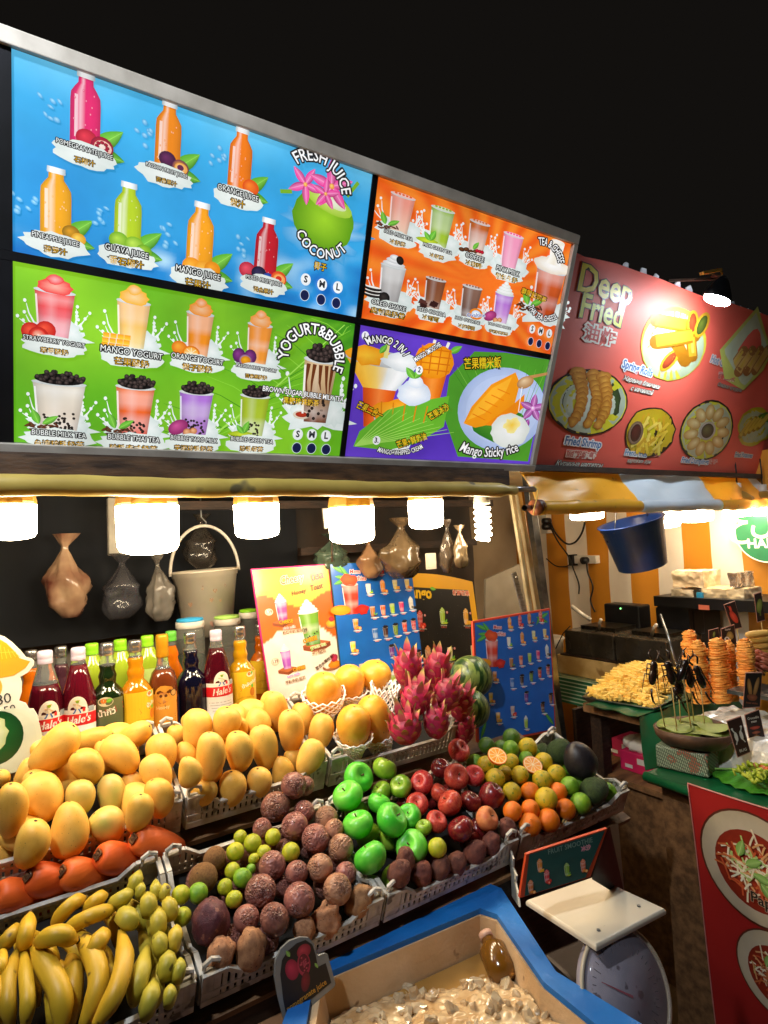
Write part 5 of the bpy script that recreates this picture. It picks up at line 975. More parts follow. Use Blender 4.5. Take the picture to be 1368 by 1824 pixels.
def d_eye(p): p.blob(.05, .1, .14, .18, '#c2a45c', '#8a6c34', .1, 16, 4); p.ell(-.08, -.02, .1, .1, '#d8cfc4', n=14); p.ell(-.08, -.02, .05, .05, '#2a1c18', n=12); p.text('Squid', -.02, .36, .1, '#e6ddd2', None, 0, .01)
def d_orange(p): p.ell(-.05, .1, .12, .2, '#c2502a', '#8a3018', rot=25, n=14); p.blob(.05, -.15, .15, .12, '#b88a7a', '#8a4a3a', .2, 14, 3)
card([(1305, 1122), (1322, 1118), (1309, 1070), (1289, 1077)], 2.3, 'card with a red shrimp, tilted above the middle potato spiral', d_shrimp, stick=((1313, 1119), (1318, 1160)))
card([(1349, 1109), (1363, 1105), (1356, 1054), (1343, 1058)], 2.28, 'narrow card with a green pod near the right picture edge', d_pod, stick=((1356, 1106), (1360, 1140)))
card([(1263, 1145), (1282, 1139), (1280, 1118), (1262, 1123)], 2.3, 'small card with a yellow snack half hidden behind the spirals', d_pod)
card([(1288, 1165), (1313, 1152), (1308, 1112), (1284, 1120)], 2.22, 'card with a squid picture behind the middle potato spiral', d_eye)
card([(1215, 1185), (1232, 1183), (1232, 1133), (1216, 1140)], 2.28, 'card with orange prawns left of the potato spirals', d_orange)
card([(1323, 1262), (1354, 1260), (1358, 1197), (1328, 1198)], 1.82, 'upright dark card with two corn shaped sticks before the right spiral', d_corn, '#1d1210')
card([(1314, 1350), (1337, 1340), (1320, 1275), (1294, 1284)], 1.68, 'tilted brown card with white scorpion drawing beside the bowl', d_scorp, '#3a1c18')
card([(1338, 1335), (1364, 1318), (1352, 1263), (1326, 1273)], 1.74, 'brown card reading Crocodile meat behind the scorpion card', d_croc, '#2a1614')
# banana leaf, skewers
LZ = -.712
bl_ = [onZ(x, y, LZ) for x, y in ((1262, 1374), (1290, 1395), (1340, 1412), (1420, 1425), (1460, 1360), (1368, 1345), (1320, 1352))]
cl = sum(bl_)/len(bl_); b = MB(); n = 40; P = [cl+V(0, 0, .008)]; 
for i in range(n):
    a = i/n*len(bl_); k = int(a); f_ = a-k; p = bl_[k % len(bl_)]*(1-f_)+bl_[(k+1) % len(bl_)]*f_; P.append(cl+(p-cl)*.5+V(0, 0, .006*math.sin(i*1.3)+.006))
for i in range(n):
    a = i/n*len(bl_); k = int(a); f_ = a-k; p = bl_[k % len(bl_)]*(1-f_)+bl_[(k+1) % len(bl_)]*f_; P.append(p+V(0, 0, .004*math.sin(i*2.1)))
b.add(P, [(0, 1+i, 1+(i+1) % n) for i in range(n)]+[(1+i, 1+n+i, 1+n+(i+1) % n, 1+(i+1) % n) for i in range(n)], smooth=True)
lf = thing('banana_leaf', 'bright green banana leaf laid on the counter under meat skewers', 'leaf', cl); b.obj('leaf_blade', mat('banana_leaf_green', '#3f8a24', '#5aa832', .38, 5., .3, 60, stretch=(1, 12, 1), coat=.2), lf); b = MB(); b.tube([bl_[0]+V(0, 0, .008), cl+V(0, 0, .013), bl_[4]+V(0, 0, .008)], .003, 6); b.obj('leaf_rib', mat('leaf_rib_green', '#9cc860', rough=.5), lf)
M_meat = mat('glazed_orange_meat', '#c8641e', '#a84a14', .35, 30., .5, 60, coat=.4, rnd=.12)
for i, ((x0, y0), (x1, y1), lb) in enumerate((((1310, 1354), (1344, 1366), 'lowest meat skewer on the banana leaf'), ((1317, 1349), (1350, 1362), 'second meat skewer from below on the banana leaf'), ((1328, 1349), (1356, 1358), 'middle meat skewer lying on the banana leaf'), ((1337, 1330), (1364, 1350), 'upper meat skewer pointing at the scorpion card'), ((1360, 1321), (1375, 1340), 'topmost meat skewer at the right picture edge'))):
    a, c = onZ(x0, y0, LZ+.03), onZ(x1, y1, LZ+.03); e = c+(c-a)*.9; t = thing('meat_skewer', lb, 'skewer', a, 'meat skewers on the banana leaf'); b = MB(); b.tube([a, e], .0018, 6); b.obj('stick', M_stick, t); b = MB()
    for k in range(4): q = c+(e-c)*(k/4+.05); b.lathe([(.002, -.014), (.011, -.010), (.014, 0), (.010, .010), (.002, .013)], 10, q, frame(c-a), fn=lambda p, q_: p*(1+.15*math.sin(q_*3+k)))
    b.obj('meat_piece', M_meat, t)
b = MB(); rd = random.Random(2); cc = onZ(1358, 1392, LZ+.015)
for k in range(60): p = cc+V(rd.uniform(-.05, .06), rd.uniform(-.05, .05), rd.uniform(0, .02)); b.tube([p, p+V(rd.uniform(-.01, .01), rd.uniform(-.01, .01), .012), p+V(rd.uniform(-.02, .02), rd.uniform(-.02, .02), .008)], [.004, .006, .003], 5)
tag(b.obj('curly_lettuce', mat('yellow_green_lettuce', '#8aa01c', '#c2c848', .5, 60)), 'frilly yellow green lettuce beside the skewers on the banana leaf', 'lettuce', kind='stuff')
# ------------------------------------------------------------------ juice stall counter and crates
t = thing('fruit_counter', 'stepped dark wooden counter carrying the fruit crates', 'counter', (.45, 1.3, GROUND))
b = MB(); c_, s_ = math.cos(math.radians(21)), math.sin(math.radians(21)); Rt = np.array([(1, 0, 0), (0, c_, s_), (0, -s_, c_)]).T
b.box(V(.42, 1.15, -.694)+Rt@V(0, 0, -.012), (1.95, .30, .012), Rt); b.obj('lower_slope', M_ply, t)
b = MB(); b.box(V(.40, 1.455, -.558)+Rt@V(0, 0, -.012), (1.9, .27, .012), Rt); b.obj('upper_slope', M_ply, t)
b = MB(); b.box((.40, 1.86, -.53), (2.2, .56, .018)); b.obj('bottle_shelf', M_ply, t)
b = MB(); b.box((.42, 1.44, -1.13), (1.85, .84, .74)); b.obj('counter_body', M_dark, t)
M_floorshade = mat('crate_floor_shade', '#1e1a16', '#110e0c', .9, 8.)  # crate floor coloured dark to stand in for shade between the fruit
def crate(X0, X1, Yf, Zf, tilt, D, h, label, group='white plastic fruit crates', low=.62):
    """Yf, Zf: front rim corner. local axes: x along the stall, d up the slope, n normal"""
    a = math.radians(tilt); ex, ed, en = V(1, 0, 0), V(0, math.cos(a), math.sin(a)), V(0, -math.sin(a), math.cos(a)); O = V(X0, Yf, Zf)-en*h; W = X1-X0
    L = lambda x, d, n: O+ex*x+ed*d+en*n
    t = thing('fruit_crate', label, 'crate', O, group)
    def wall(name, P, eu, length, inn):
        b = MB(); N_ = max(8, int(length/.0125)); eu = np.array(eu); R = np.array([eu, inn, en]).T
        def top(u):
            e = min(u, length-u); return h*(1 if e < .04 else (1-(1-low)*min(1, (e-.04)/.03)))
        b.box(P+eu*length/2+en*h*.10, (length, .004, h*.2), R)
        for k in range(N_+1):
            u = length*k/N_; hh = top(u); w = .0085 if 2 < k < N_-2 else .0128; u = min(max(u, w/2), length-w/2); b.box(P+eu*u+en*(h*.2+(hh-h*.2)/2-.001), (w, .0032, hh-h*.2-.002), R)
        pr = [(0, h), (.04, h), (.07, h*low), (length-.07, h*low), (length-.04, h), (length, h)]
        for (u0, z0), (u1, z1) in zip(pr[:-1], pr[1:]): b.bar(P+eu*u0+en*z0+inn*.0015, P+eu*u1+en*z1+inn*.0015, .009, .007, en)
        b.bar(P+eu*.0+en*h*.42, P+eu*length+en*h*.42, .0045, .006, en)
        b.obj(name, M_crate, t, bevel=.0008)
    wall('front_wall', L(0, 0, 0), ex, W, ed); wall('back_wall', L(0, D, 0), ex, W, -ed); wall('side_wall', L(0, .004, 0), ed, D-.008, ex); wall('side_wall', L(W, .004, 0), ed, D-.008, -ex)
    b = MB(); b.box(L(W/2, D/2, .003), (W-.006, D-.006, .004), np.array([ex, ed, en]).T); b.obj('shaded_crate_floor', M_floorshade, t)
    for x, d, sx, sd in ((.0, .0, 1, 1), (W, 0, -1, 1), (0, D, 1, -1), (W, D, -1, -1)):
        b = MB(); q = L(x+sx*.017, d+sd*.008, h+.002); tri = [(0, -.0), (.012, .012), (-.012, .012)]; pts = [q+ex*(-.013)+en*.0, q+ex*.013, q+ex*.011+en*.016, q+ex*(-.002)+en*.022, q+ex*(-.013)+en*.014]
        b.tube(pts, .0046, 6, closed=True, smooth=False); b.obj('corner_clip', M_crate, t)
    return L
LOW = dict(Yf=1.0, Zf=-.675, tilt=21, D=.262, h=.062); UP = dict(Yf=1.30, Zf=-.512, tilt=21.5, D=.262, h=.075)
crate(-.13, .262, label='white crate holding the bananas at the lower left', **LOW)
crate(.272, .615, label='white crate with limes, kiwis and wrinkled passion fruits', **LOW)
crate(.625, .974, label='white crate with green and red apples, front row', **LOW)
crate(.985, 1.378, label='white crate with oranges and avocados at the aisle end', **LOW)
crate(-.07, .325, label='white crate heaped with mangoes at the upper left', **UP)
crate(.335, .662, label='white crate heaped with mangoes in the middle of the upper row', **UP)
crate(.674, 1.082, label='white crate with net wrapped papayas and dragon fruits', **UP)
# ------------------------------------------------------------------ fruit meshes
def uv_sphere(fn, nu=26, nv=18, mats=None, seed=0, tip=.05, rough_n=0, rs=3.):
    b = MB(); P = []; 
    for j in range(nv+1):
        th = tip+(math.pi-2*tip)*j/nv
        for i in range(nu):
            ph = 2*math.pi*i/nu; p = np.array(fn(th, ph), float)
            if rough_n: 
                q = nrm(p); k = noise.noise(Vector((q[0]*rs+seed*5.1, q[1]*rs, q[2]*rs))); p = p*(1+rough_n*k)
            P.append(p)
    F = [(j*nu+i, j*nu+(i+1) % nu, (j+1)*nu+(i+1) % nu, (j+1)*nu+i) for j in range(nv) for i in range(nu)]; F = [f[::-1] for f in F]
    b.add(P, F, 0, True); b.add([P[i] for i in range(nu)], [tuple(range(nu))], 1, True); b.add([P[nv*nu+i] for i in range(nu)], [tuple(range(nu-1, -1, -1))], 1, True); return b
def sph(th, ph): return math.sin(th)*math.cos(ph), math.sin(th)*math.sin(ph), math.cos(th)
M_scar = mat('dark_stem_scar', '#4b3018', '#1e120a', .8, 30)
M_mango = mat('mango_skin', '#ecbc58', '#dfa842', .5, 1.3, .05, 60, rnd=.13, spots=('#8a6428', 17., .675))
M_mangog = mat('green_mango_skin', '#bdb355', '#dcb560', .42, 1.0, .05, 60, rnd=.08, spots=('#6b4a1c', 13., .72))
M_papaya = mat('papaya_skin', '#f2b440', '#e49a2a', .38, 1.6, .05, 40, rnd=.06, spots=('#8f6a22', 7., .70))
M_carrot = mat('orange_root_skin', '#e86c28', '#d45a20', .5, 2., .2, 30, rnd=.06, stretch=(1, 1, 6))
M_gapple = mat('bright_green_apple_skin', '#40bc2c', '#74d048', .34, 1.1, .05, 60, rnd=.07, coat=.12, spots=('#7fd060', 40., .74))
M_gapple2 = mat('yellow_green_apple_skin', '#6f9a24', '#8fae36', .28, 1.6, .03, 90, rnd=.06, coat=.25)
M_rapple = mat('red_apple_skin', '#b02024', '#cc5a44', .34, 2.6, .05, 60, rnd=.16, coat=.14, stretch=(4, 4, 1), spots=('#d89060', 60., .72))
M_dapple = mat('dark_red_apple_skin', '#5c1418', '#7c2420', .26, 2.2, .03, 90, rnd=.12, coat=.3, stretch=(4, 4, 1))
M_peach = mat('peach_skin', '#c4623a', '#d88a54', .5, 1.8, .05, 60, rnd=.05)
M_pass = mat('wrinkled_maroon_skin', '#a46c5c', '#7c4c46', .34, 2., .15, 6., rnd=.2, coat=.2)
M_pass2 = mat('wrinkled_brown_skin', '#bc8c6c', '#9c6a54', .36, 2., .15, 6., rnd=.15, coat=.15)
M_root = mat('brown_root_skin', '#bd8a60', '#9a6a48', .65, 3., .5, 26., rnd=.18, spots=('#4a2c1c', 9., .64))
M_sweet = mat('purple_brown_root_skin', '#7c4636', '#5a302a', .6, 3., .5, 26., rnd=.15, spots=('#8a5a40', 6., .64))
M_taro = mat('purple_potato_skin', '#6a343a', '#4f262e', .5, 3., .4, 20., rnd=.05, spots=('#8f5a4c', 4., .6))
M_kiwi = mat('brown_fuzzy_skin', '#8a6236', '#6e4a28', .85, 7., .5, 120., rnd=.08)
M_lime = mat('yellow_green_lime_skin', '#9aa81e', '#b8b42a', .34, 2., .25, 70., rnd=.12, spots=('#6c5c18', 22., .74))
M_limeg = mat('green_lime_skin', '#5c9020', '#7fa828', .34, 2., .25, 70., rnd=.12)
M_yel_c = mat('yellow_citrus_skin', '#cfae1e', '#b8a21e', .36, 2., .3, 70., rnd=.1, spots=('#7c8a1c', 3., .6))
M_limed = mat('dark_green_citrus_skin', '#3c5c18', '#4f7420', .34, 2., .3, 70., rnd=.12)
M_orange = mat('orange_citrus_skin', '#e8780e', '#dc6a0c', .34, 2., .35, 75., rnd=.06, coat=.1)
M_avo = mat('bumpy_dark_green_skin', '#263a18', '#3c5222', .5, 6., .8, 36., rnd=.1, spots=('#6f7f3c', 40., .64))
M_avob = mat('smooth_black_purple_skin', '#1d191d', '#2b2628', .4, 6., .1, 60., spots=('#5a5450', 50., .73))
M_pith = mat('orange_flesh', '#f29a2a', rough=.25)
rz = lambda a: (math.cos(a), math.sin(a))
def mango_fn(seed):
    k = .10+.05*seed
    def f(th, ph):
        x, y, z = sph(th, ph); w = math.sin(th)**.88*(1+.13*math.cos(th+.3)); x, y = math.cos(ph)*w, math.sin(ph)*w*.9; x += k*(z*z-.5)*-1.2+.06*z; return x, y, z
    return f
def make(fn, m, seeds=(0, 1, 2), nu=26, nv=18, **kw):
    out = []
    for s in seeds:
        bb = uv_sphere(fn(s), nu, nv, seed=s, **kw); out.append(bb.mesh('fruit', [m, M_scar]))
    return out
def apple_fn(s):
    def f(th, ph):
        x, y, z = sph(th, ph); r = math.sin(th)*(1+.09*math.cos(th)); z = math.cos(th)*.86-.36*math.exp(-(th/.38)**2)+.16*math.exp(-((math.pi-th)/.3)**2); w = 1+.025*math.cos(5*ph)*(1-math.cos(th))*.5
        return math.cos(ph)*r*w, math.sin(ph)*r*w, z
    return f
def round_fn(s):
    def f(th, ph):
        x, y, z = sph(th, ph); return x, y, z*(.92+.03*s)+.05*math.exp(-(th/.2)**2)
    return f
def wrk_fn(s):
    def f(th, ph):
        x, y, z = sph(th, ph); P = Vector((x*2.1+s*9, y*2.1, z*2.1)); wx = noise.noise(P)*1.6; k = abs(noise.noise(Vector((x*3.2+wx+s*3, y*3.2-wx, z*3.2+wx)))); k2 = abs(noise.noise(Vector((x*7+wx*2+s*3, y*7, z*7-wx)))); m = .5+.5*math.tanh(4*noise.noise(Vector((x*1.3+s*4, y*1.3+2, z*1.3))))
        r = 1-m*(.085*(max(0, .14-k)/.14)**.7+.035*(max(0, .13-k2)/.13)**.7); return x*r, y*r, z*r*1.02
    return f
def avo_fn(s):
    def f(th, ph):
        x, y, z = sph(th, ph); r = math.sin(th)*(1-.16*math.cos(th)); return math.cos(ph)*r, math.sin(ph)*r, z
    return f
def lump_fn(s):
    def f(th, ph):
        x, y, z = sph(th, ph); r = 1+.17*noise.noise(Vector((x*1.5+s*3, y*1.5, z*1.5)))+.08*noise.noise(Vector((x*5, y*5+s, z*5))); return x*r, y*r, z*r
    return f
def knob_fn(s):
    def f(th, ph):
        x, y, z = sph(th, ph); r = .92+.42*max(0, noise.noise(Vector((x*1.8+s*3, y*1.8, z*1.8)))+.1)+.06*noise.noise(Vector((x*6, y*6+s, z*6))); return x*r, y*r, z*r
    return f
def pear_fn(s):
    def f(th, ph):
        x, y, z = sph(th, ph); r = math.sin(th)*(1-.22*math.cos(th)+.04*noise.noise(Vector((x*2, y*2+s, z*2)))); return math.cos(ph)*r, math.sin(ph)*r, z
    return f
def wrinkle(m, sc, strength):
    N, L = m.node_tree.nodes, m.node_tree.links; B = N['Principled BSDF']; tc = N.new('ShaderNodeTexCoord'); oi = N.new('ShaderNodeObjectInfo')
    nz = N.new('ShaderNodeTexNoise'); nz.inputs['Scale'].default_value = 2.2; L.new(tc.outputs['Object'], nz.inputs[0]); ad = N.new('ShaderNodeVectorMath'); ad.operation = 'MULTIPLY_ADD'; ad.inputs[1].default_value = (1.1, 1.1, 1.1); L.new(nz.outputs['Color'], ad.inputs[0]); L.new(tc.outputs['Object'], ad.inputs[2])
    vo = N.new('ShaderNodeTexVoronoi'); vo.voronoi_dimensions = '4D'; vo.feature = 'DISTANCE_TO_EDGE'; vo.inputs['Scale'].default_value = sc; L.new(ad.outputs[0], vo.inputs['Vector']); mu = N.new('ShaderNodeMath'); mu.operation = 'MULTIPLY'; mu.inputs[1].default_value = 9.; L.new(oi.outputs['Random'], mu.inputs[0]); L.new(mu.outputs[0], vo.inputs['W'])
    mr = N.new('ShaderNodeMapRange'); mr.inputs[2].default_value = .22; L.new(vo.outputs['Distance'], mr.inputs[0]); n2 = N.new('ShaderNodeTexNoise'); n2.noise_dimensions = '4D'; n2.inputs['Scale'].default_value = .9; n2.inputs['Detail'].default_value = 0; L.new(tc.outputs['Object'], n2.inputs['Vector']); L.new(mu.outputs[0], n2.inputs['W'])
    r2 = N.new('ShaderNodeMapRange'); r2.inputs[1].default_value = .38; r2.inputs[2].default_value = .55; L.new(n2.outputs[0], r2.inputs[0]); bp = N.new('ShaderNodeBump'); bp.inputs['Distance'].default_value = .006; L.new(mr.outputs[0], bp.inputs['Height']); m4 = N.new('ShaderNodeMath'); m4.operation = 'MULTIPLY'; m4.inputs[1].default_value = strength; L.new(r2.outputs[0], m4.inputs[0]); L.new(m4.outputs[0], bp.inputs['Strength']); L.new(bp.outputs[0], B.inputs['Normal'])
wrinkle(M_pass, 2.8, .7); wrinkle(M_pass2, 2.8, .7)
K = {}
K['mango'] = make(mango_fn, M_mango, nu=28, nv=20, tip=.065); K['gmango'] = make(mango_fn, M_mangog, (0, 1)); K['papaya'] = make(pear_fn, M_papaya, (0, 1), 32, 22)
K['gapple'] = make(apple_fn, M_gapple, (0,), 32, 24, tip=.02); K['gapple2'] = make(apple_fn, M_gapple2, (0,), 28, 22, tip=.02); K['rapple'] = make(apple_fn, M_rapple, (0,), 28, 22, tip=.02); K['dapple'] = make(apple_fn, M_dapple, (0,), 28, 22, tip=.02); K['peach'] = make(apple_fn, M_peach, (0,), 28, 22, tip=.02)
K['pass'] = make(wrk_fn, M_pass, (0, 1, 2, 3), 64, 44); K['pass2'] = make(wrk_fn, M_pass2, (4, 5, 6), 64, 44)
K['kiwi'] = make(lambda s: (lambda th, ph: (sph(th, ph)[0], sph(th, ph)[1], sph(th, ph)[2]*1.0)), M_kiwi, (0,)); K['lime'] = make(round_fn, M_lime, (0, 1)); K['limeg'] = make(round_fn, M_limeg, (0, 1)); K['limed'] = make(round_fn, M_limed, (0, 1)); K['yel'] = make(round_fn, M_yel_c, (0, 1)); K['orange'] = make(round_fn, M_orange, (0, 1), tip=.04)
K['root'] = make(lump_fn, M_root, (0, 1, 2), 30, 22); K['sweet'] = make(lump_fn, M_sweet, (3, 4, 5), 30, 22); K['taro'] = make(lump_fn, M_taro, (2,), 30, 22); K['knob'] = make(knob_fn, M_root, (1, 4), 34, 26); K['avo'] = make(avo_fn, M_avo, (0,), 30, 22, rough_n=.05, rs=9); K['avob'] = make(avo_fn, M_avob, (0,), 30, 22)
bs = MB(); bs.tube([(0, 0, -.05), (.02, 0, .12), (.06, .02, .3)], [.045, .04, .055], 7); ME_stem = bs.mesh('stem', mat('fruit_stem', '#5a3c1c', rough=.7))
ORD = ['first', 'second', 'third', 'fourth', 'fifth', 'sixth', 'seventh', 'eighth', 'ninth', 'tenth', 'eleventh', 'twelfth', 'thirteenth']
LOWP = (-.652, .42, 1.0, 1.02, 1.235); UPP = (-.475, .52, 1.3, 1.325, 1.53)
FR = []
def fruits(kind, name, cat, noun, where, group, pl, items, rows=1, asp=1., stem=False, rnd_rot=.35, flat=1.0):
    """items: (px, py, width px, [length px, angle deg, extra depth])"""
    a, bb, Y0, ymin, ymax = pl; adj = sorted(range(len(items)), key=lambda i: items[i][1]+.33*items[i][0]); n = len(items); rr = {}
    for q, i in enumerate(adj): rr.setdefault(min(rows-1, q*rows//n), []).append(i)
    names = {1: [''], 2: ['back row', 'front row'], 3: ['back row', 'middle row', 'front row'], 4: ['topmost row', 'second row down', 'third row down', 'lowest row']}[rows]
    for r_, L_ in rr.items():
        L_.sort(key=lambda i: items[i][0])
        for q, i in enumerate(L_):
            it = items[i]; px, py, w = it[:3]; ln = it[3] if len(it) > 3 and it[3] else w*asp; ang = it[4] if len(it) > 4 else 0; dd = it[5] if len(it) > 5 else 0
            r = ray(px, py); t = (a-bb*Y0)/(r[2]-bb*r[1]); t = min(max(t, ymin/r[1]), ymax/r[1]) if r[2]-bb*r[1] < 0 else ymax/r[1]
            lab = noun+(', the only one ' if n == 1 else ', ')+(where if n == 1 else (names[r_]+' ' if names[r_] else '')+(ORD[q]+' from the left ' if len(L_) > 1 else '')+where)
            FR.append(dict(kind=kind, name=name, cat=cat, label=lab.strip(), group=group if n > 1 else None, ray=r, t=t*(1+dd), t0=t*(1+dd), w=w, ln=ln, ang=ang, py=py, stem=stem, rr=rnd_rot, flat=flat))
z4 = lambda x, y: (x/2.28, 1180+y/2.28); z1 = lambda x, y: (450+x/1.954, 1180+y/1.954)
m1 = [(220, 350, 150, 235, 42), (375, 310, 100, 165, 78, .03), (355, 425, 128, 160, -30), (490, 375, 138, 180, -52), (540, 295, 100, 165, 62, .02), (655, 370, 130, 158, -20), (635, 455, 122, 165, -35), (645, 552, 118, 165, -15), (562, 612, 112, 160, 10), (165, 550, 172, 195, -45), (280, 680, 152, 215, 0), (125, 740, 140, 205, 15), (45, 602, 122, 240, 6), (8, 780, 80, 130, 0, .02), (100, 455, 80, 130, 20, .05), (265, 465, 110, 150, 0, .05), (535, 500, 100, 120, 0, .05), (10, 470, 60, 70, 0, .04)]
gm = [(435, 665, 140, 152, -35), (450, 540, 110, 165, -18, .01), (322, 555, 118, 150, -4, .015)]
m2 = [(795, 270, 122, 160, 0), (915, 248, 118, 140, 10), (975, 275, 60, 110, 0, .03), (1045, 242, 110, 110, 0, .03), (1120, 200, 100, 168, -8), (1222, 235, 100, 140, 0, .03), (712, 300, 80, 90, 0, .03), (752, 368, 90, 90, 0, .03), (850, 388, 122, 210, 2), (970, 365, 118, 182, -4), (1071, 345, 115, 182, -16), (1180, 282, 110, 192, -3), (1300, 286, 105, 152, 10), (1258, 385, 110, 145, 22), (768, 445, 100, 125, 0, .01), (820, 530, 122, 110, 0), (940, 515, 116, 152, 2), (1050, 490, 105, 130, 0), (1145, 440, 95, 120, 0, .03), (1190, 400, 90, 100, 0, .03)]
cv = lambda L_: [(*z4(i[0], i[1]), i[2]/2.28, i[3]/2.28, *i[4:]) for i in L_]
fruits('mango', 'mango', 'mango', 'yellow mango', 'in the left mango crate', 'yellow mangoes in the left mango crate', UPP, cv(m1), 4)
fruits('gmango', 'mango', 'mango', 'greenish mango', 'low in the left mango crate', 'greenish mangoes in the left mango crate', UPP, cv(gm), 1)
fruits('mango', 'mango', 'mango', 'yellow mango', 'in the right mango crate', 'yellow mangoes in the right mango crate', UPP, cv(m2), 4)
pas = [(523, 1399, 46), (491, 1437, 53), (542, 1445, 37), (467, 1476, 35), (525, 1472, 48), (562, 1494, 50), (485, 1542, 48), (528, 1555, 42), (464, 1588, 55), (533, 1603, 57), (439, 1636, 46), (489, 1638, 50, 62, 0), (616, 1556, 38), (543, 1400, 34, 0, 0, .03), (508, 1512, 34, 0, 0, .03), (505, 1580, 38, 0, 0, .03)]
fruits('pass', 'passion_fruit', 'passion fruit', 'dark maroon wrinkled passion fruit', 'in the lime crate', 'dark wrinkled passion fruits', LOWP, pas, 4)
fruits('pass2', 'passion_fruit', 'passion fruit', 'brownish wrinkled passion fruit', 'beside the green apples', 'brownish wrinkled passion fruits', LOWP, [(581, 1458, 42), (607, 1510, 45), (570, 1546, 46), (601, 1584, 52), (595, 1478, 36, 0, 0, .02)], 1)
fruits('kiwi', 'kiwi_fruit', 'kiwi', 'brown kiwi fruit', 'beside the limes', 'brown kiwis beside the limes', LOWP, [(382, 1531, 42, 44), (362, 1564, 50, 50)])
fruits('taro', 'purple_potato', 'root vegetable', 'large purple brown potato', 'below the limes', None, LOWP, [(375, 1641, 66, 76)])
fruits('root', 'brown_root', 'root vegetable', 'light brown root', 'along the front rim of the lime crate', 'light brown roots in the lime crate', LOWP, [(393, 1698, 50, 54), (447, 1691, 54, 74), (542, 1655, 40, 44), (639, 1605, 46, 60, 35)])
fruits('knob', 'knobby_root', 'root vegetable', 'knobby pale brown root', 'by the front corner of the lime crate', None, LOWP, [(583, 1638, 50, 56)])
fruits('lime', 'lime', 'lime', 'yellow green lime', 'among the passion fruits', 'yellow green limes', LOWP, [(428, 1491, 24), (450, 1502, 32), (486, 1491, 29), (419, 1517, 32), (518, 1518, 33), (470, 1519, 27), (414, 1551, 28), (401, 1580, 28), (417, 1602, 30), (322, 1594, 33), (325, 1633, 32), (779, 1510, 34), (452, 1530, 20)], 3)
fruits('limeg', 'lime', 'lime', 'fresh green lime', 'left of the passion fruits', 'fresh green limes', LOWP, [(432, 1564, 34), (353, 1591, 35), (447, 1548, 18)])
fruits('gapple', 'green_apple', 'apple', 'vivid green apple', 'in the apple heap', 'vivid green apples', LOWP, [(638, 1385, 54), (620, 1418, 56), (675, 1431, 42, 0, 0, .01), (638, 1469, 56), (697, 1461, 60), (729, 1454, 44, 0, 0, .01), (734, 1510, 61), (660, 1528, 62)], 3, asp=.96, stem=True, rnd_rot=.9)
fruits('gapple2', 'green_apple', 'apple', 'dull yellowish green apple', 'behind the vivid green apples', 'dull yellowish green apples', LOWP, [(685, 1369, 45), (714, 1401, 41), (679, 1410, 38, 0, 0, .01), (755, 1474, 30, 0, 0, .01)], 1, asp=.96, stem=True, rnd_rot=.9)
fruits('rapple', 'red_apple', 'apple', 'shiny red apple', 'in the red apple heap', 'shiny red apples', LOWP, [(817, 1337, 42), (752, 1394, 42), (812, 1384, 46), (844, 1382, 38), (783, 1413, 36), (743, 1433, 41), (802, 1431, 47), (777, 1464, 40)], 3, asp=.96, stem=True, rnd_rot=.8)
fruits('dapple', 'red_apple', 'apple', 'dark reddish brown apple', 'in the red apple heap', 'dark reddish brown apples', LOWP, [(785, 1369, 38), (821, 1477, 50), (839, 1428, 40, 0, 0, .01), (875, 1418, 46, 58)], 1, asp=.96, stem=True, rnd_rot=.6)
fruits('peach', 'peach_coloured_apple', 'apple', 'pale peach coloured apple', 'at the right end of the red apples', None, LOWP, [(867, 1459, 44)], 1, stem=True)
fruits('sweet', 'sweet_potato', 'sweet potato', 'dark brown sweet potato', 'along the front rim of the apple crate', 'dark brown sweet potatoes', LOWP, [(711, 1556, 42, 52, 20), (750, 1558, 40, 48, 20, .01), (785, 1546, 34, 44, 25), (813, 1538, 36, 42, 30), (847, 1518, 36, 46, 35), (875, 1502, 34, 38, 20), (905, 1478, 32, 46, -15), (722, 1532, 36, 44, 0, .02), (768, 1520, 34, 40, 0, .03)])
fruits('avo', 'avocado', 'avocado', 'bumpy green avocado', 'at the aisle end of the citrus crate', 'bumpy green avocados', LOWP, [(967, 1339, 28, 30, 0, .02), (998, 1337, 42, 46, 30), (1059, 1408, 46, 52, 60)])
fruits('avob', 'avocado', 'avocado', 'large smooth black avocado', 'on top of the green ones', None, LOWP, [(1033, 1354, 58, 68, -25)])
fruits('limed', 'lime', 'lime', 'dark green lime', 'at the back of the citrus crate', 'dark green limes', LOWP, [(867, 1328, 30), (911, 1314, 32), (893, 1331, 26)])
fruits('limeg', 'lime', 'lime', 'bright green lime', 'in the citrus crate', 'bright green limes in the citrus crate', LOWP, [(910, 1334, 30), (1015, 1400, 34), (1034, 1431, 38), (937, 1352, 28, 0, 0, .01)], 1)
fruits('yel', 'tangerine', 'tangerine', 'yellow green tangerine', 'in the citrus crate', 'yellow green tangerines', LOWP, [(940, 1331, 34), (865, 1362, 31), (911, 1356, 28, 0, 0, .01), (968, 1357, 33), (882, 1387, 36), (899, 1378, 28, 0, 0, .01), (926, 1380, 32), (966, 1390, 36), (991, 1379, 34), (912, 1411, 34), (973, 1423, 40)], 3)
fruits('orange', 'orange', 'orange', 'deep orange coloured orange', 'in the citrus crate', 'oranges in the citrus crate', LOWP, [(944, 1410, 34), (995, 1410, 32, 0, 0, .01), (913, 1445, 35), (945, 1441, 33), (1008, 1441, 36), (944, 1469, 40), (977, 1461, 42)], 2)
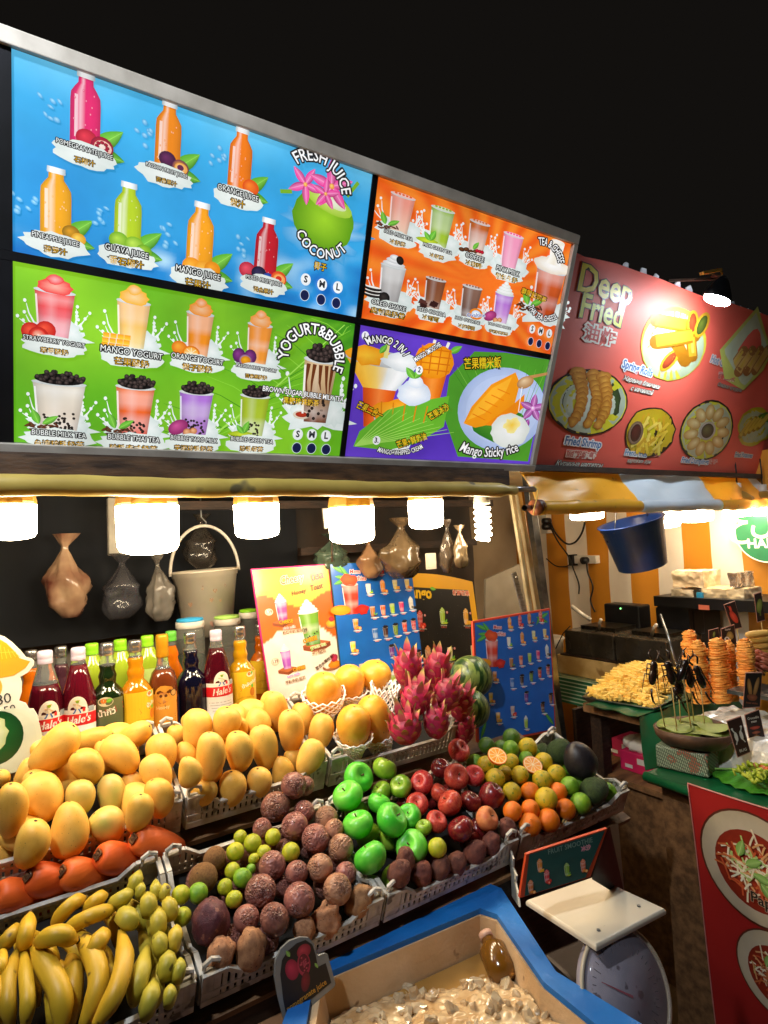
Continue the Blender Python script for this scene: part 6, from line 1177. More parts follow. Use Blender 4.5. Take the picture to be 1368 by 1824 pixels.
# filler fruit one layer down, so that the heaps are heaps
def under(kind, name, cat, label, group, x0, x1, n_, pl, rad, drop, seed):
    a, bb, Y0, ymin, ymax = pl; rd = random.Random(seed); k = 0; tries = 0
    while k < n_ and tries < 900:
        tries += 1; X = rd.uniform(x0+rad, x1-rad); Y = rd.uniform(ymin+rad*.4, ymax-.0*rad); z = a+bb*(Y-Y0)-drop; p = V(X, Y, z); ok = True
        for f in FR:
            q = f['ray']*f['t']; rr_ = f['w']*f['t']/F_/2
            if np.linalg.norm(q-p) < (rr_+rad)*.80: ok = False; break
        if not ok: continue
        d = proj_depth(p); w = rad*2*F_/d; FR.append(dict(kind=kind, name=name, cat=cat, label=label, group=group, ray=p/d, t=d, t0=d, w=w, ln=w*1.1, ang=rd.uniform(0, 180), py=9999, stem=False, rr=1, flat=1)); k += 1
# push overlapping fruit apart along the line of sight
for it in range(70):
    for i in range(len(FR)):
        A = FR[i]
        for j in range(i+1, len(FR)):
            B = FR[j]
            dr = (A['ray']-B['ray'])
            if abs(dr).max() > .12: continue
            pa, pb = A['ray']*A['t'], B['ray']*B['t']; ra, rb = (A['w']+A['ln'])*A['t']/F_/4, (B['w']+B['ln'])*B['t']/F_/4; d = np.linalg.norm(pa-pb); m = .90*(ra+rb)-d
            if m > 0:
                near, far = (A, B) if (A['t0'] < B['t0']) else (B, A); s = min(.25*m, .003)
                near['t'] = max(near['t']-s, near['t0']-.05); far['t'] = min(far['t']+s, far['t0']+.035)
under('mango', 'mango', 'mango', 'mango half hidden beneath the others in the left mango crate', 'half hidden mangoes in the left mango crate', 0.0, .32, 8, UPP, .036, .055, 1)
under('mango', 'mango', 'mango', 'mango half hidden beneath the others in the right mango crate', 'half hidden mangoes in the right mango crate', .335, .66, 7, UPP, .034, .055, 2)
under('pass', 'passion_fruit', 'passion fruit', 'passion fruit half hidden beneath the others in the lime crate', 'half hidden passion fruits', .28, .61, 12, LOWP, .026, .045, 3)
under('gapple2', 'green_apple', 'apple', 'green apple half hidden beneath the others', 'half hidden green apples', .63, .76, 4, LOWP, .028, .05, 4)
under('dapple', 'red_apple', 'apple', 'red apple half hidden beneath the others', 'half hidden red apples', .76, .97, 7, LOWP, .026, .045, 5)
under('limeg', 'lime', 'lime', 'green citrus fruit half hidden beneath the others', 'half hidden citrus fruits', 1.0, 1.37, 13, LOWP, .024, .042, 6)
rf = random.Random(42)
for f in FR:
    me = rf.choice(K[f['kind']]); p = f['ray']*f['t']; k = f['t']/F_/2; ang = math.radians(f['ang'])
    ax = M3@np.array([math.sin(ang), -math.cos(ang), rf.uniform(-1, 1)*f['rr']*.8]); 
    if f['stem'] or f['kind'] in ('lime', 'limeg', 'orange', 'yel', 'limed', 'kiwi', 'pass', 'pass2'): ax = nrm(M3@np.array([rf.uniform(-1, 1)*.8, -.75, -rf.uniform(-.3, .9)]))
    sp = rf.uniform(0, 6.28); xx = M3@np.array([math.cos(sp), .3, math.sin(sp)]); R = frame(ax, xx); s = (f['w']*k, f['w']*k*rf.uniform(.94, 1.0), f['ln']*k)
    if f['kind'] in ('mango', 'gmango', 'papaya', 'avob', 'avo'):
        R = frame(ax if rf.random() < .6 or f['ang'] else -ax, M3@np.array([1, 0, rf.uniform(-.4, .4)])) 
    o = link(f['name'], me, None, mat4(R, p, s)); tag(o, f['label'], f['cat'], f['group'])
    if f['kind'] == 'rapple' and 'fourth' in f['label'] and 'middle' in f['label']:
        q_ = nrm(-p); b = MB(); rr2 = f['w']*k*1.005; b.lathe([(.0075, rr2-.0006), (.0072, rr2+.0003)], 16, p, frame(q_)); st = b.obj('sticker', M_white); st.parent = o; st.matrix_parent_inverse = mat4(R, p, s).inverted()
    if f['stem']: link('stem', ME_stem, o, mat4(np.eye(3), (0, 0, .44)))
# halved oranges
cf = Print(lambda x, y, l: V(x, y, .02+l*20), .0); cf.ell(0, 0, 1, 1, '#e8780e', n=28); cf.ell(0, 0, .92, .92, '#f8e2b0', n=28)
for q in range(10): a0, a1 = q*.628+.04, q*.628+.588; cf.poly([(.08*math.cos((a0+a1)/2), .08*math.sin((a0+a1)/2))]+[(.84*math.cos(a0+(a1-a0)*u), .84*math.sin(a0+(a1-a0)*u)) for u in np.linspace(0, 1, 5)], '#f2961c' if q % 2 else '#f5a52c')
co_ = cf.obj('cut_face', PM_PAPER); ME_cut = co_.data; bpy.data.objects.remove(co_)
bh = MB(); bh.lathe([(.02, -.8)]+[(math.sin(a), -.8*math.cos(a)) for a in np.linspace(.15, 1.45, 9)]+[(1, 0), (1.0, .02)], 28, caps=False); ME_half = bh.mesh('rind', M_orange)
for x, y, w, lb in ((886, 1346, 35, 'halved orange with cut face up, left of the other half'), (949, 1362, 35, 'halved orange with cut face up, right of the other half')):
    p = at(x, y, 1.46 if x < 900 else 1.54); k = w*proj_depth(p)/F_/2; t = link('orange_half', ME_half, None, mat4(frame((-.15, -.55, .8)), p, k)); tag(t, lb, 'orange', 'orange halves on the citrus heap'); link('cut_face', ME_cut, t)
# carrots
for i, (cx, cy, lb) in enumerate(((-8, 1590, 'leftmost orange carrot, cut by the left picture edge'), (50, 1561, 'second orange carrot from the left'), (111, 1552, 'middle orange carrot with a dark crown'), (175, 1523, 'fourth orange carrot from the left'), (238, 1494, 'rightmost orange carrot, nearest the crate corner'))):
    a = onY(cx, cy, 1.262); e = onY(cx+66, cy+14, 1.295); ax = nrm(e-a); r_ = .030; b = MB(); prof = [(.004, .005), (.008, .002), (.012, .0), (.021, .006), (.027, .018), (.029, .034), (.0285, .06), (.025, .09), (.018, .12), (.006, .132), (.001, .135)]
    t = thing('carrot', lb, 'carrot', a, 'orange carrots on the rim between the crates'); b.lathe(prof, 22, a, frame(ax), fn=lambda p, q: p*V(1+.03*math.sin(q*3+i), 1+.03*math.cos(q*2+i), 1)); b.obj('carrot_body', M_carrot, t)
    b = MB(); b.lathe([(.0105, -.001), (.008, -.003), (.006, .001), (.003, -.004)], 12, a-ax*.001, frame(ax), fn=lambda p, q: p*(1+.2*math.sin(q*4))); b.obj('carrot_crown', mat('carrot_crown_brown', '#7a4c22', '#4a2c14', .8, 60), t)
# bananas
M_ban = mat('ripe_banana_skin', '#cfa828', '#b99222', .46, 1.5, .08, 30, rnd=.12, spots=('#5a4418', 40., .655)); M_bang = mat('green_banana_skin', '#a8a034', '#c0a838', .46, 3., .1, 30, rnd=.12, spots=('#55451a', 50., .66)); M_bantip = mat('banana_tip', '#2e2416', '#54431e', .8, 60)
def banana(pts, w, m, root, lift=0.):
    P = []
    for i, (x, y) in enumerate(pts):
        X, Yy = z4(x, y); r = ray(X, Yy); a, bb, Y0 = -.652, .42, 1.0; t = (a-bb*Y0)/(r[2]-bb*r[1]); 
        t = min(t, 1.215/r[1]) if r[2]-bb*r[1] < 0 else 1.215/r[1]; t *= (1-lift); arch = .03*math.sin(math.pi*i/(len(pts)-1)); P.append(r*(t-arch))
    Q = []; n = len(P)
    for i in range(n-1):
        p0, p1, p2, p3 = P[max(i-1, 0)], P[i], P[i+1], P[min(i+2, n-1)]
        for k in range(6): u = k/6; Q.append(.5*((2*p1)+(-p0+p2)*u+(2*p0-5*p1+4*p2-p3)*u*u+(-p0+3*p1-3*p2+p3)*u**3))
    Q.append(P[-1]); N_ = len(Q); d = proj_depth(Q[N_//2]); R = w*(.92 if m is M_bang else 1)/2.28*d/F_/2; L_ = sum(np.linalg.norm(Q[i+1]-Q[i]) for i in range(N_-1)); tt = [i/(N_-1) for i in range(N_)]
    if L_ < 3.2*R: # extend short ones deeper into the heap
        Q = Q[:-1]+[Q[-1]+(Q[-1]-Q[0])/max(L_, .001)*R*1.2*u+V(0, .02*u, -.02*u) for u in (.0, .5, 1.0)]; N_ = len(Q); tt = [i/(N_-1) for i in range(N_)]
    k0 = 1.9 if m is M_bang else 2.6; rs = [R*max(.27, min(1, (.24+k0*u) if u < .8/k0 else (.42+2.4*(1-u)) if u > .76 else 1)) for u in tt]; b = MB(); n0 = len(b.v); b.tube(Q, rs, 12)
    v = np.array(b.v)
    for i in range(N_):
        c = np.array(Q[i])
        for k in range(12): j = i*12+k; v[j] = c+(v[j]-c)*(1+.07*math.cos(5*2*math.pi*k/12+.5))
    b.v = [tuple(p) for p in v]; o = b.obj('banana', m, root)
    ax = nrm(Q[0]-Q[1]); b = MB(); b.lathe([(rs[0]*1.22, -.006), (rs[0]*1.12, .003), (rs[0]*.8, .0085), (rs[0]*.3, .009)], 10, Q[0], frame(ax)); b.obj('banana_tip', M_bantip, o)
def bunch(label, loc, L_, m, lift=0.):
    x, y = z4(*loc); t = thing('banana_bunch', label, 'bananas', onY(x, y, 1.12), 'banana bunches in the lower left crate')
    for pts, w, *e in L_: banana(pts, w, m if not e else e[0], t, (e[1] if len(e) > 1 else 0)+lift)
bunch('big ripe banana hand curving down in the middle of the banana crate', (260, 1250), [([(300, 1075), (372, 1180), (400, 1310), (335, 1480)], 84), ([(130, 1130), (185, 1230), (245, 1350), (250, 1500)], 90), ([(240, 1210), (255, 1260), (262, 1320)], 42, M_ban, -.03), ([(285, 1180), (300, 1290), (285, 1480)], 72, M_ban, -.02), ([(310, 1130), (235, 1108), (150, 1135)], 76, M_ban, .03)], M_ban)
bunch('single ripe bananas standing upright right of the big hand', (460, 1250), [([(490, 1085), (505, 1200), (470, 1340), (385, 1480)], 76, M_ban, .02), ([(435, 1180), (440, 1260), (432, 1340)], 46, M_ban, -.03)], M_ban)
bunch('yellow bananas standing upright at the far left edge', (60, 1200), [([(95, 1160), (105, 1270), (112, 1380), (102, 1490)], 58), ([(72, 1160), (38, 1270), (32, 1380), (45, 1490)], 60), ([(80, 1070), (40, 1115), (0, 1165)], 62, M_ban, -.01), ([(122, 1020), (108, 1095), (95, 1170)], 62), ([(12, 1155), (4, 1230), (-15, 1300)], 44), ([(-10, 1240), (-12, 1340), (-6, 1480)], 50)], M_ban)
bunch('yellow bananas pointing up and right behind the big hand', (340, 1020), [([(345, 955), (285, 985), (215, 1065)], 56), ([(432, 945), (390, 965), (345, 1015)], 54), ([(468, 1000), (375, 1028), (262, 1085)], 58, M_ban, .01), ([(432, 1095), (400, 1135), (370, 1200)], 72, M_ban, .01)], M_ban)
bunch('greenish finger bananas at the top of the banana crate', (600, 920), [([(566, 850), (550, 890), (535, 930)], 60), ([(632, 885), (632, 925), (634, 960)], 50), ([(574, 893), (570, 925), (565, 960)], 44), ([(672, 905), (668, 930), (664, 965)], 52), ([(545, 928), (500, 955), (440, 995)], 62), ([(598, 940), (603, 980), (606, 1030)], 72, M_bang, .01), ([(670, 955), (690, 995), (694, 1040)], 66)], M_bang)
bunch('greenish finger bananas in the right half of the banana crate', (640, 1130), [([(548, 1068), (522, 1045), (495, 1020)], 86, M_bang, .01), ([(642, 995), (642, 1050), (640, 1115)], 72), ([(638, 1095), (650, 1140), (658, 1190)], 68), ([(718, 1070), (712, 1115), (700, 1175)], 62), ([(686, 1175), (680, 1225), (668, 1290)], 76), ([(732, 1205), (728, 1245), (718, 1300)], 58)], M_bang)
bunch('green and yellow finger bananas along the right crate wall', (620, 1300), [([(600, 1145), (580, 1230), (560, 1310), (540, 1390)], 82), ([(625, 1285), (612, 1360), (585, 1450)], 76), ([(692, 1310), (690, 1350), (684, 1400)], 56)], M_bang)
bunch('finger bananas mostly hidden beneath the greenish ones', (600, 1120), [([(600, 985), (625, 1075), (640, 1160)], 62, M_bang, -.035), ([(660, 1040), (680, 1120), (690, 1200)], 60, M_bang, -.035), ([(570, 1080), (600, 1180), (620, 1290)], 66, M_bang, -.035), ([(650, 1200), (640, 1300), (630, 1400)], 64, M_bang, -.03), ([(700, 1190), (705, 1280), (700, 1370)], 56, M_bang, -.03), ([(520, 960), (560, 1020), (590, 1100)], 60, M_bang, -.035)], M_bang)
bunch('ripe bananas mostly hidden beneath the big hand', (200, 1200), [([(120, 1090), (200, 1180), (220, 1300)], 62, M_ban, -.04), ([(200, 1090), (300, 1150), (330, 1260)], 60, M_ban, -.04), ([(390, 1130), (440, 1240), (430, 1400)], 60, M_ban, -.045), ([(60, 1130), (120, 1230), (150, 1400)], 58, M_ban, -.045), ([(420, 1020), (470, 1060), (480, 1160)], 56, M_ban, -.045), ([(200, 1320), (215, 1400), (220, 1500)], 60, M_ban, -.045)], M_ban)
# papayas in foam nets
M_net = mat('white_foam_net', '#faf7ee', rough=.6)
def net(c, ax, prof, n, label, xax=None, ragged=1.):
    R = frame(ax, xax); b = MB(); m = len(prof)
    def pt(k, i, s): # k strand, i along
        r, z = prof[i]; a = 2*math.pi*(k+s*i*.5)/n; e = 1+.03*math.sin(k*2.3+i); return c+R@V(r*math.cos(a)*e, r*math.sin(a)*e, z)
    for k in range(n):
        for s in (1, -1): b.tube([pt(k, i, s) for i in range(m)], .0022, 5, smooth=True)
    tag(b.obj('foam_sleeve', M_net), label, 'foam net', 'white foam nets around the papayas')
pap = [((577, 1238), 61, 84, 0, 1.60, 'papaya at the left, upright in its white net'), ((622, 1220), 54, 74, 5, 1.68, 'papaya behind the left one, highest of the heap'), ((668, 1205), 56, 56, 10, 1.72, 'papaya at the back, lying behind the open net'), ((630, 1298), 60, 88, 2, 1.50, 'front papaya with orange flush in a cone shaped net'), ((668, 1287), 60, 104, -12, 1.57, 'long papaya right of the front one')]
PP_ = []
for (x, y), w, l_, ang, d, lb in pap:
    p = at(x, y, d); k = d/F_/2; a = math.radians(ang); ax = nrm(M3@np.array([math.sin(a), -math.cos(a), -.25])); o = link('papaya', rf.choice(K['papaya']), None, mat4(frame(-ax, M3[:, 0]), p, (w*k, w*k, l_*k))); tag(o, 'yellow orange '+lb, 'papaya', 'papayas in white foam nets'); PP_.append((p, ax, w*k, l_*k))
    
for i, lb, up_, spread in ((0, 'white foam net around the leftmost papaya, frayed open at the top', .15, 1.18), (3, 'cone shaped white foam net around the front papaya', -.25, 1.12), (4, 'white foam net low around the long papaya', -.35, 1.1), (1, 'white foam net behind the leftmost papaya', -.15, 1.15)):
    p, ax, r, l_ = PP_[i]; prof = []
    for k in range(13): u = k/12; z = l_*(-1.35+(1.35+up_)*u); zz = max(-1, min(1, z/l_)); rr_ = r*max(math.sqrt(max(0, 1-zz*zz))*1.08, .45+.5*u)*(1+(spread-1)*u); prof.append((rr_, z))
    net(p, ax, prof, 15, lb)
p0 = at(680, 1262, 1.66); net(p0, nrm(M3@np.array([.15, -1, -.1])), [(.040+.004*math.sin(k), -.10+.013*k) for k in range(14)], 16, 'tall empty looking white foam net left of the dragon fruits')
# dragon fruit
M_dr = mat('pink_dragon_skin', '#b8264e', '#98203f', .42, 3., .15, 30, rnd=.12)
def grad_mat(name, stops, rough=.4, axis='Z'):
    m, N, L, B = new_mat(name); tc = N.new('ShaderNodeTexCoord'); sp = N.new('ShaderNodeSeparateXYZ'); L.new(tc.outputs['Object'], sp.inputs[0]); nz = N.new('ShaderNodeTexNoise'); nz.inputs['Scale'].default_value = 3; L.new(tc.outputs['Object'], nz.inputs[0]); q = N.new('ShaderNodeMath'); q.operation = 'MULTIPLY_ADD'; q.inputs[1].default_value = .25; L.new(nz.outputs[0], q.inputs[0]); L.new(sp.outputs[axis], q.inputs[2])
    cr = N.new('ShaderNodeValToRGB'); L.new(q.outputs[0], cr.inputs[0]); e = cr.color_ramp.elements; e[0].position, e[0].color = stops[0][0], (*lin(stops[0][1]), 1); e[1].position, e[1].color = stops[-1][0], (*lin(stops[-1][1]), 1)
    for pz_, c in stops[1:-1]: k = e.new(pz_); k.color = (*lin(c), 1)
    L.new(cr.outputs[0], B.inputs['Base Color']); B.inputs['Roughness'].default_value = rough; return m
M_bract = grad_mat('dragon_scale', [(.1, '#c04a66'), (.55, '#d46878'), (.85, '#d4ac6c'), (1.05, '#bcb868')])
def bract_mesh(L_, w, curl):
    b = MB(); P = []; n = 7
    for i in range(n):
        u = i/(n-1); h = w*(math.sin(math.pi*min(1, .32+.68*u))**.9 if u < 1 else 0)*(1-.15*u); z = u*L_; x = curl*u*u
        for s, dx in ((-1, .03), (0, 0.07), (1, .03)): P.append((x+dx, s*h, z))
    Q = [(p[0]-.035, p[1], p[2]) for p in P]; N_ = len(P); F = []
    for i in range(n-1):
        for s in range(2): q = (i*3+s, i*3+s+1, (i+1)*3+s+1, (i+1)*3+s); F += [q, tuple(N_+k for k in q[::-1])]
    b.add(P+Q, F, smooth=True); return b.mesh('scale', M_bract)
BR = [bract_mesh(1.0, .46, .25), bract_mesh(1.0, .36, .40), bract_mesh(1.0, .2, .2)]
db = MB(); db = uv_sphere(lambda th, ph: (math.sin(th)**.9*math.cos(ph)*.98, math.sin(th)**.9*math.sin(ph)*.98, math.cos(th)), 26, 18, seed=1, rough_n=.06, rs=2.2); ME_dr = db.mesh('dragon_fruit_body', [M_dr, M_scar])
def dragon(px, py, w, h, d, ang, lb, seed):
    p = at(px, py, d); k = d/F_/2; r, l_ = w*k, h*k; a = math.radians(ang); ax = nrm(M3@np.array([math.sin(a), -math.cos(a), -.2])); R = frame(ax, M3[:, 0]); t = thing('dragon_fruit', lb, 'dragon fruit', p, 'pink dragon fruits behind the red apples'); link('dragon_fruit_body', ME_dr, t, mat4(R, (0, 0, 0), (r, r, l_)))
    rd = random.Random(seed); n = 30
    for q in range(n):
        u = (q+.5)/n; z = -.72+1.62*u; ph = q*2.4+seed; rr_ = math.sqrt(max(.02, 1-z*z)); pos = R@V(r*rr_*math.cos(ph)*.95, r*rr_*math.sin(ph)*.95, l_*z); out = nrm(R@V(math.cos(ph), math.sin(ph), 0)); up = nrm(R@V(0, 0, 1))
        lean = .75-.55*u; dr_ = nrm(up*(1.2+.8*u)+out*lean*.65); L_ = (.36+.26*u)*r*(1.0 if u < .85 else 1.7)*rd.uniform(.85, 1.2); me = BR[0] if u < .5 else BR[1] if u < .85 else BR[2]; xx = out-dr_*np.dot(out, dr_)
        link('scale', me, t, mat4(frame(dr_, xx), pos, (L_*.8, L_*1.25, L_)))
for a in ((726, 1192, 50, 66, 1.60, -3, 'topmost dragon fruit with long green tipped scales against the blue board', 1), (778, 1196, 48, 70, 1.62, 8, 'tall dragon fruit right of the topmost one, scales up to the black board', 2), (740, 1246, 54, 56, 1.52, 5, 'dragon fruit in the centre of the heap', 3), (722, 1298, 58, 54, 1.46, -8, 'lowest left dragon fruit above the crate rim', 4), (795, 1238, 50, 58, 1.56, 12, 'dragon fruit right of the centre one', 5), (777, 1288, 46, 56, 1.50, 0, 'dark pink dragon fruit low beside the crate wall', 6), (822, 1255, 40, 58, 1.64, 15, 'rightmost dragon fruit next to the watermelon', 7), (826, 1300, 38, 54, 1.66, 5, 'dark dragon fruit at the lower right behind the crate wall', 8), (757, 1215, 40, 50, 1.66, 0, 'dragon fruit half hidden at the back between the two tall ones', 9)): dragon(*a)
# watermelons
def melon_mat():
    m, N, L, B = new_mat('striped_watermelon_rind'); tc = N.new('ShaderNodeTexCoord'); mp = N.new('ShaderNodeMapping'); mp.inputs['Scale'].default_value = (5, 1.1, 1.1); L.new(tc.outputs['Object'], mp.inputs[0]); wv = N.new('ShaderNodeTexNoise'); wv.inputs['Scale'].default_value = 1.6; wv.inputs['Detail'].default_value = 6; L.new(mp.outputs[0], wv.inputs['Vector'])
    cr = N.new('ShaderNodeValToRGB'); L.new(wv.outputs[0], cr.inputs[0]); e = cr.color_ramp.elements; e[0].position = .44; e[0].color = (*lin('#1c3816'), 1); e[1].position = .56; e[1].color = (*lin('#6c7c3c'), 1); L.new(cr.outputs[0], B.inputs['Base Color']); B.inputs['Roughness'].default_value = .35; return m
K['melon'] = make(round_fn, melon_mat(), (1,), 32, 24)
for x, y, w, d, lb in ((840, 1205, 76, 1.80, 'striped watermelon standing higher, left of the red framed menu'), (838, 1262, 70, 1.74, 'lower striped watermelon between dragon fruits and red framed menu')):
    k = d/F_/2; o = link('watermelon', K['melon'][0], None, mat4(frame((.3, -.4, .85)), at(x, y, d), w*k)); tag(o, lb, 'watermelon', 'watermelons behind the dragon fruits')
# wooden picks
for i, (x, y) in enumerate(((1003, 1462), (1010, 1458), (1018, 1452), (1022, 1447), (1028, 1450), (1050, 1442))):
    a, c = onY(x-8, y+16, 1.01), onY(x+8, y-14, 1.02); b = MB(); b.tube([a, c], .0022, 6); tag(b.obj('bamboo_stick', M_stick), 'pale bamboo stick stuck between the oranges and the front rim', 'stick', 'bamboo sticks at the rim of the citrus crate')
# ------------------------------------------------------------------ bottles on the shelf
SZ = -.52
def liquid(name, c, c2=None, tr=.25, rough=.07): return mat(name, c, c2 or c, rough, 3., coat=.6, trans=tr, ior=1.35)
M_glass = mat('clear_glass', '#e6ebe8', rough=.03, trans=.9, coat=.3, ior=1.2)
L_red = liquid('dark_red_syrup', '#5a0d1e', '#3a0814'); L_kiwi = liquid('dark_green_syrup', '#0f1c0c', '#16260e', .1); L_or = liquid('amber_orange_syrup', '#cf8a12', '#c47a0e'); L_br = liquid('brown_honey_syrup', '#7a3c1c', '#5e2a14'); L_blue = liquid('blue_black_syrup', '#0a0c26', '#0c0a14', .1); L_pine = liquid('yellow_pineapple_syrup', '#cf9a16', '#c48c10'); L_or2 = liquid('orange_syrup', '#d8700e', '#c8620c'); L_green = liquid('pale_green_syrup', '#b4cc3a', '#a4c030', .3); L_pur = liquid('thin_purple_syrup', '#5e3444', '#4a2c38', .5)
M_capw = mat('pale_lilac_cap', '#d8cfe0', '#bdb2c8', .3, 20); M_caps = mat('silver_cap', '#cfcfcf', '#8a8a8c', .25, 40, metal=.9); M_capg = mat('bright_green_cap', '#8fd42a', '#7fc41e', .35, 20); M_capy = mat('gold_cap', '#c8921c', '#b07c14', .35, 20, metal=.3); M_capdg = mat('green_cap', '#5cae3c', rough=.35)
PROF = {'cone': [(.033, 0), (.0375, .004), (.0385, .02), (.0385, .160), (.037, .172), (.031, .200), (.0235, .228), (.0165, .255), (.0135, .272)],
        'ring': [(.034, 0), (.038, .004), (.039, .015), (.039, .155), (.036, .172), (.027, .186), (.0185, .196), (.0195, .206), (.021, .214), (.0185, .222), (.0165, .228), (.0185, .238), (.0185, .246), (.0145, .254), (.0135, .272)],
        'square': [(.030, 0), (.035, .004), (.0355, .015), (.0355, .16), (.034, .185), (.028, .205), (.017, .218), (.014, .235), (.0135, .262)],
        'pet': [(.03, 0), (.035, .006), (.036, .02), (.0345, .06), (.036, .09), (.036, .19), (.033, .215), (.026, .235), (.017, .25), (.014, .262)],
        'tall': [(.03, 0), (.033, .004), (.034, .02), (.034, .17), (.031, .19), (.021, .215), (.0185, .228), (.021, .236), (.0175, .25), (.0135, .262), (.0135, .285)]}
def bottle(px, ytop, Y, shape, liq, cap, label, lab=None, fill=.93, group='syrup bottles on the shelf behind the mangoes', caph=.02, s=None, wpx=None):
    top = onY(px, ytop, Y); X = top[0]; prof = PROF[shape]; H = prof[-1][1]+caph; sc = (top[2]-SZ)/H; t = thing('syrup_bottle', label, 'bottle', (X, Y, SZ), group); O = V(X, Y, SZ)
    ws = sc if wpx is None else wpx*proj_depth(top)/F_/2/max(r for r, z in prof)
    zf = fill*prof[-1][1]; lo = [(r, z) for r, z in prof if z <= zf]; rf_ = float(np.interp(zf, [z for r, z in prof], [r for r, z in prof])); lo.append((rf_, zf))
    b = MB(); b.lathe([(r*ws, z*sc) for r, z in lo], 28, O); b.obj('liquid_body', liq, t)
    hi = [(rf_, zf+.0006)]+[(r, z) for r, z in prof if z > zf]; b = MB(); b.lathe([(r*ws*1.0, z*sc) for r, z in hi], 28, O, caps=False); b.obj('glass_neck', M_glass, t)
    b = MB(); z0 = prof[-1][1]*sc; r0 = prof[-1][0]*ws*1.12; ch = caph*sc; b.lathe([(r0, z0-ch*.45), (r0*1.04, z0-ch*.4), (r0*1.04, z0), (r0*.98, z0+ch*.15), (r0*1.04, z0+ch*.25), (r0*1.03, z0+ch*.85), (r0*.9, z0+ch), (r0*.3, z0+ch)], 24, O, fn=lambda p, q: p*V(1+.012*math.cos(q*24), 1+.012*math.cos(q*24), 1)); b.obj('cap', cap, t)
    if lab:
        th = math.atan2(-Y, -X)+lab.get('turn', 0); R_l = max(r for r, z in prof)*ws
        def mp(x, y, l): a = th+x/R_l; rr_ = R_l+l+.0006; return V(X+rr_*math.cos(a), Y+rr_*math.sin(a), SZ+y)
        p = Print(mp, .0002); p.step = .00006; p.sub(0, .038*sc, sc); lab['fn'](p); p.obj('label', PM_PAPER, t)
    return t
def wraprect(p, x0, y0, x1, y1, col, col2=None, n=14):
    c1, c2 = lin(col), lin(col2 or col); P = []; 
    for j in (0, 1):
        for i in range(n+1): P.append((x0+(x1-x0)*i/n, (y0, y1)[j]))
    p.add(P, [(i, i+1, n+2+i, n+1+i) for i in range(n)], [c1]*(n+1)+[c2]*(n+1))
def lab_hale(p):
    wraprect(p, -.044, .015, .044, .118, '#e6e2dc', '#efece6'); p.ell(0, .118, .021, .030, '#efece6', n=24, hx=0, hy=0); wraprect(p, -.044, .082, .044, .108, '#c8141e', '#d81c26')
    p.text("Hale's", .002, .095, .024, '#f6eee8', None, 0, .02, shear=.25, rot=4, sx=.9)
    for k in range(6): wraprect(p, -.035+.003*k, .066-.007*k, .028, .068-.007*k, '#b8b4b0', n=6)
    p.line([(-.003, .12), (-.006, .113), (-.009, .11)], .0028, '#2c6cb8'); p.line([(.002, .12), (.005, .114), (.006, .11)], .0028, '#2c6cb8'); p.line([(-.001, .12), (0, .131)], .005, '#e6dfc8'); p.line([(-.009, .131), (0, .129), (.008, .124)], .002, '#d8b088'); p.ell(0, .136, .0036, .0036, '#7aa828', n=8); p.line([(-.005, .138), (.005, .1385)], .002, '#d8c01c'); p.rect(.010, .113, .0155, .121, '#d01c28'); p.rect(.022, .11, .036, .122, '#98a4ac')
def lab_kiwi(p):
    wraprect(p, -.04, .018, .04, .128, '#4e5a3a', '#5c6444'); p.line([(-.04, .088), (-.02, .092), (0, .097), (.02, .103), (.04, .108)], .016, '#c41c24'); p.text('น้ำกีวี', 0, .096, .019, '#f2eadc', None, 0, .02, rot=8); p.ell(-.002, .122, .017, .011, '#d8d2b8'); p.ell(-.006, .124, .007, .006, '#d87a2c', n=8); p.leaf(0, .122, .014, .006, 20)
    for x, y, r, c in ((-.015, .052, .014, '#7c5a34'), (.012, .048, .014, '#8ab83a'), (.018, .062, .011, '#7c5a34')): p.ell(x, y, r, r, c, mixc(lin(c), (0, 0, 0), .3), n=14)
    p.ell(.012, .048, .004, .004, '#e6ecc0', n=8)
def lab_fruit(fr):
    def f(p):
        wraprect(p, -.05, .02, .05, .132, '#d9a81c', '#e6bc2c'); p.line([(-.012, .088), (.012, .097), (.05, .11)], .015, '#c4241c'); p.line([(-.012, .08), (.012, .088), (.05, .100)], .003, '#3c8a2c'); p.text('น้ำส้ม' if fr == 'o' else 'น้ำสับปะรด', .018, .099, .013, '#f6efe0', None, 0, .02, rot=17); p.ell(.016, .124, .011, .0075, '#efe6d0'); p.ell(.013, .125, .005, .005, '#e0782c', n=8); p.leaf(.018, .124, .01, .004, 40)
        p.blob(0, .05, .03, .016, '#ecc83c', '#cf9c1c', .2, 18, 3); p.ell(.022, .075, .009, .012, '#d87a1c' if fr == 'o' else '#c8741c', n=12); p.leaf(.022, .086, .012, .005, 90)
        for k in range(4): p.rect(-.03, .036-.004*k, .01, .0375-.004*k, '#b8902c')
    return f
def lab_honey(p):
    wraprect(p, -.03, .03, .034, .118, '#cf8a2a', '#d8963a'); p.blob(0, .12, .024, .018, '#d8963a', '#d8963a', .08, 16, 3); p.blob(-.004, .108, .018, .014, '#e0b070', '#a8602c', .15, 16, 4); p.ell(-.01, .113, .004, .004, '#5a2a14', n=8); p.ell(.002, .113, .004, .004, '#5a2a14', n=8); p.line([(-.034, .082), (0, .085), (.034, .09)], .012, '#4a2414'); p.text('Honey', -.006, .084, .012, '#e6c890', None, 0, .02, rot=4); p.ell(.022, .118, .009, .009, '#3a2018'); p.ell(.022, .118, .007, .007, '#c89a5a')
    for k in range(5): p.rect(-.024, .062-.006*k, .026, .064-.006*k, '#a86a2c')
    p.rect(.0, .033, .02, .041, '#f0e8d8')
bottle(80, 1159, 1.65, 'cone', L_red, M_capw, 'leftmost red syrup bottle with lilac cap and red white label', dict(fn=lab_hale, turn=.15), .80)
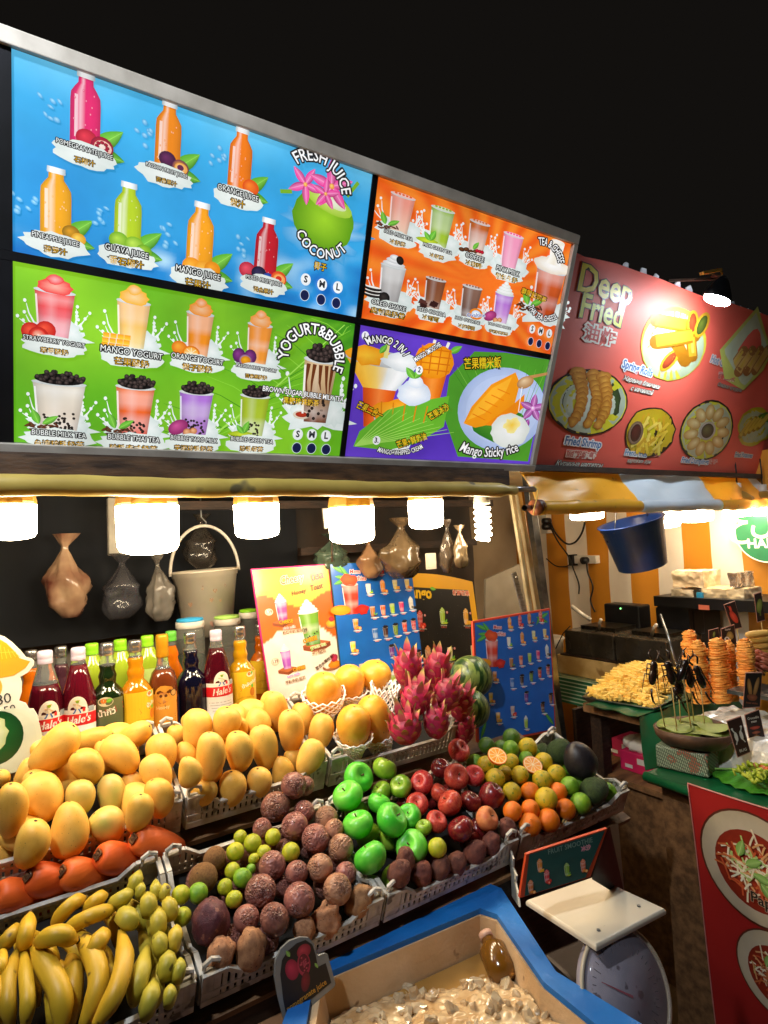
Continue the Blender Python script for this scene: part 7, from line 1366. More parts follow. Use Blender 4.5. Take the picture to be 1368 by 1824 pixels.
bottle(139, 1153, 1.65, 'cone', L_red, M_capw, 'red syrup bottle with lilac cap, second of the three', dict(fn=lab_hale, turn=-.1), .93)
bottle(384, 1122, 1.68, 'cone', L_red, M_capw, 'red syrup bottle with lilac cap left of the pineapple syrup', dict(fn=lab_hale, turn=.3), .90)
bottle(190, 1145, 1.66, 'ring', L_kiwi, M_caps, 'black green kiwi syrup bottle with ringed neck', dict(fn=lab_kiwi, turn=-.1), .88)
bottle(240, 1140, 1.66, 'ring', L_or, M_caps, 'amber orange syrup bottle with yellow label between kiwi and honey', dict(fn=lab_fruit('o'), turn=.5), .92)
bottle(288, 1130, 1.67, 'square', L_br, M_capy, 'brown honey bottle with tall gold cap and bear label', dict(fn=lab_honey, turn=.1), .82, caph=.04)
bottle(338, 1126, 1.69, 'ring', L_blue, M_caps, 'very dark blue bottle with ringed neck and no visible label', dict(fn=lambda p: wraprect(p, -.06, .02, -.035, .1, '#2a5cb8'), turn=0), .90)
bottle(426, 1115, 1.70, 'ring', L_pine, M_caps, 'pineapple syrup bottle with yellow label', dict(fn=lab_fruit('p'), turn=.25), .93)
bottle(462, 1112, 1.90, 'ring', L_or2, M_caps, 'orange syrup bottle half hidden behind the pink edged board', dict(fn=lab_fruit('o'), turn=.1), .93)
bottle(163, 1146, 1.80, 'pet', L_green, M_capg, 'pale green plastic bottle, leftmost of the green capped ones', None, .96); bottle(214, 1139, 1.80, 'pet', L_green, M_capg, 'pale green plastic bottle in the middle of the green capped ones', None, .96); bottle(262, 1132, 1.80, 'pet', L_green, M_capg, 'pale green plastic bottle beside the honey bottle', dict(fn=lambda p: wraprect(p, -.05, .06, .05, .16, '#cfe08a', '#bcd478')), .96)
bottle(108, 1151, 1.80, 'tall', L_pur, M_caps, 'thin purple bottle standing back between the two left red bottles', None, .9); bottle(55, 1158, 1.80, 'tall', L_or2, M_caps, 'orange bottle standing back behind the cut out price board', None, .9); bottle(304, 1124, 1.80, 'tall', L_or2, M_capdg, 'orange bottle with green cap behind the honey bottle', None, .92)
# jars
def jar(px, ytop, w, Y, lidm, cont, label):
    top = onY(px, ytop, Y); d = proj_depth(top); r = w*d/F_/2; X, Z = top[0], top[2]; z0 = SZ; t = thing('plastic_jar', label, 'jar', (X, Y, z0)); H = Z-z0
    b = MB(); pr = [(r*.9, 0), (r, .01), (r, .03)]+[(r*(1 if k % 2 else .97), .03+(H-.07)*k/14) for k in range(15)]+[(r*.85, H-.03)]; b.lathe(pr, 26, (X, Y, z0), caps=False); b.obj('jar_wall', mat('clear_jar_plastic', '#c9cfc6', rough=.08, trans=.85, ior=1.1), t)
    b = MB(); b.lathe([(r*.86, .004), (r*.93, .02), (r*.93, H*.62), (r*.3, H*.66)], 22, (X, Y, z0)); b.obj('jar_content', cont, t)
    b = MB(); b.lathe([(r*.92, H-.032), (r*.98, H-.03), (r*.98, H-.012), (r*.8, H-.009)], 26, (X, Y, z0)); b.obj('white_lid_ring', M_white, t)
    b = MB(); b.lathe([(r*.94, H-.0105), (r*.9, H-.003), (r*.3, H)], 26, (X, Y, z0), fn=lambda p, q: p*(1+.02*math.sin(q*13))); b.obj('coloured_lid', lidm, t)
jar(338, 1100, 50, 1.92, mat('sky_blue_lid', '#2f9fd8', rough=.4), mat('bright_green_jelly', '#2fa83a', rough=.3), 'clear jar with sky blue lid, green stuff inside'); jar(404, 1095, 48, 1.95, mat('lime_lid', '#a8d86a', rough=.4), mat('salmon_pink_powder', '#d88a72', '#c8705c', .6, 9), 'ribbed jar with lime green lid and salmon pink content'); jar(443, 1084, 36, 1.98, M_capg, mat('beige_powder', '#b8a68c', rough=.7), 'clear jar with bright green lid next to the pink edged board')
# white bucket with hearts
bc = onY(372, 1130, 2.1); tp_ = onY(360, 1016, 2.1); d = proj_depth(tp_); r1 = 118*d/F_/2*.93; h = tp_[2]-bc[2]; ax = nrm(V(-.03, 0, 1)); t, R = bucket(bc, r1, r1*.74, h, ax, mat('white_bucket_plastic', '#ddd3c2', '#cbbfac', .4, 6, sss=.05), 'white_bucket', 'white plastic bucket printed with small hearts, hanging by its handle', None)
b = MB(); b.tube([bc+R@V(-(r1+.012)*math.cos(q), -.01, h-.01+ .165*math.sin(q)) for q in np.linspace(0, math.pi, 22)], .0055, 8); b.obj('white_handle', M_white, t)
hk = bc+R@V(0, -.01, h+.155); b = MB(); b.tube([hk+V(.01, 0, -.004), hk+V(.012, 0, .012), hk+V(-.004, 0, .03), hk+V(-.006, 0, .2), V(hk[0]-.01, hk[1], .28)], .0025, 6); tag(b.obj('wire_hook', M_steel), 'thin wire hook holding the white bucket', 'hook')
def bk(x, y, l):
    th = math.atan2(-bc[1], -bc[0])+x/r1; zz = y; rr_ = (r1*.74+(r1-r1*.74)*(zz/h))+.0015+l; return bc+R@V(rr_*math.cos(th), rr_*math.sin(th), zz)
for x, y, s in ((-.012, .17, .009), (.032, .155, .008), (-.062, .115, .010), (.018, .125, .008), (.052, .12, .006), (.068, .17, .006), (.018, .045, .012), (-.02, .04, .008)):
    p = Print(bk, .0003); p.sub(x, y, s); p.poly([(0, -1), (.9, .1), (.85, .7), (.4, .9), (0, .45), (-.4, .9), (-.85, .7), (-.9, .1)], '#a8876c' if s < .0115 else '#c89a8a'); p.obj('heart_print', PM_DULL, t)
# plastic bags
def bag(px4, d, m, label, seed, name='plastic_bag', inner=None):
    x0, y0, x1, y1 = px4; c = at((x0+x1)/2, y1, d); top = at((x0+x1)/2, y0, d); H = abs(top[2]-c[2]); r = (x1-x0)*d/F_/2; b = MB(); n = 26; rows = 20; P = []
    for j in range(rows+1):
        u = j/rows; pr = min(1, .25+u/.16*.75)**.6*(1-.1*u) if u < .5 else max(.13, .95-((u-.5)/.34)**.8*.85) if u < .84 else .13+.5*(u-.84)/.16
        for i in range(n):
            a = 2*math.pi*i/n; q = Vector((math.cos(a)*1.6+seed*3, math.sin(a)*1.6, u*3.2)); k = 1+.45*noise.noise(q)+.07*math.sin(a*9+seed)*(u > .4)+.22*noise.noise(q*3.1); P.append(c+V(r*pr*k*math.cos(a)+.1*r*math.sin(u*4+seed), r*.7*pr*k*math.sin(a), H*u))
    b.add(P, [(j*n+i, j*n+(i+1) % n, (j+1)*n+(i+1) % n, (j+1)*n+i) for j in range(rows) for i in range(n)]+[tuple(range(n-1, -1, -1))], smooth=True); o = b.obj(name, m); tag(o, label, 'bag', 'plastic bags hanging in the dark back of the stall'); return o
def bagmat(name, c, c2, al=.8): return mat(name, c, c2, .2, 9., .8, 18., coat=.35, trans=.0, alpha=al)
bag((88, 950, 155, 1100), 1.86, bagmat('brownish_clear_bag', '#6a3c30', '#b89c7c', .95), 'bulging bag with pink and cream packages hanging left of the white bucket', 2); bag((184, 985, 248, 1102), 1.92, bagmat('smoky_clear_bag', '#1c1d22', '#4a4a50', .6), 'smoky see through bag with dark contents below the largest bulb', 5); bag((262, 985, 308, 1106), 1.98, bagmat('milky_clear_bag', '#54504c', '#8a847c', .8), 'milky bag between the smoky bag and the white bucket', 7); bag((335, 915, 388, 1012), 2.15, bagmat('grey_thin_bag', '#2c2926', '#4c4640', .6), 'narrow grey bag tapering upward behind the bucket handle', 9)
bag((680, 922, 758, 1030), 2.05, bagmat('beige_carrier_bag', '#33281e', '#54442f', .95), 'wide beige carrier bag hanging behind the blue menu board', 3); bag((784, 925, 815, 1020), 2.0, bagmat('crumpled_dark_bag', '#332a22', '#54473a', .85), 'crumpled dark bag left of the pale bag near the spiral bulb', 4); bag((806, 935, 838, 1012), 1.98, bagmat('pale_bag', '#463a2c', '#66563f', .95), 'small pale bag with a thin handle near the spiral bulb', 6); bag((640, 955, 682, 1030), 2.08, bagmat('brown_paper_bag', '#6a4c34', '#8a6a4a', 1), 'brown package hanging between blue board and beige bag', 8); bag((560, 950, 625, 1020), 2.08, bagmat('dark_green_bag', '#26302a', '#4a5c4c', .95), 'dark green bundle hanging above the blue menu board', 10)
b = MB(); P4 = [at(192, 886, 1.95), at(222, 886, 1.95), at(232, 990, 1.95), at(194, 990, 1.95)]; b.add([p+V(0, .003*math.sin(i), 0) for i, p in enumerate(P4)]+[p+V(0, .03, 0) for p in P4], [(0, 3, 2, 1), (4, 5, 6, 7), (0, 1, 5, 4), (1, 2, 6, 5), (2, 3, 7, 6), (3, 0, 4, 7)]); tag(b.obj('clear_pouch', bagmat('clear_pouch_film', '#b8b2a6', '#e0dacc', .75), bevel=.004), 'flat clear plastic pouch half hidden by the largest bulb', 'bag')
b = MB(); a, c = at(756, 986, 1.98), at(779, 1013, 1.98); b.box((a+c)/2, (abs(c[0]-a[0]), .012, abs(c[2]-a[2]))); tag(b.obj('paper_card', mat('grey_white_paper', '#b0a494', rough=.7)), 'small whitish card hanging between the beige bag and the dark bag', 'card')
b = MB(); b.bar(at(578, 905, 2.0), at(582, 942, 2.0), .02, .008, (0, 1, 0)); tag(b.obj('can_opener', M_alu, bevel=.002), 'small metal utensil hanging left of the fourth bulb', 'utensil')
b = MB(); b.tube([at(590, 890, 2.02), at(592, 1000, 2.02)], .004, 6); tag(b.obj('steel_chain', M_steel), 'thin vertical rod hanging between the utensil and the fourth bulb', 'rod')
# old fan at the left edge
fc = at(18, 985, 1.95); t = thing('wall_fan', 'round grey fan hanging at the left edge below the leftmost bulb', 'fan', fc); Rf = frame(-fc+V(.3, 0, -.35)); b = MB()
for r_ in (.075, .062, .05, .038, .026): b.tube([fc+Rf@V(r_*math.cos(q), r_*math.sin(q), .01+.01*(r_ < .07)) for q in np.linspace(0, 6.283, 33)[:-1]], .0022, 5, closed=True)
b.obj('fan_grille', mat('grey_fan', '#6f6b64', rough=.5), t); b = MB(); b.lathe([(.02, .005), (.022, .022), (.01, .026)], 18, fc, Rf); b.obj('fan_hub', mat('fan_hub', '#b5aa98', rough=.5), t); b = MB(); b.lathe([(.08, -.03), (.083, 0), (.078, .008)], 28, fc, Rf, caps=False); b.lathe([(.078, -.031), (.01, -.033)], 28, fc, Rf); b.obj('fan_housing', mat('fan_housing', '#57534d', rough=.5), t)
# ------------------------------------------------------------------ menu boards
def board(px4, Ys, label, edge, draw, name='menu_board', th=.008, cat='menu board', margin=.02, pm=None, shape=None):
    P4 = [onY(x, y, Yv) for (x, y), Yv in zip(px4, Ys)]  # BL BR TR TL
    pl = plane3(P4[0], P4[1], P4[3]); q = [pl.to2(*p) for p in px4]; t = thing(name, label, cat, P4[0]); b = MB(); b.prism([tuple(k) for k in (shape(q) if shape else q)], -th, pl(0, 0, -.0005), pl.u, pl.v); b.obj('board_panel', edge, t, bevel=.0015)
    cc = np.mean(q, axis=0); qi = [cc+(k-cc)*(1-margin*2) for k in q]
    def M_(u, v): return qi[0]*(1-u)*(1-v)+qi[1]*u*(1-v)+qi[2]*u*v+qi[3]*(1-u)*v
    H = np.linalg.norm(qi[3]-qi[0]); rot = math.degrees(math.atan2(-(qi[3]-qi[0])[0], (qi[3]-qi[0])[1])); draw(t, pl, M_, H, qi, rot, pm or PM_PAPER); return t
def bitem2(t, pl, M_, u, v, s, fn, rot, pm, name='printed_drink', lift=.0015):
    p = Print(pl, lift); p.step = .00006; c = M_(u, v); p.sub(c[0], c[1], s, rot); fn(p); return p.obj(name, pm, t)
MEN = [(.44, .95, 'mound', '#f0941e', 'mango'), (.58, .955, 'mound', '#e02a3c', 'straw'), (.71, .96, 'mound', '#e8862a', 'bean'), (.87, .965, 'mound', '#e03024', 'straw'), (.42, .80, 'foam', '#efece4', 'matcha'), (.60, .805, 'mound', '#e6902e', 'orange'), (.76, .82, 'foam', '#dfd88a', 'mango'), (.92, .82, 'foam', '#e8d27c', 'orange'),
       (.44, .62, 'foam', '#b8743c', 'tea'), (.57, .625, 'foam', '#e2601c', None), (.69, .635, 'foam', '#a8d03a', None), (.81, .645, 'foam', '#e83a7c', None), (.94, .66, 'cream', '#d8d4cc', 'cookie'), (.22, .53, 'foam', '#f0901c', 'orange'), (.44, .45, 'foam', '#3a78c8', None), (.57, .455, 'pearl', '#4a2a20', None), (.70, .47, 'pearl', '#7c9a3a', None), (.82, .49, 'pearl', '#d8482c', None), (.94, .50, 'pearl', '#c82c3c', None),
       (.16, .36, 'foam', '#f0d22c', 'orange'), (.62, .31, 'pearl', '#7a3a9a', None), (.24, .19, 'foam', '#f0b01c', 'mango'), (.43, .22, 'foam', '#d8b0a0', 'straw'), (.60, .1, 'cream', '#a8c83a', None), (.84, .2, 'pearl', '#6a3418', None), (.96, .26, 'pearl', '#8a4a24', None)]
def draw_menu(t, pl, M_, H, qi, rot, pm):
    p = Print(pl, .0004); p.warp(qi, 14, 18, lambda a, c: blend('#1556b0', '#1c6cc8', vn(a*2, c*2, 3, 8)))
    for u, v, ang in ((.02, .98, -20), (.04, .9, -5), (.02, .84, 20), (.1, .99, -50), (.98, .98, 200), (.97, .9, 160), (.9, 1.0, 230), (.02, .04, 60), (.98, .04, 130)): c = M_(u, v); p.leaf(c[0], c[1], H*.16, H*.022, ang, '#3c9a3a', '#7cc85a')
    p.obj('printed_background', pm, t)
    def big(p): art_cup(p, '#d8402a', '#c83020', w=.5, top='mound'); p.ell(-.35, .12, .3, .13, '#f0a82c', '#e08a14'); p.blob(.3, .1, .2, .14, '#e8382c', '#b81c18', .2, 14, 2); p.blob(0, .92, .26, .14, '#e8602c', '#c8401c', .25, 16, 3)
    bitem2(t, pl, M_, .2, .60, H*.30, big, rot, pm)
    for u, v, s in ((.28, .93, .045), (.27, .875, .05)): bitem2(t, pl, M_, u, v, H*s, lambda p: p.text('Menu' if s < .05 else 'Smoothies', 0, 0, 1, '#c8283c', '#f6e6e2', .1, .02, shear=.2), rot, pm, 'printed_lettering')
    for i, (u, v, top, c, gk) in enumerate(MEN):
        def fn(p, top=top, c=c, gk=gk, i=i):
            art_cup(p, c, None, .5, top, pearls=2 if top == 'pearl' else 0)
            if gk: art_garnish(p, gk, .12, .1)
            p.blob(.1, -.1, .42, .05, '#e8eef2', '#cfdbe6', .2, 12, i); p.blob(.1, -.2, .22, .04, '#e0506a', '#f0b8c0', .2, 10, i)
        bitem2(t, pl, M_, u, v-.05, H*.10, fn, rot, pm)
def draw_tea(t, pl, M_, H, qi, rot, pm):
    def bg(a, c):
        if c > .74+.05*math.sin(a*7+1): return lin('#f2b23a')
        if c > .50+.10*math.sin(a*5-1): return blend('#ef6a1c', '#e85410', c)
        if c > .46-.3*a and a < .75: return lin('#e8642a') if c > .5 else lin('#e9dfd6')
        return lin('#e6dcd2')
    p = Print(pl, .0004); p.warp(qi, 40, 56, bg); p.obj('printed_background', pm, t)
    def T(u, v, s, txt_, col, out=None, r=0, name='printed_lettering', **kw): bitem2(t, pl, M_, u, v, H*s, lambda p: p.text(txt_, 0, 0, 1, col, out, .06, .02, rot=r, **kw), rot, pm, name, .003)
    T(.48, .905, .095, 'Cheesy', '#7c6420', '#f2ece0', 3, shear=.2, sx=.75); T(.83, .92, .10, 'tea', '#4a2c1c', None, 8, shear=.3); T(.55, .80, .05, 'Honey', '#4a2c1c', None, 6, shear=.2); T(.80, .83, .065, 'Toast', '#4a2c1c', None, 8, shear=.25, sx=.8)
    def block(p): p.poly([(-.5, .1), (0, .25), (.55, .1), (.05, -.08)], '#b0643a'); p.poly([(-.5, .1), (.05, -.08), (.05, -.22), (-.5, -.05)], '#8a4626'); p.poly([(.05, -.08), (.55, .1), (.55, -.04), (.05, -.22)], '#7c3c20')
    for u, v, s in ((.27, .565, .15), (.70, .37, .24), (.26, .205, .15)): bitem2(t, pl, M_, u, v, H*s, block, rot, pm, 'printed_block', .0008)
    bitem2(t, pl, M_, .30, .575, H*.21, lambda p: art_cup(p, '#f04a9a', '#e8308a', .48, 'cream'), rot, pm); bitem2(t, pl, M_, .66, .385, H*.34, lambda p: art_cup(p, '#6a9a2c', '#4f8a24', .55, 'cream', pearls=2), rot, pm); bitem2(t, pl, M_, .27, .22, H*.18, lambda p: art_cup(p, '#b060c8', '#9a40b0', .5, 'cream'), rot, pm)
    for u, v in ((.13, .66), (.56, .50), (.12, .28)): bitem2(t, pl, M_, u, v, H*.035, lambda p: (p.ell(0, 0, 1, .8, '#f6efe6', '#d8b8a0'), p.text('139', 0, 0, 1., '#5a3420', None, 0, .02)), rot, pm, 'printed_price')
    T(.33, .575, .04, 'CHEESE', '#e8b01c', '#6a2c14', 0, sx=.9); T(.36, .53, .03, 'pink milk', '#f07a8a', '#fbeee8', 0); T(.40, .495, .028, '粉紅牛奶 起司', '#6a2c14', '#f6e6c8'); T(.62, .425, .045, 'CHEESE', '#e8b01c', '#6a2c14', 6, sx=.85); T(.72, .375, .045, 'green tea', '#7ab03a', '#fbf6e8', 6, sx=.85); T(.72, .325, .03, '綠茶 起司', '#6a2c14', '#f6e6c8', 6)
    T(.42, .215, .038, 'CHEESE', '#e8b01c', '#6a2c14', 4, sx=.85); T(.33, .17, .03, 'taro milk', '#b060c8', '#fbeef6', 4); T(.35, .13, .028, '芋頭牛奶 起司', '#6a2c14', '#f6e6c8', 4)
    T(.78, .245, .032, '混合水果吐司', '#4a2414', None, 25); bitem2(t, pl, M_, .88, .19, H*.11, lambda p: (p.ell(0, .2, .75, .28, '#b87a4c', '#8a5230'), p.blob(-.3, .4, .35, .28, '#f6f2ea', '#d8cfc0', .15, 16, 2), p.blob(.25, .35, .5, .3, '#f0982a', '#d87414', .25, 18, 4), p.blob(.35, .8, .3, .3, '#c8385c', '#8a1c3c', .2, 14, 5)), rot, pm, 'printed_food'); T(.86, .115, .03, 'Mix fresh fruit', '#e8b01c', '#6a2c14', 6, sx=.8)
    bitem2(t, pl, M_, .95, .50, H*.1, lambda p: (p.ell(0, .2, .6, .25, '#b87a4c', '#8a5230'), p.blob(0, .45, .5, .3, '#f0b84a', '#d88414', .2, 14, 4), p.blob(.1, .75, .25, .2, '#d8384c', '#8a1c2c', .2, 12, 5)), rot, pm, 'printed_food'); T(.5, .045, .032, '混合蜂蜜吐司', '#4a2414', None, 18)
    bitem2(t, pl, M_, .66, .06, H*.07, lambda p: (p.blob(0, .2, .6, .3, '#e6d8b8', '#b89a6a', .2, 16, 2), p.leaf(0, .5, .5, .15, 50)), rot, pm, 'printed_food')
def draw_mango(t, pl, M_, H, qi, rot, pm):
    p = Print(pl, .0006); p.warp([M_(.02, 0), M_(.95, 0), M_(.93, .93), M_(.02, .93)], 6, 8, lambda a, c: blend('#151515', '#1e1c1a', vn(a, c, 3))); rd = random.Random(1)
    for k in range(60): c = M_(rd.uniform(.04, .9), rd.uniform(.1, .9)); p.ell(c[0], c[1], .0012, .0012, '#5c564c', n=5)
    p.obj('printed_background', pm, t)
    bitem2(t, pl, M_, .10, .87, H*.17, lambda p: (p.text('Mango', 0, 0, 1, '#f2c21c', None, 0, .04, sx=.85), p.leaf(1.05, .35, .45, .14, -10)), rot, pm, 'printed_lettering', .002)
    bitem2(t, pl, M_, .80, .89, H*.06, lambda p: p.text('新鲜芒果', 0, 0, 1, '#e06a4c', '#f6d8c8', .08, .02), rot, pm, 'printed_lettering', .002)
    for i, (u, v, top, c, gk, n_) in enumerate(((.12, .58, 'mound', '#e02c2c', 'straw', 'Watermelon'), (.46, .62, 'mound', '#a4c83a', 'matcha', 'Kiwi smoothie'), (.83, .62, 'mound', '#e8a82c', 'mango', 'Passion'), (.20, .22, 'mound', '#f0941e', 'mango', 'Mango'), (.52, .24, 'foam', '#e6dc9a', 'matcha', 'Coconut'), (.88, .26, 'foam', '#e8d28a', 'orange', 'Banana'))):
        bitem2(t, pl, M_, u, v-.07, H*.17, lambda p: (art_cup(p, c, None, .44, top), art_garnish(p, gk, .1, .1), p.text(n_+' smoothie' if 'smoothie' not in n_ else n_, .05, -.08, .11, '#f4f0e8', None, 0, .01, sx=.8), p.text('芒果冰沙', .05, -.2, .11, '#e8604c', None, 0, .01), p.ell(.38, .75, .08, .08, '#f6f0ea', '#e0605c'), p.text(str(i+1), .38, .75, .12, '#2a1c14', None, 0, .01)), rot, pm)
M_pinkedge = mat('hot_pink_board_edge', '#e0207c', rough=.45); M_greyedge = mat('dark_green_board_edge', '#2c3a2c', rough=.5); M_yeledge = mat('yellow_board', '#e8b01c', '#d89c14', .4, 4); M_rededge = mat('red_orange_board_edge', '#c8432a', rough=.45)
board(((482, 1250), (613, 1240), (585, 1004), (447, 1013)), (1.72, 1.72, 1.81, 1.81), 'pink edged menu board of cheese teas and toasts', M_pinkedge, draw_tea, margin=.012)
board(((612, 1240), (760, 1230), (731, 996), (587, 1004)), (1.715, 1.705, 1.795, 1.805), 'bright blue menu board full of small drinks, behind the papayas', M_greyedge, draw_menu, margin=.006)
def arch(q): 
    top = [q[3]*(1-u)+q[2]*u+V(0, .02*math.sin(math.pi*min(1, .25+u*.75)))[:2] for u in np.linspace(0, 1, 12)]; return [q[0], q[1]]+top[::-1]
board(((735, 1215), (866, 1210), (842, 1036), (725, 1028)), (1.82, 1.82, 1.89, 1.89), 'black mango smoothie board with a yellow arched frame', M_yeledge, draw_mango, shape=arch, margin=.03)
board(((851, 1330), (991, 1302), (980, 1083), (842, 1106)), (1.36, 1.36, 1.41, 1.41), 'dim blue menu board with red edge standing behind the limes', M_rededge, draw_menu, margin=.02, pm=PM_DULL)
# cut-out price board at the left edge
def cutout(px, depthY, label, m, draw, lean=.0, th=.004, name='cutout_sign', cat='sign'):
    pl = Plane(onY(*px[0], depthY), (1, 0, 0) if not isinstance(lean, tuple) else lean[0], (0, .12, 1) if not isinstance(lean, tuple) else lean[1]); q = [pl.to2(*p) for p in px]; t = thing(name, label, cat, pl.P0); b = MB(); b.prism([tuple(k) for k in q], -th, pl(0, 0, 0), pl.u, pl.v); b.obj('sign_sheet', m, t, bevel=.0008); draw(t, pl); return t
M_acry = mat('white_acrylic', '#ddd8c8', '#cfc9b6', .3, 8)
def dr_left(t, pl):
    p = Print(pl, .0004); s = lambda L_: [tuple(pl.to2(*k)) for k in L_]
    p.poly(s([(-40, 1208), (0, 1208), (25, 1203), (45, 1190), (54, 1178), (34, 1172), (30, 1168), (-40, 1160)]), '#dc9a2c'); p.poly(s([(-40, 1180), (0, 1178), (34, 1171), (28, 1162), (12, 1146), (0, 1139), (-40, 1130)]), '#f0981e')
    for k in range(7): p.line(s([(-12+8*k, 1176-k), (-14+7*k, 1140+4*k)]), .0012, '#f8bc4a')
    p.line(s([(-30, 1164), (28, 1161)]), .0012, '#f8bc4a'); p.ell(*pl.to2(-8, 1225), .012, .02, '#f0a030')
    def tx(x, y, tt, h, r): a = pl.to2(x, y); k = (pl.to2(x, y-10)[1]-a[1])/10; p.text(tt, a[0], a[1], h*k, '#23211e', None, 0, .0, rot=r)
    tx(6, 1246, '80', 26, 6); tx(17, 1264, '50', 20, 6)
    p.ell(*pl.to2(14, 1320), .062, .066, '#b7c0a4', '#c8ceb6'); p.ell(*pl.to2(10, 1320), .056, .060, '#d2d4be', '#c3c9b0'); p.ell(*pl.to2(-8, 1315), .050, .054, '#1f6a2c', '#0d3a18', n=26); p.blob(*pl.to2(-18, 1308), .032, .036, '#e6e8d0', '#b8c48a', .2, 18, 3); p.obj('printed_picture', PM_PAPER, t)
cutout([(-45, 1370), (5, 1370), (40, 1352), (58, 1340), (66, 1325), (71, 1300), (68, 1275), (60, 1262), (52, 1262), (46, 1252), (34, 1248), (39, 1232), (39, 1215), (36, 1206), (50, 1198), (60, 1185), (61, 1177), (57, 1173), (46, 1170), (38, 1160), (22, 1144), (8, 1134), (-5, 1130), (-45, 1128)], 1.50, 'white cut out mango and coconut price board at the left edge', M_acry, dr_left)
# pomegranate sign
sgd = .98
def dr_pom(t, pl):
    s = lambda L_: [tuple(pl.to2(*k)) for k in L_]; p = Print(pl, .0006)
    p.poly(s([(502, 1760), (499, 1735), (502, 1710), (512, 1694), (528, 1680), (544, 1674), (556, 1682), (562, 1700), (566, 1722), (580, 1715), (590, 1750), (511, 1815), (504, 1780)]), '#1a1412')
    def E(x, y, rx, ry, c, e, rot=0): a = pl.to2(x, y); k = (pl.to2(x, y-10)[1]-a[1])/10; p.ell(a[0], a[1], rx*k, ry*k, c, e, rot=rot, n=20)
    E(541, 1694, 15, 13, '#c43a4c', '#8a1c2c'); E(520, 1727, 14, 20, '#c82c4c', '#8a1430', 15); E(541, 1717, 14, 22, '#c8506a', '#a02038', 5); E(541, 1715, 11, 17, '#7c1c28', '#5c141c', 5); E(544, 1748, 10, 18, '#8a1c28', '#5c1218', -10)
    rd = random.Random(1)
    for k in range(22): a = rd.uniform(0, 6.28); q = rd.uniform(0, 1); E(541+9*q*math.cos(a), 1715+14*q*math.sin(a), 2.2, 2.2, '#d85a6a', '#8a1c2c')
    a = pl.to2(516, 1703); p.leaf(a[0], a[1], .012, .004, 120, '#7a8a4c'); a = pl.to2(560, 1715); p.leaf(a[0], a[1], .010, .003, -60, '#7a8a4c')
    a = pl.to2(546, 1772); b_ = pl.to2(588, 1742); k = (pl.to2(546, 1762)[1]-a[1])/10; r = math.degrees(math.atan2(b_[1]-a[1], b_[0]-a[0])); p.text('pomegranate juice', a[0], a[1], 15.5*k, '#c8902c', None, 0, .015, rot=r, sx=.80); p.obj('printed_picture', PM_DULL, t)
cutout([(509, 1832), (494, 1775), (488, 1740), (490, 1712), (500, 1690), (515, 1676), (535, 1669), (550, 1670), (560, 1682), (566, 1702), (578, 1698), (584, 1700), (598, 1752), (596, 1758)], .955, 'black pomegranate juice sign in a clear holder at the crate front', mat('grey_clear_acrylic', '#6b6b68', '#8a8a86', .15, 8, alpha=.85), dr_pom, lean=((1, -.1, 0), (0, .18, 1)), th=.005)
# ------------------------------------------------------------------ ice tub
TZ_ = -.752; oz = lambda L_, z=TZ_: [onZ(x, y, z) for x, y in L_]
outer = oz([(545, 1712), (868, 1572), (893, 1582), (990, 1730), (1150, 1828), (1290, 1985), (560, 2200), (500, 1830)]); mid = oz([(560, 1742), (855, 1618), (885, 1628), (968, 1748), (1075, 1835), (1190, 1990), (600, 2100), (545, 1826)])
inn = [m_+(np.mean(mid, axis=0)-m_)*.055 for m_ in mid]; M_blue = mat('blue_painted_wood', '#1a72c0', '#1258a0', .48, 7., .5, 34., spots=('#2d2a28', 11., .66), rvar=.15)
tub = thing('ice_tub', 'blue painted tub with a foam lining full of ice and yellowish water', 'tub', np.mean(outer, axis=0)+V(0, 0, -.3))
def ring(b, A, B_): n = len(A); b.add(A+B_, [(i, (i+1) % n, n+(i+1) % n, n+i) for i in range(n)])
dz = lambda L_, z: [V(p[0], p[1], p[2]+z) for p in L_]
b = MB(); ring(b, dz(outer, -.34), outer); ring(b, outer, mid); ring(b, mid, dz(mid, -.012)); b.obj('blue_rim', M_blue, tub, bevel=.004)
M_foam2 = mat('dirty_tan_polystyrene', '#dcbc94', '#c09a6c', .75, 7., .35, 110, spots=('#7a5836', 30., .70)); cm = np.mean(inn, axis=0); bot = [cm+(p-cm)*.86+V(0, 0, -.20) for p in inn]; b = MB(); ring(b, dz(mid, -.011), dz(inn, -.006)); ring(b, dz(inn, -.006), [(p*.25+q*.75) for p, q in zip(dz(inn, -.006), bot)]); b.obj('foam_lining', M_foam2, tub)
WZ = TZ_-.068; wt = [cm+(p-cm)*.935 for p in inn]; b = MB(); b.add([V(p[0], p[1], WZ) for p in wt], [tuple(range(len(wt)))]); tag(b.obj('melt_water', mat('amber_melt_water', '#b98c4c', '#8a6428', .08, 5., .4, 18, coat=.5), tub), kind='stuff')
M_ice = mat('cloudy_ice', '#f6e2be', '#dcb888', .10, 40., .3, 60, coat=.5, trans=.42, ior=1.31); M_slush = mat('packed_slushy_ice', '#ecd0a2', '#c49a66', .14, 26., .5, 50, coat=.5, trans=.1)
rd = random.Random(9); lo_, hi_ = np.min(wt, axis=0), np.max(wt, axis=0)
def inside(p, poly):
    c = False; n = len(poly)
    for i in range(n):
        a, q = poly[i], poly[(i+1) % n]
        if (a[1] > p[1]) != (q[1] > p[1]) and p[0] < (q[0]-a[0])*(p[1]-a[1])/(q[1]-a[1])+a[0]: c = not c
    return c
e0 = onZ(650, 1800, WZ); e1 = onZ(960, 1735, WZ)
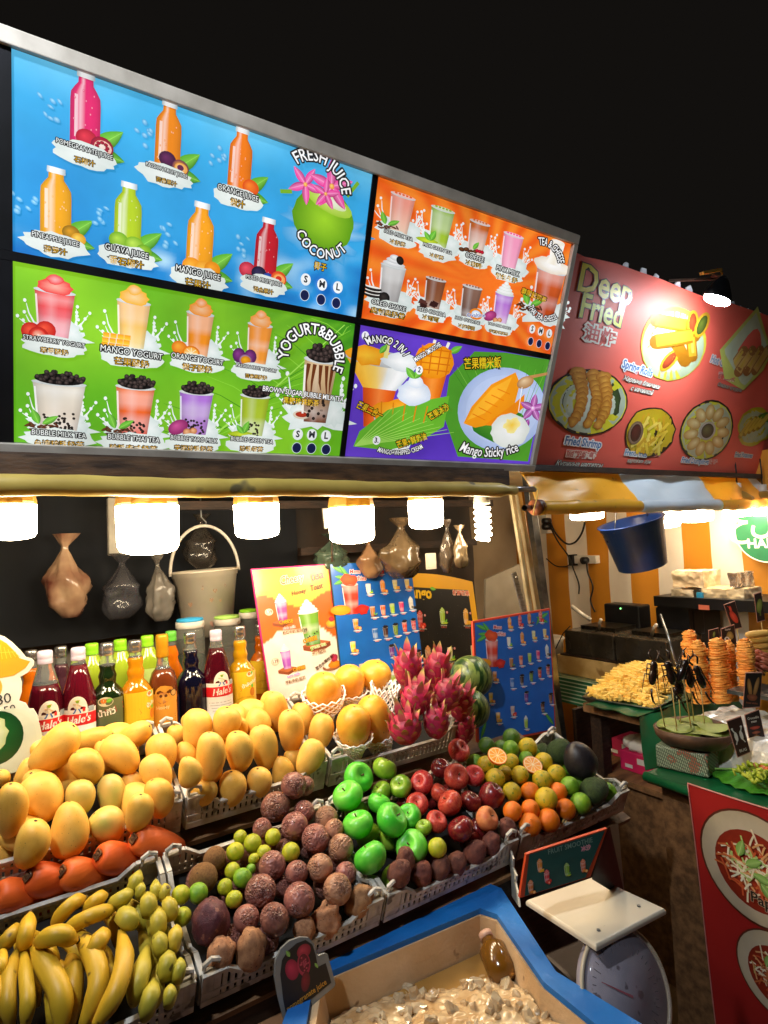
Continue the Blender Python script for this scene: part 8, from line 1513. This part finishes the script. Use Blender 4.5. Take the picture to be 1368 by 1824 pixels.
def ice_h(x, y):   # depth of ice above the melt water; the far corner is open water
    d = (e1[0]-e0[0])*(y-e0[1])-(e1[1]-e0[1])*(x-e0[0]); d = -d/np.linalg.norm((e1-e0)[:2]); v = noise.voronoi(Vector((x*55, y*55, 0)))[0]
    return min(.030, max(-.01, d*.28+.004))+.007*min(.8, v[1]-v[0])+.008*noise.noise(Vector((x*22, y*22, 3)))
b = MB(); gx, gy = 170, 200; P = []; idx = {}
for j in range(gy+1):
    for i in range(gx+1):
        x, y = lo_[0]+(hi_[0]-lo_[0])*i/gx, max(.35, lo_[1])+(hi_[1]-max(.35, lo_[1]))*j/gy; P.append((x, y, WZ+ice_h(x, y))); idx[(i, j)] = inside((x, y), wt)
b.add(P, [(j*(gx+1)+i, j*(gx+1)+i+1, (j+1)*(gx+1)+i+1, (j+1)*(gx+1)+i) for j in range(gy) for i in range(gx) if idx[(i, j)] or idx[(i+1, j)] or idx[(i, j+1)]], smooth=True)
tag(b.obj('packed_ice', M_slush), 'packed slushy ice lying in the amber water of the blue tub', 'ice', kind='stuff')
b = MB(); k = 0
while k < 150:
    x, y = rd.uniform(lo_[0], hi_[0]), rd.uniform(.4, hi_[1])
    if not inside((x, y), wt): continue
    h = ice_h(x, y)
    if h < .004 and rd.random() < .985: continue
    k += 1; s = rd.uniform(.006, .017); q = V(x, y, WZ+h+.002); R = frame((rd.uniform(-1, 1), rd.uniform(-1, 1), rd.uniform(.1, 1))); pr = [(.3*s, -.45*s), (.75*s, -.3*s), (.85*s, .2*s), (.45*s, .42*s)]
    b.lathe(pr, 6, q, R, smooth=False, fn=lambda v, a: v*(1+.3*math.sin(a*2.3+k)))
tag(b.obj('ice_chunks', M_ice), 'loose broken ice chunks on top of the packed ice in the blue tub', 'ice', kind='stuff')
b = MB(); q0 = onZ(868, 1672, WZ+.045); q1 = onZ(902, 1748, WZ+.012); b.tube([q0, q0*.9+q1*.1, q0*.75+q1*.25, q0*.2+q1*.8, q1], [.012, .013, .026, .028, .02], 18); t = thing('juice_bottle', 'amber bottle lying sunk in the right corner of the ice tub', 'bottle', q1); b.obj('bottle_body', mat('amber_bottle', '#8a5c1a', '#6c4410', .15, 6, trans=.35, coat=.4), t); b = MB(); b.tube([q0+(q0-q1)*.14, q0], .0135, 14); b.obj('bottle_cap', mat('pinkish_cap', '#d0a48c', rough=.4), t)
# cardboard box at the bottom left of the tub
b = MB(); c0 = onZ(455, 1835, -.80); b.box(c0+V(-.04, -.06, -.1), (.17, .20, .2), frame((0, 0, 1), (1, -.12, 0))); tag(b.obj('cardboard_box', mat('tan_cardboard', '#a87a54', '#8a603e', .75, 6, .2, 40), bevel=.003), 'tan cardboard box at the bottom edge left of the pomegranate sign', 'box')
# ------------------------------------------------------------------ scale
sc = thing('kitchen_scale', 'kitchen scale with white tray and a round clear dial', 'scale', onZ(1060, 1700, -.95)); tq = [onZ(x, y, -.70) for x, y in ((936, 1606), (1062, 1688), (1187, 1622), (1060, 1563))]
b = MB(); o_ = tq; i_ = [np.mean(tq, axis=0)+(p-np.mean(tq, axis=0))*.965+V(0, 0, .004) for p in tq]; lo2 = dz(o_, -.007); b.add(lo2+o_+i_, [(3, 2, 1, 0), (0, 1, 5, 4), (1, 2, 6, 5), (2, 3, 7, 6), (3, 0, 4, 7), (4, 5, 9, 8), (5, 6, 10, 9), (6, 7, 11, 10), (7, 4, 8, 11), (8, 9, 10, 11)]); b.obj('white_tray', mat('cream_white_enamel', '#d9cdb6', '#cdbfa4', .35, 4, .05, 50), sc, bevel=.0015)
cc = np.mean(tq, axis=0)
for f_ in (.62, .6): pass
for x, y in ((1138, 1614), (1066, 1657)): b = MB(); b.lathe([(.0035, 0), (.003, .0015), (.001, .001)], 12, onZ(x, y, -.6955)); b.obj('tray_screw', M_steel, sc)
b = MB(); b.lathe([(.02, -.09), (.02, -.01)], 14, cc); b.obj('tray_stem', M_steel, sc); b = MB(); b.box(cc+V(-.02, .03, -.16), (.10, .09, .12), frame((0, 0, 1), (1, -.15, 0))); b.obj('scale_body', mat('dark_scale_body', '#2e211a', '#1c1410', .4, 9, .2, 50, metal=.4), sc, bevel=.008)
dc = at(1118, 1768, 1.02); Rd = frame(nrm(-dc)*.55+V(.30, -.62, .1), (0, 0, 1)); b = MB(); r_ = .092; b.lathe([(r_, -.02), (r_, -.004)], 40, dc, Rd); b.obj('dial_face', mat('grey_dial_face', '#a8a0aa', '#8e8892', .3, 12, spots=('#4a3a40', 40., .66)), sc); b = MB(); b.tube([dc+Rd@V(r_*1.03*math.cos(q), r_*1.03*math.sin(q), -.002) for q in np.linspace(0, 6.283, 49)[:-1]], .0038, 8, closed=True); b.obj('dial_bezel', mat('yellowed_bezel', '#b8ab92', rough=.35), sc)
b = MB(); b.lathe([(r_, .0)]+[(r_*math.cos(a), .03*math.sin(a)) for a in np.linspace(.2, 1.5, 7)], 40, dc, Rd, caps=False); b.obj('clear_dome', mat('clear_dome_plastic', '#cfc8d8', '#cfc8d8', .06, alpha=.16, coat=1), sc)
dpl = Plane(dc, Rd[:, 0], Rd[:, 1]); p = Print(dpl, -.0035)
for k in range(40): a = k*math.pi/20; p.line([(.072*math.cos(a), .072*math.sin(a)), ((.064 if k % 5 else .056)*math.cos(a), (.064 if k % 5 else .056)*math.sin(a))], .0012, '#2a2228')
p.line([(-.01, -.01), (.03, .045)], .004, '#a8242c', .001); p.obj('dial_print', PM_DULL, sc)
# small smoothie menu standing on the scale side
MP = [at(928, 1602, 1.06), at(1046, 1560, 1.10), at(1082, 1476, 1.12), at(946, 1524, 1.07)]; mpl = plane3(MP[0], MP[1], MP[3]); q = [mpl.to2(*k) for k in ((926, 1600), (1052, 1562), (1082, 1476), (938, 1522))]
t = thing('smoothie_menu', 'dark teal fruit smoothie menu card standing above the scale tray', 'menu card', MP[0]); b = MB(); b.prism([tuple(k) for k in q], -.006, mpl(0, 0, -.0005), mpl.u, mpl.v); b.obj('card_sheet', mat('orange_edge', '#b8401c', rough=.5), t)
cc2 = np.mean(q, axis=0); L_in = lambda u, v: q[0]*(1-u)*(1-v)+q[1]*u*(1-v)+q[2]*u*v+q[3]*(1-u)*v; p = Print(mpl, .0004); p.warp([L_in(.06, .02), L_in(.92, .02), L_in(.97, .98), L_in(.03, .98)], 10, 6, lambda a, c: blend('#12403c', '#1c5850', vn(a, c, 4)))
H_ = np.linalg.norm(q[3]-q[0]); rt_ = math.degrees(math.atan2((q[1]-q[0])[1], (q[1]-q[0])[0])); 
c_ = L_in(.55, .87); p.sub(*c_, H_, rt_); p.text('FRUIT SMOOTHIE', 0, 0, .17, '#7c9a8c', None, 0, .01, sx=.95); c_ = L_in(.78, .7); p.sub(*c_, H_, rt_); p.text('冰沙', 0, 0, .14, '#d8607c', '#e8c8cc', .05, .01)
for u, v, c, gk in ((.22, .62, '#e8902c', 'mango'), (.35, .32, '#d8303c', 'straw'), (.62, .34, '#8ab83a', 'matcha'), (.85, .32, '#e0682c', 'orange'), (.14, .2, '#d8782c', 'orange')): cxy = L_in(u, v-.14); p.sub(cxy[0], cxy[1], H_*.30, rt_); art_cup(p, c, None, .5, 'mound'); art_garnish(p, gk, .05, .05)
p.obj('printed_picture', PM_DULL, t)
b = MB(); bb_ = [at(1054, 1566, 1.125), at(1110, 1600, 1.20), at(1098, 1468, 1.21), at(1083, 1474, 1.145)]; b.add(bb_+[k+V(.006, -.0, .0) for k in bb_], [(0, 1, 2, 3), (7, 6, 5, 4), (0, 4, 5, 1), (1, 5, 6, 2), (2, 6, 7, 3), (3, 7, 4, 0)]); tag(b.obj('back_board', M_black), 'black board standing right behind the smoothie menu card', 'board')
# white cut-out seen nearly edge-on
def dr_w(t, pl):
    p = Print(pl, .0005); s = lambda L_: [tuple(pl.to2(*k)) for k in L_]; p.poly(s([(899, 1526), (908, 1532), (909, 1545), (899, 1540)]), '#15110f'); p.poly(s([(905, 1571), (914, 1581), (917, 1594), (908, 1582)]), '#15110f'); p.line(s([(904, 1545), (908, 1570)]), .0008, '#6c6258'); p.obj('printed_mark', PM_DULL, t)
cutout([(928, 1616), (917, 1600), (903, 1575), (900, 1560), (893, 1540), (890, 1515), (893, 1500), (901, 1497), (911, 1512), (917, 1530), (916, 1545), (923, 1560), (921, 1572), (925, 1590)], 1.0-.075, 'narrow white cut out sign with two black marks beside the smoothie card', M_acry, dr_w, lean=((.6, .8, 0), (0, 0, 1)), th=.004)
print('OBJECTS', len(bpy.data.objects), 'TRIS', sum(len(o.data.polygons) for o in bpy.data.objects if o.type == 'MESH'))
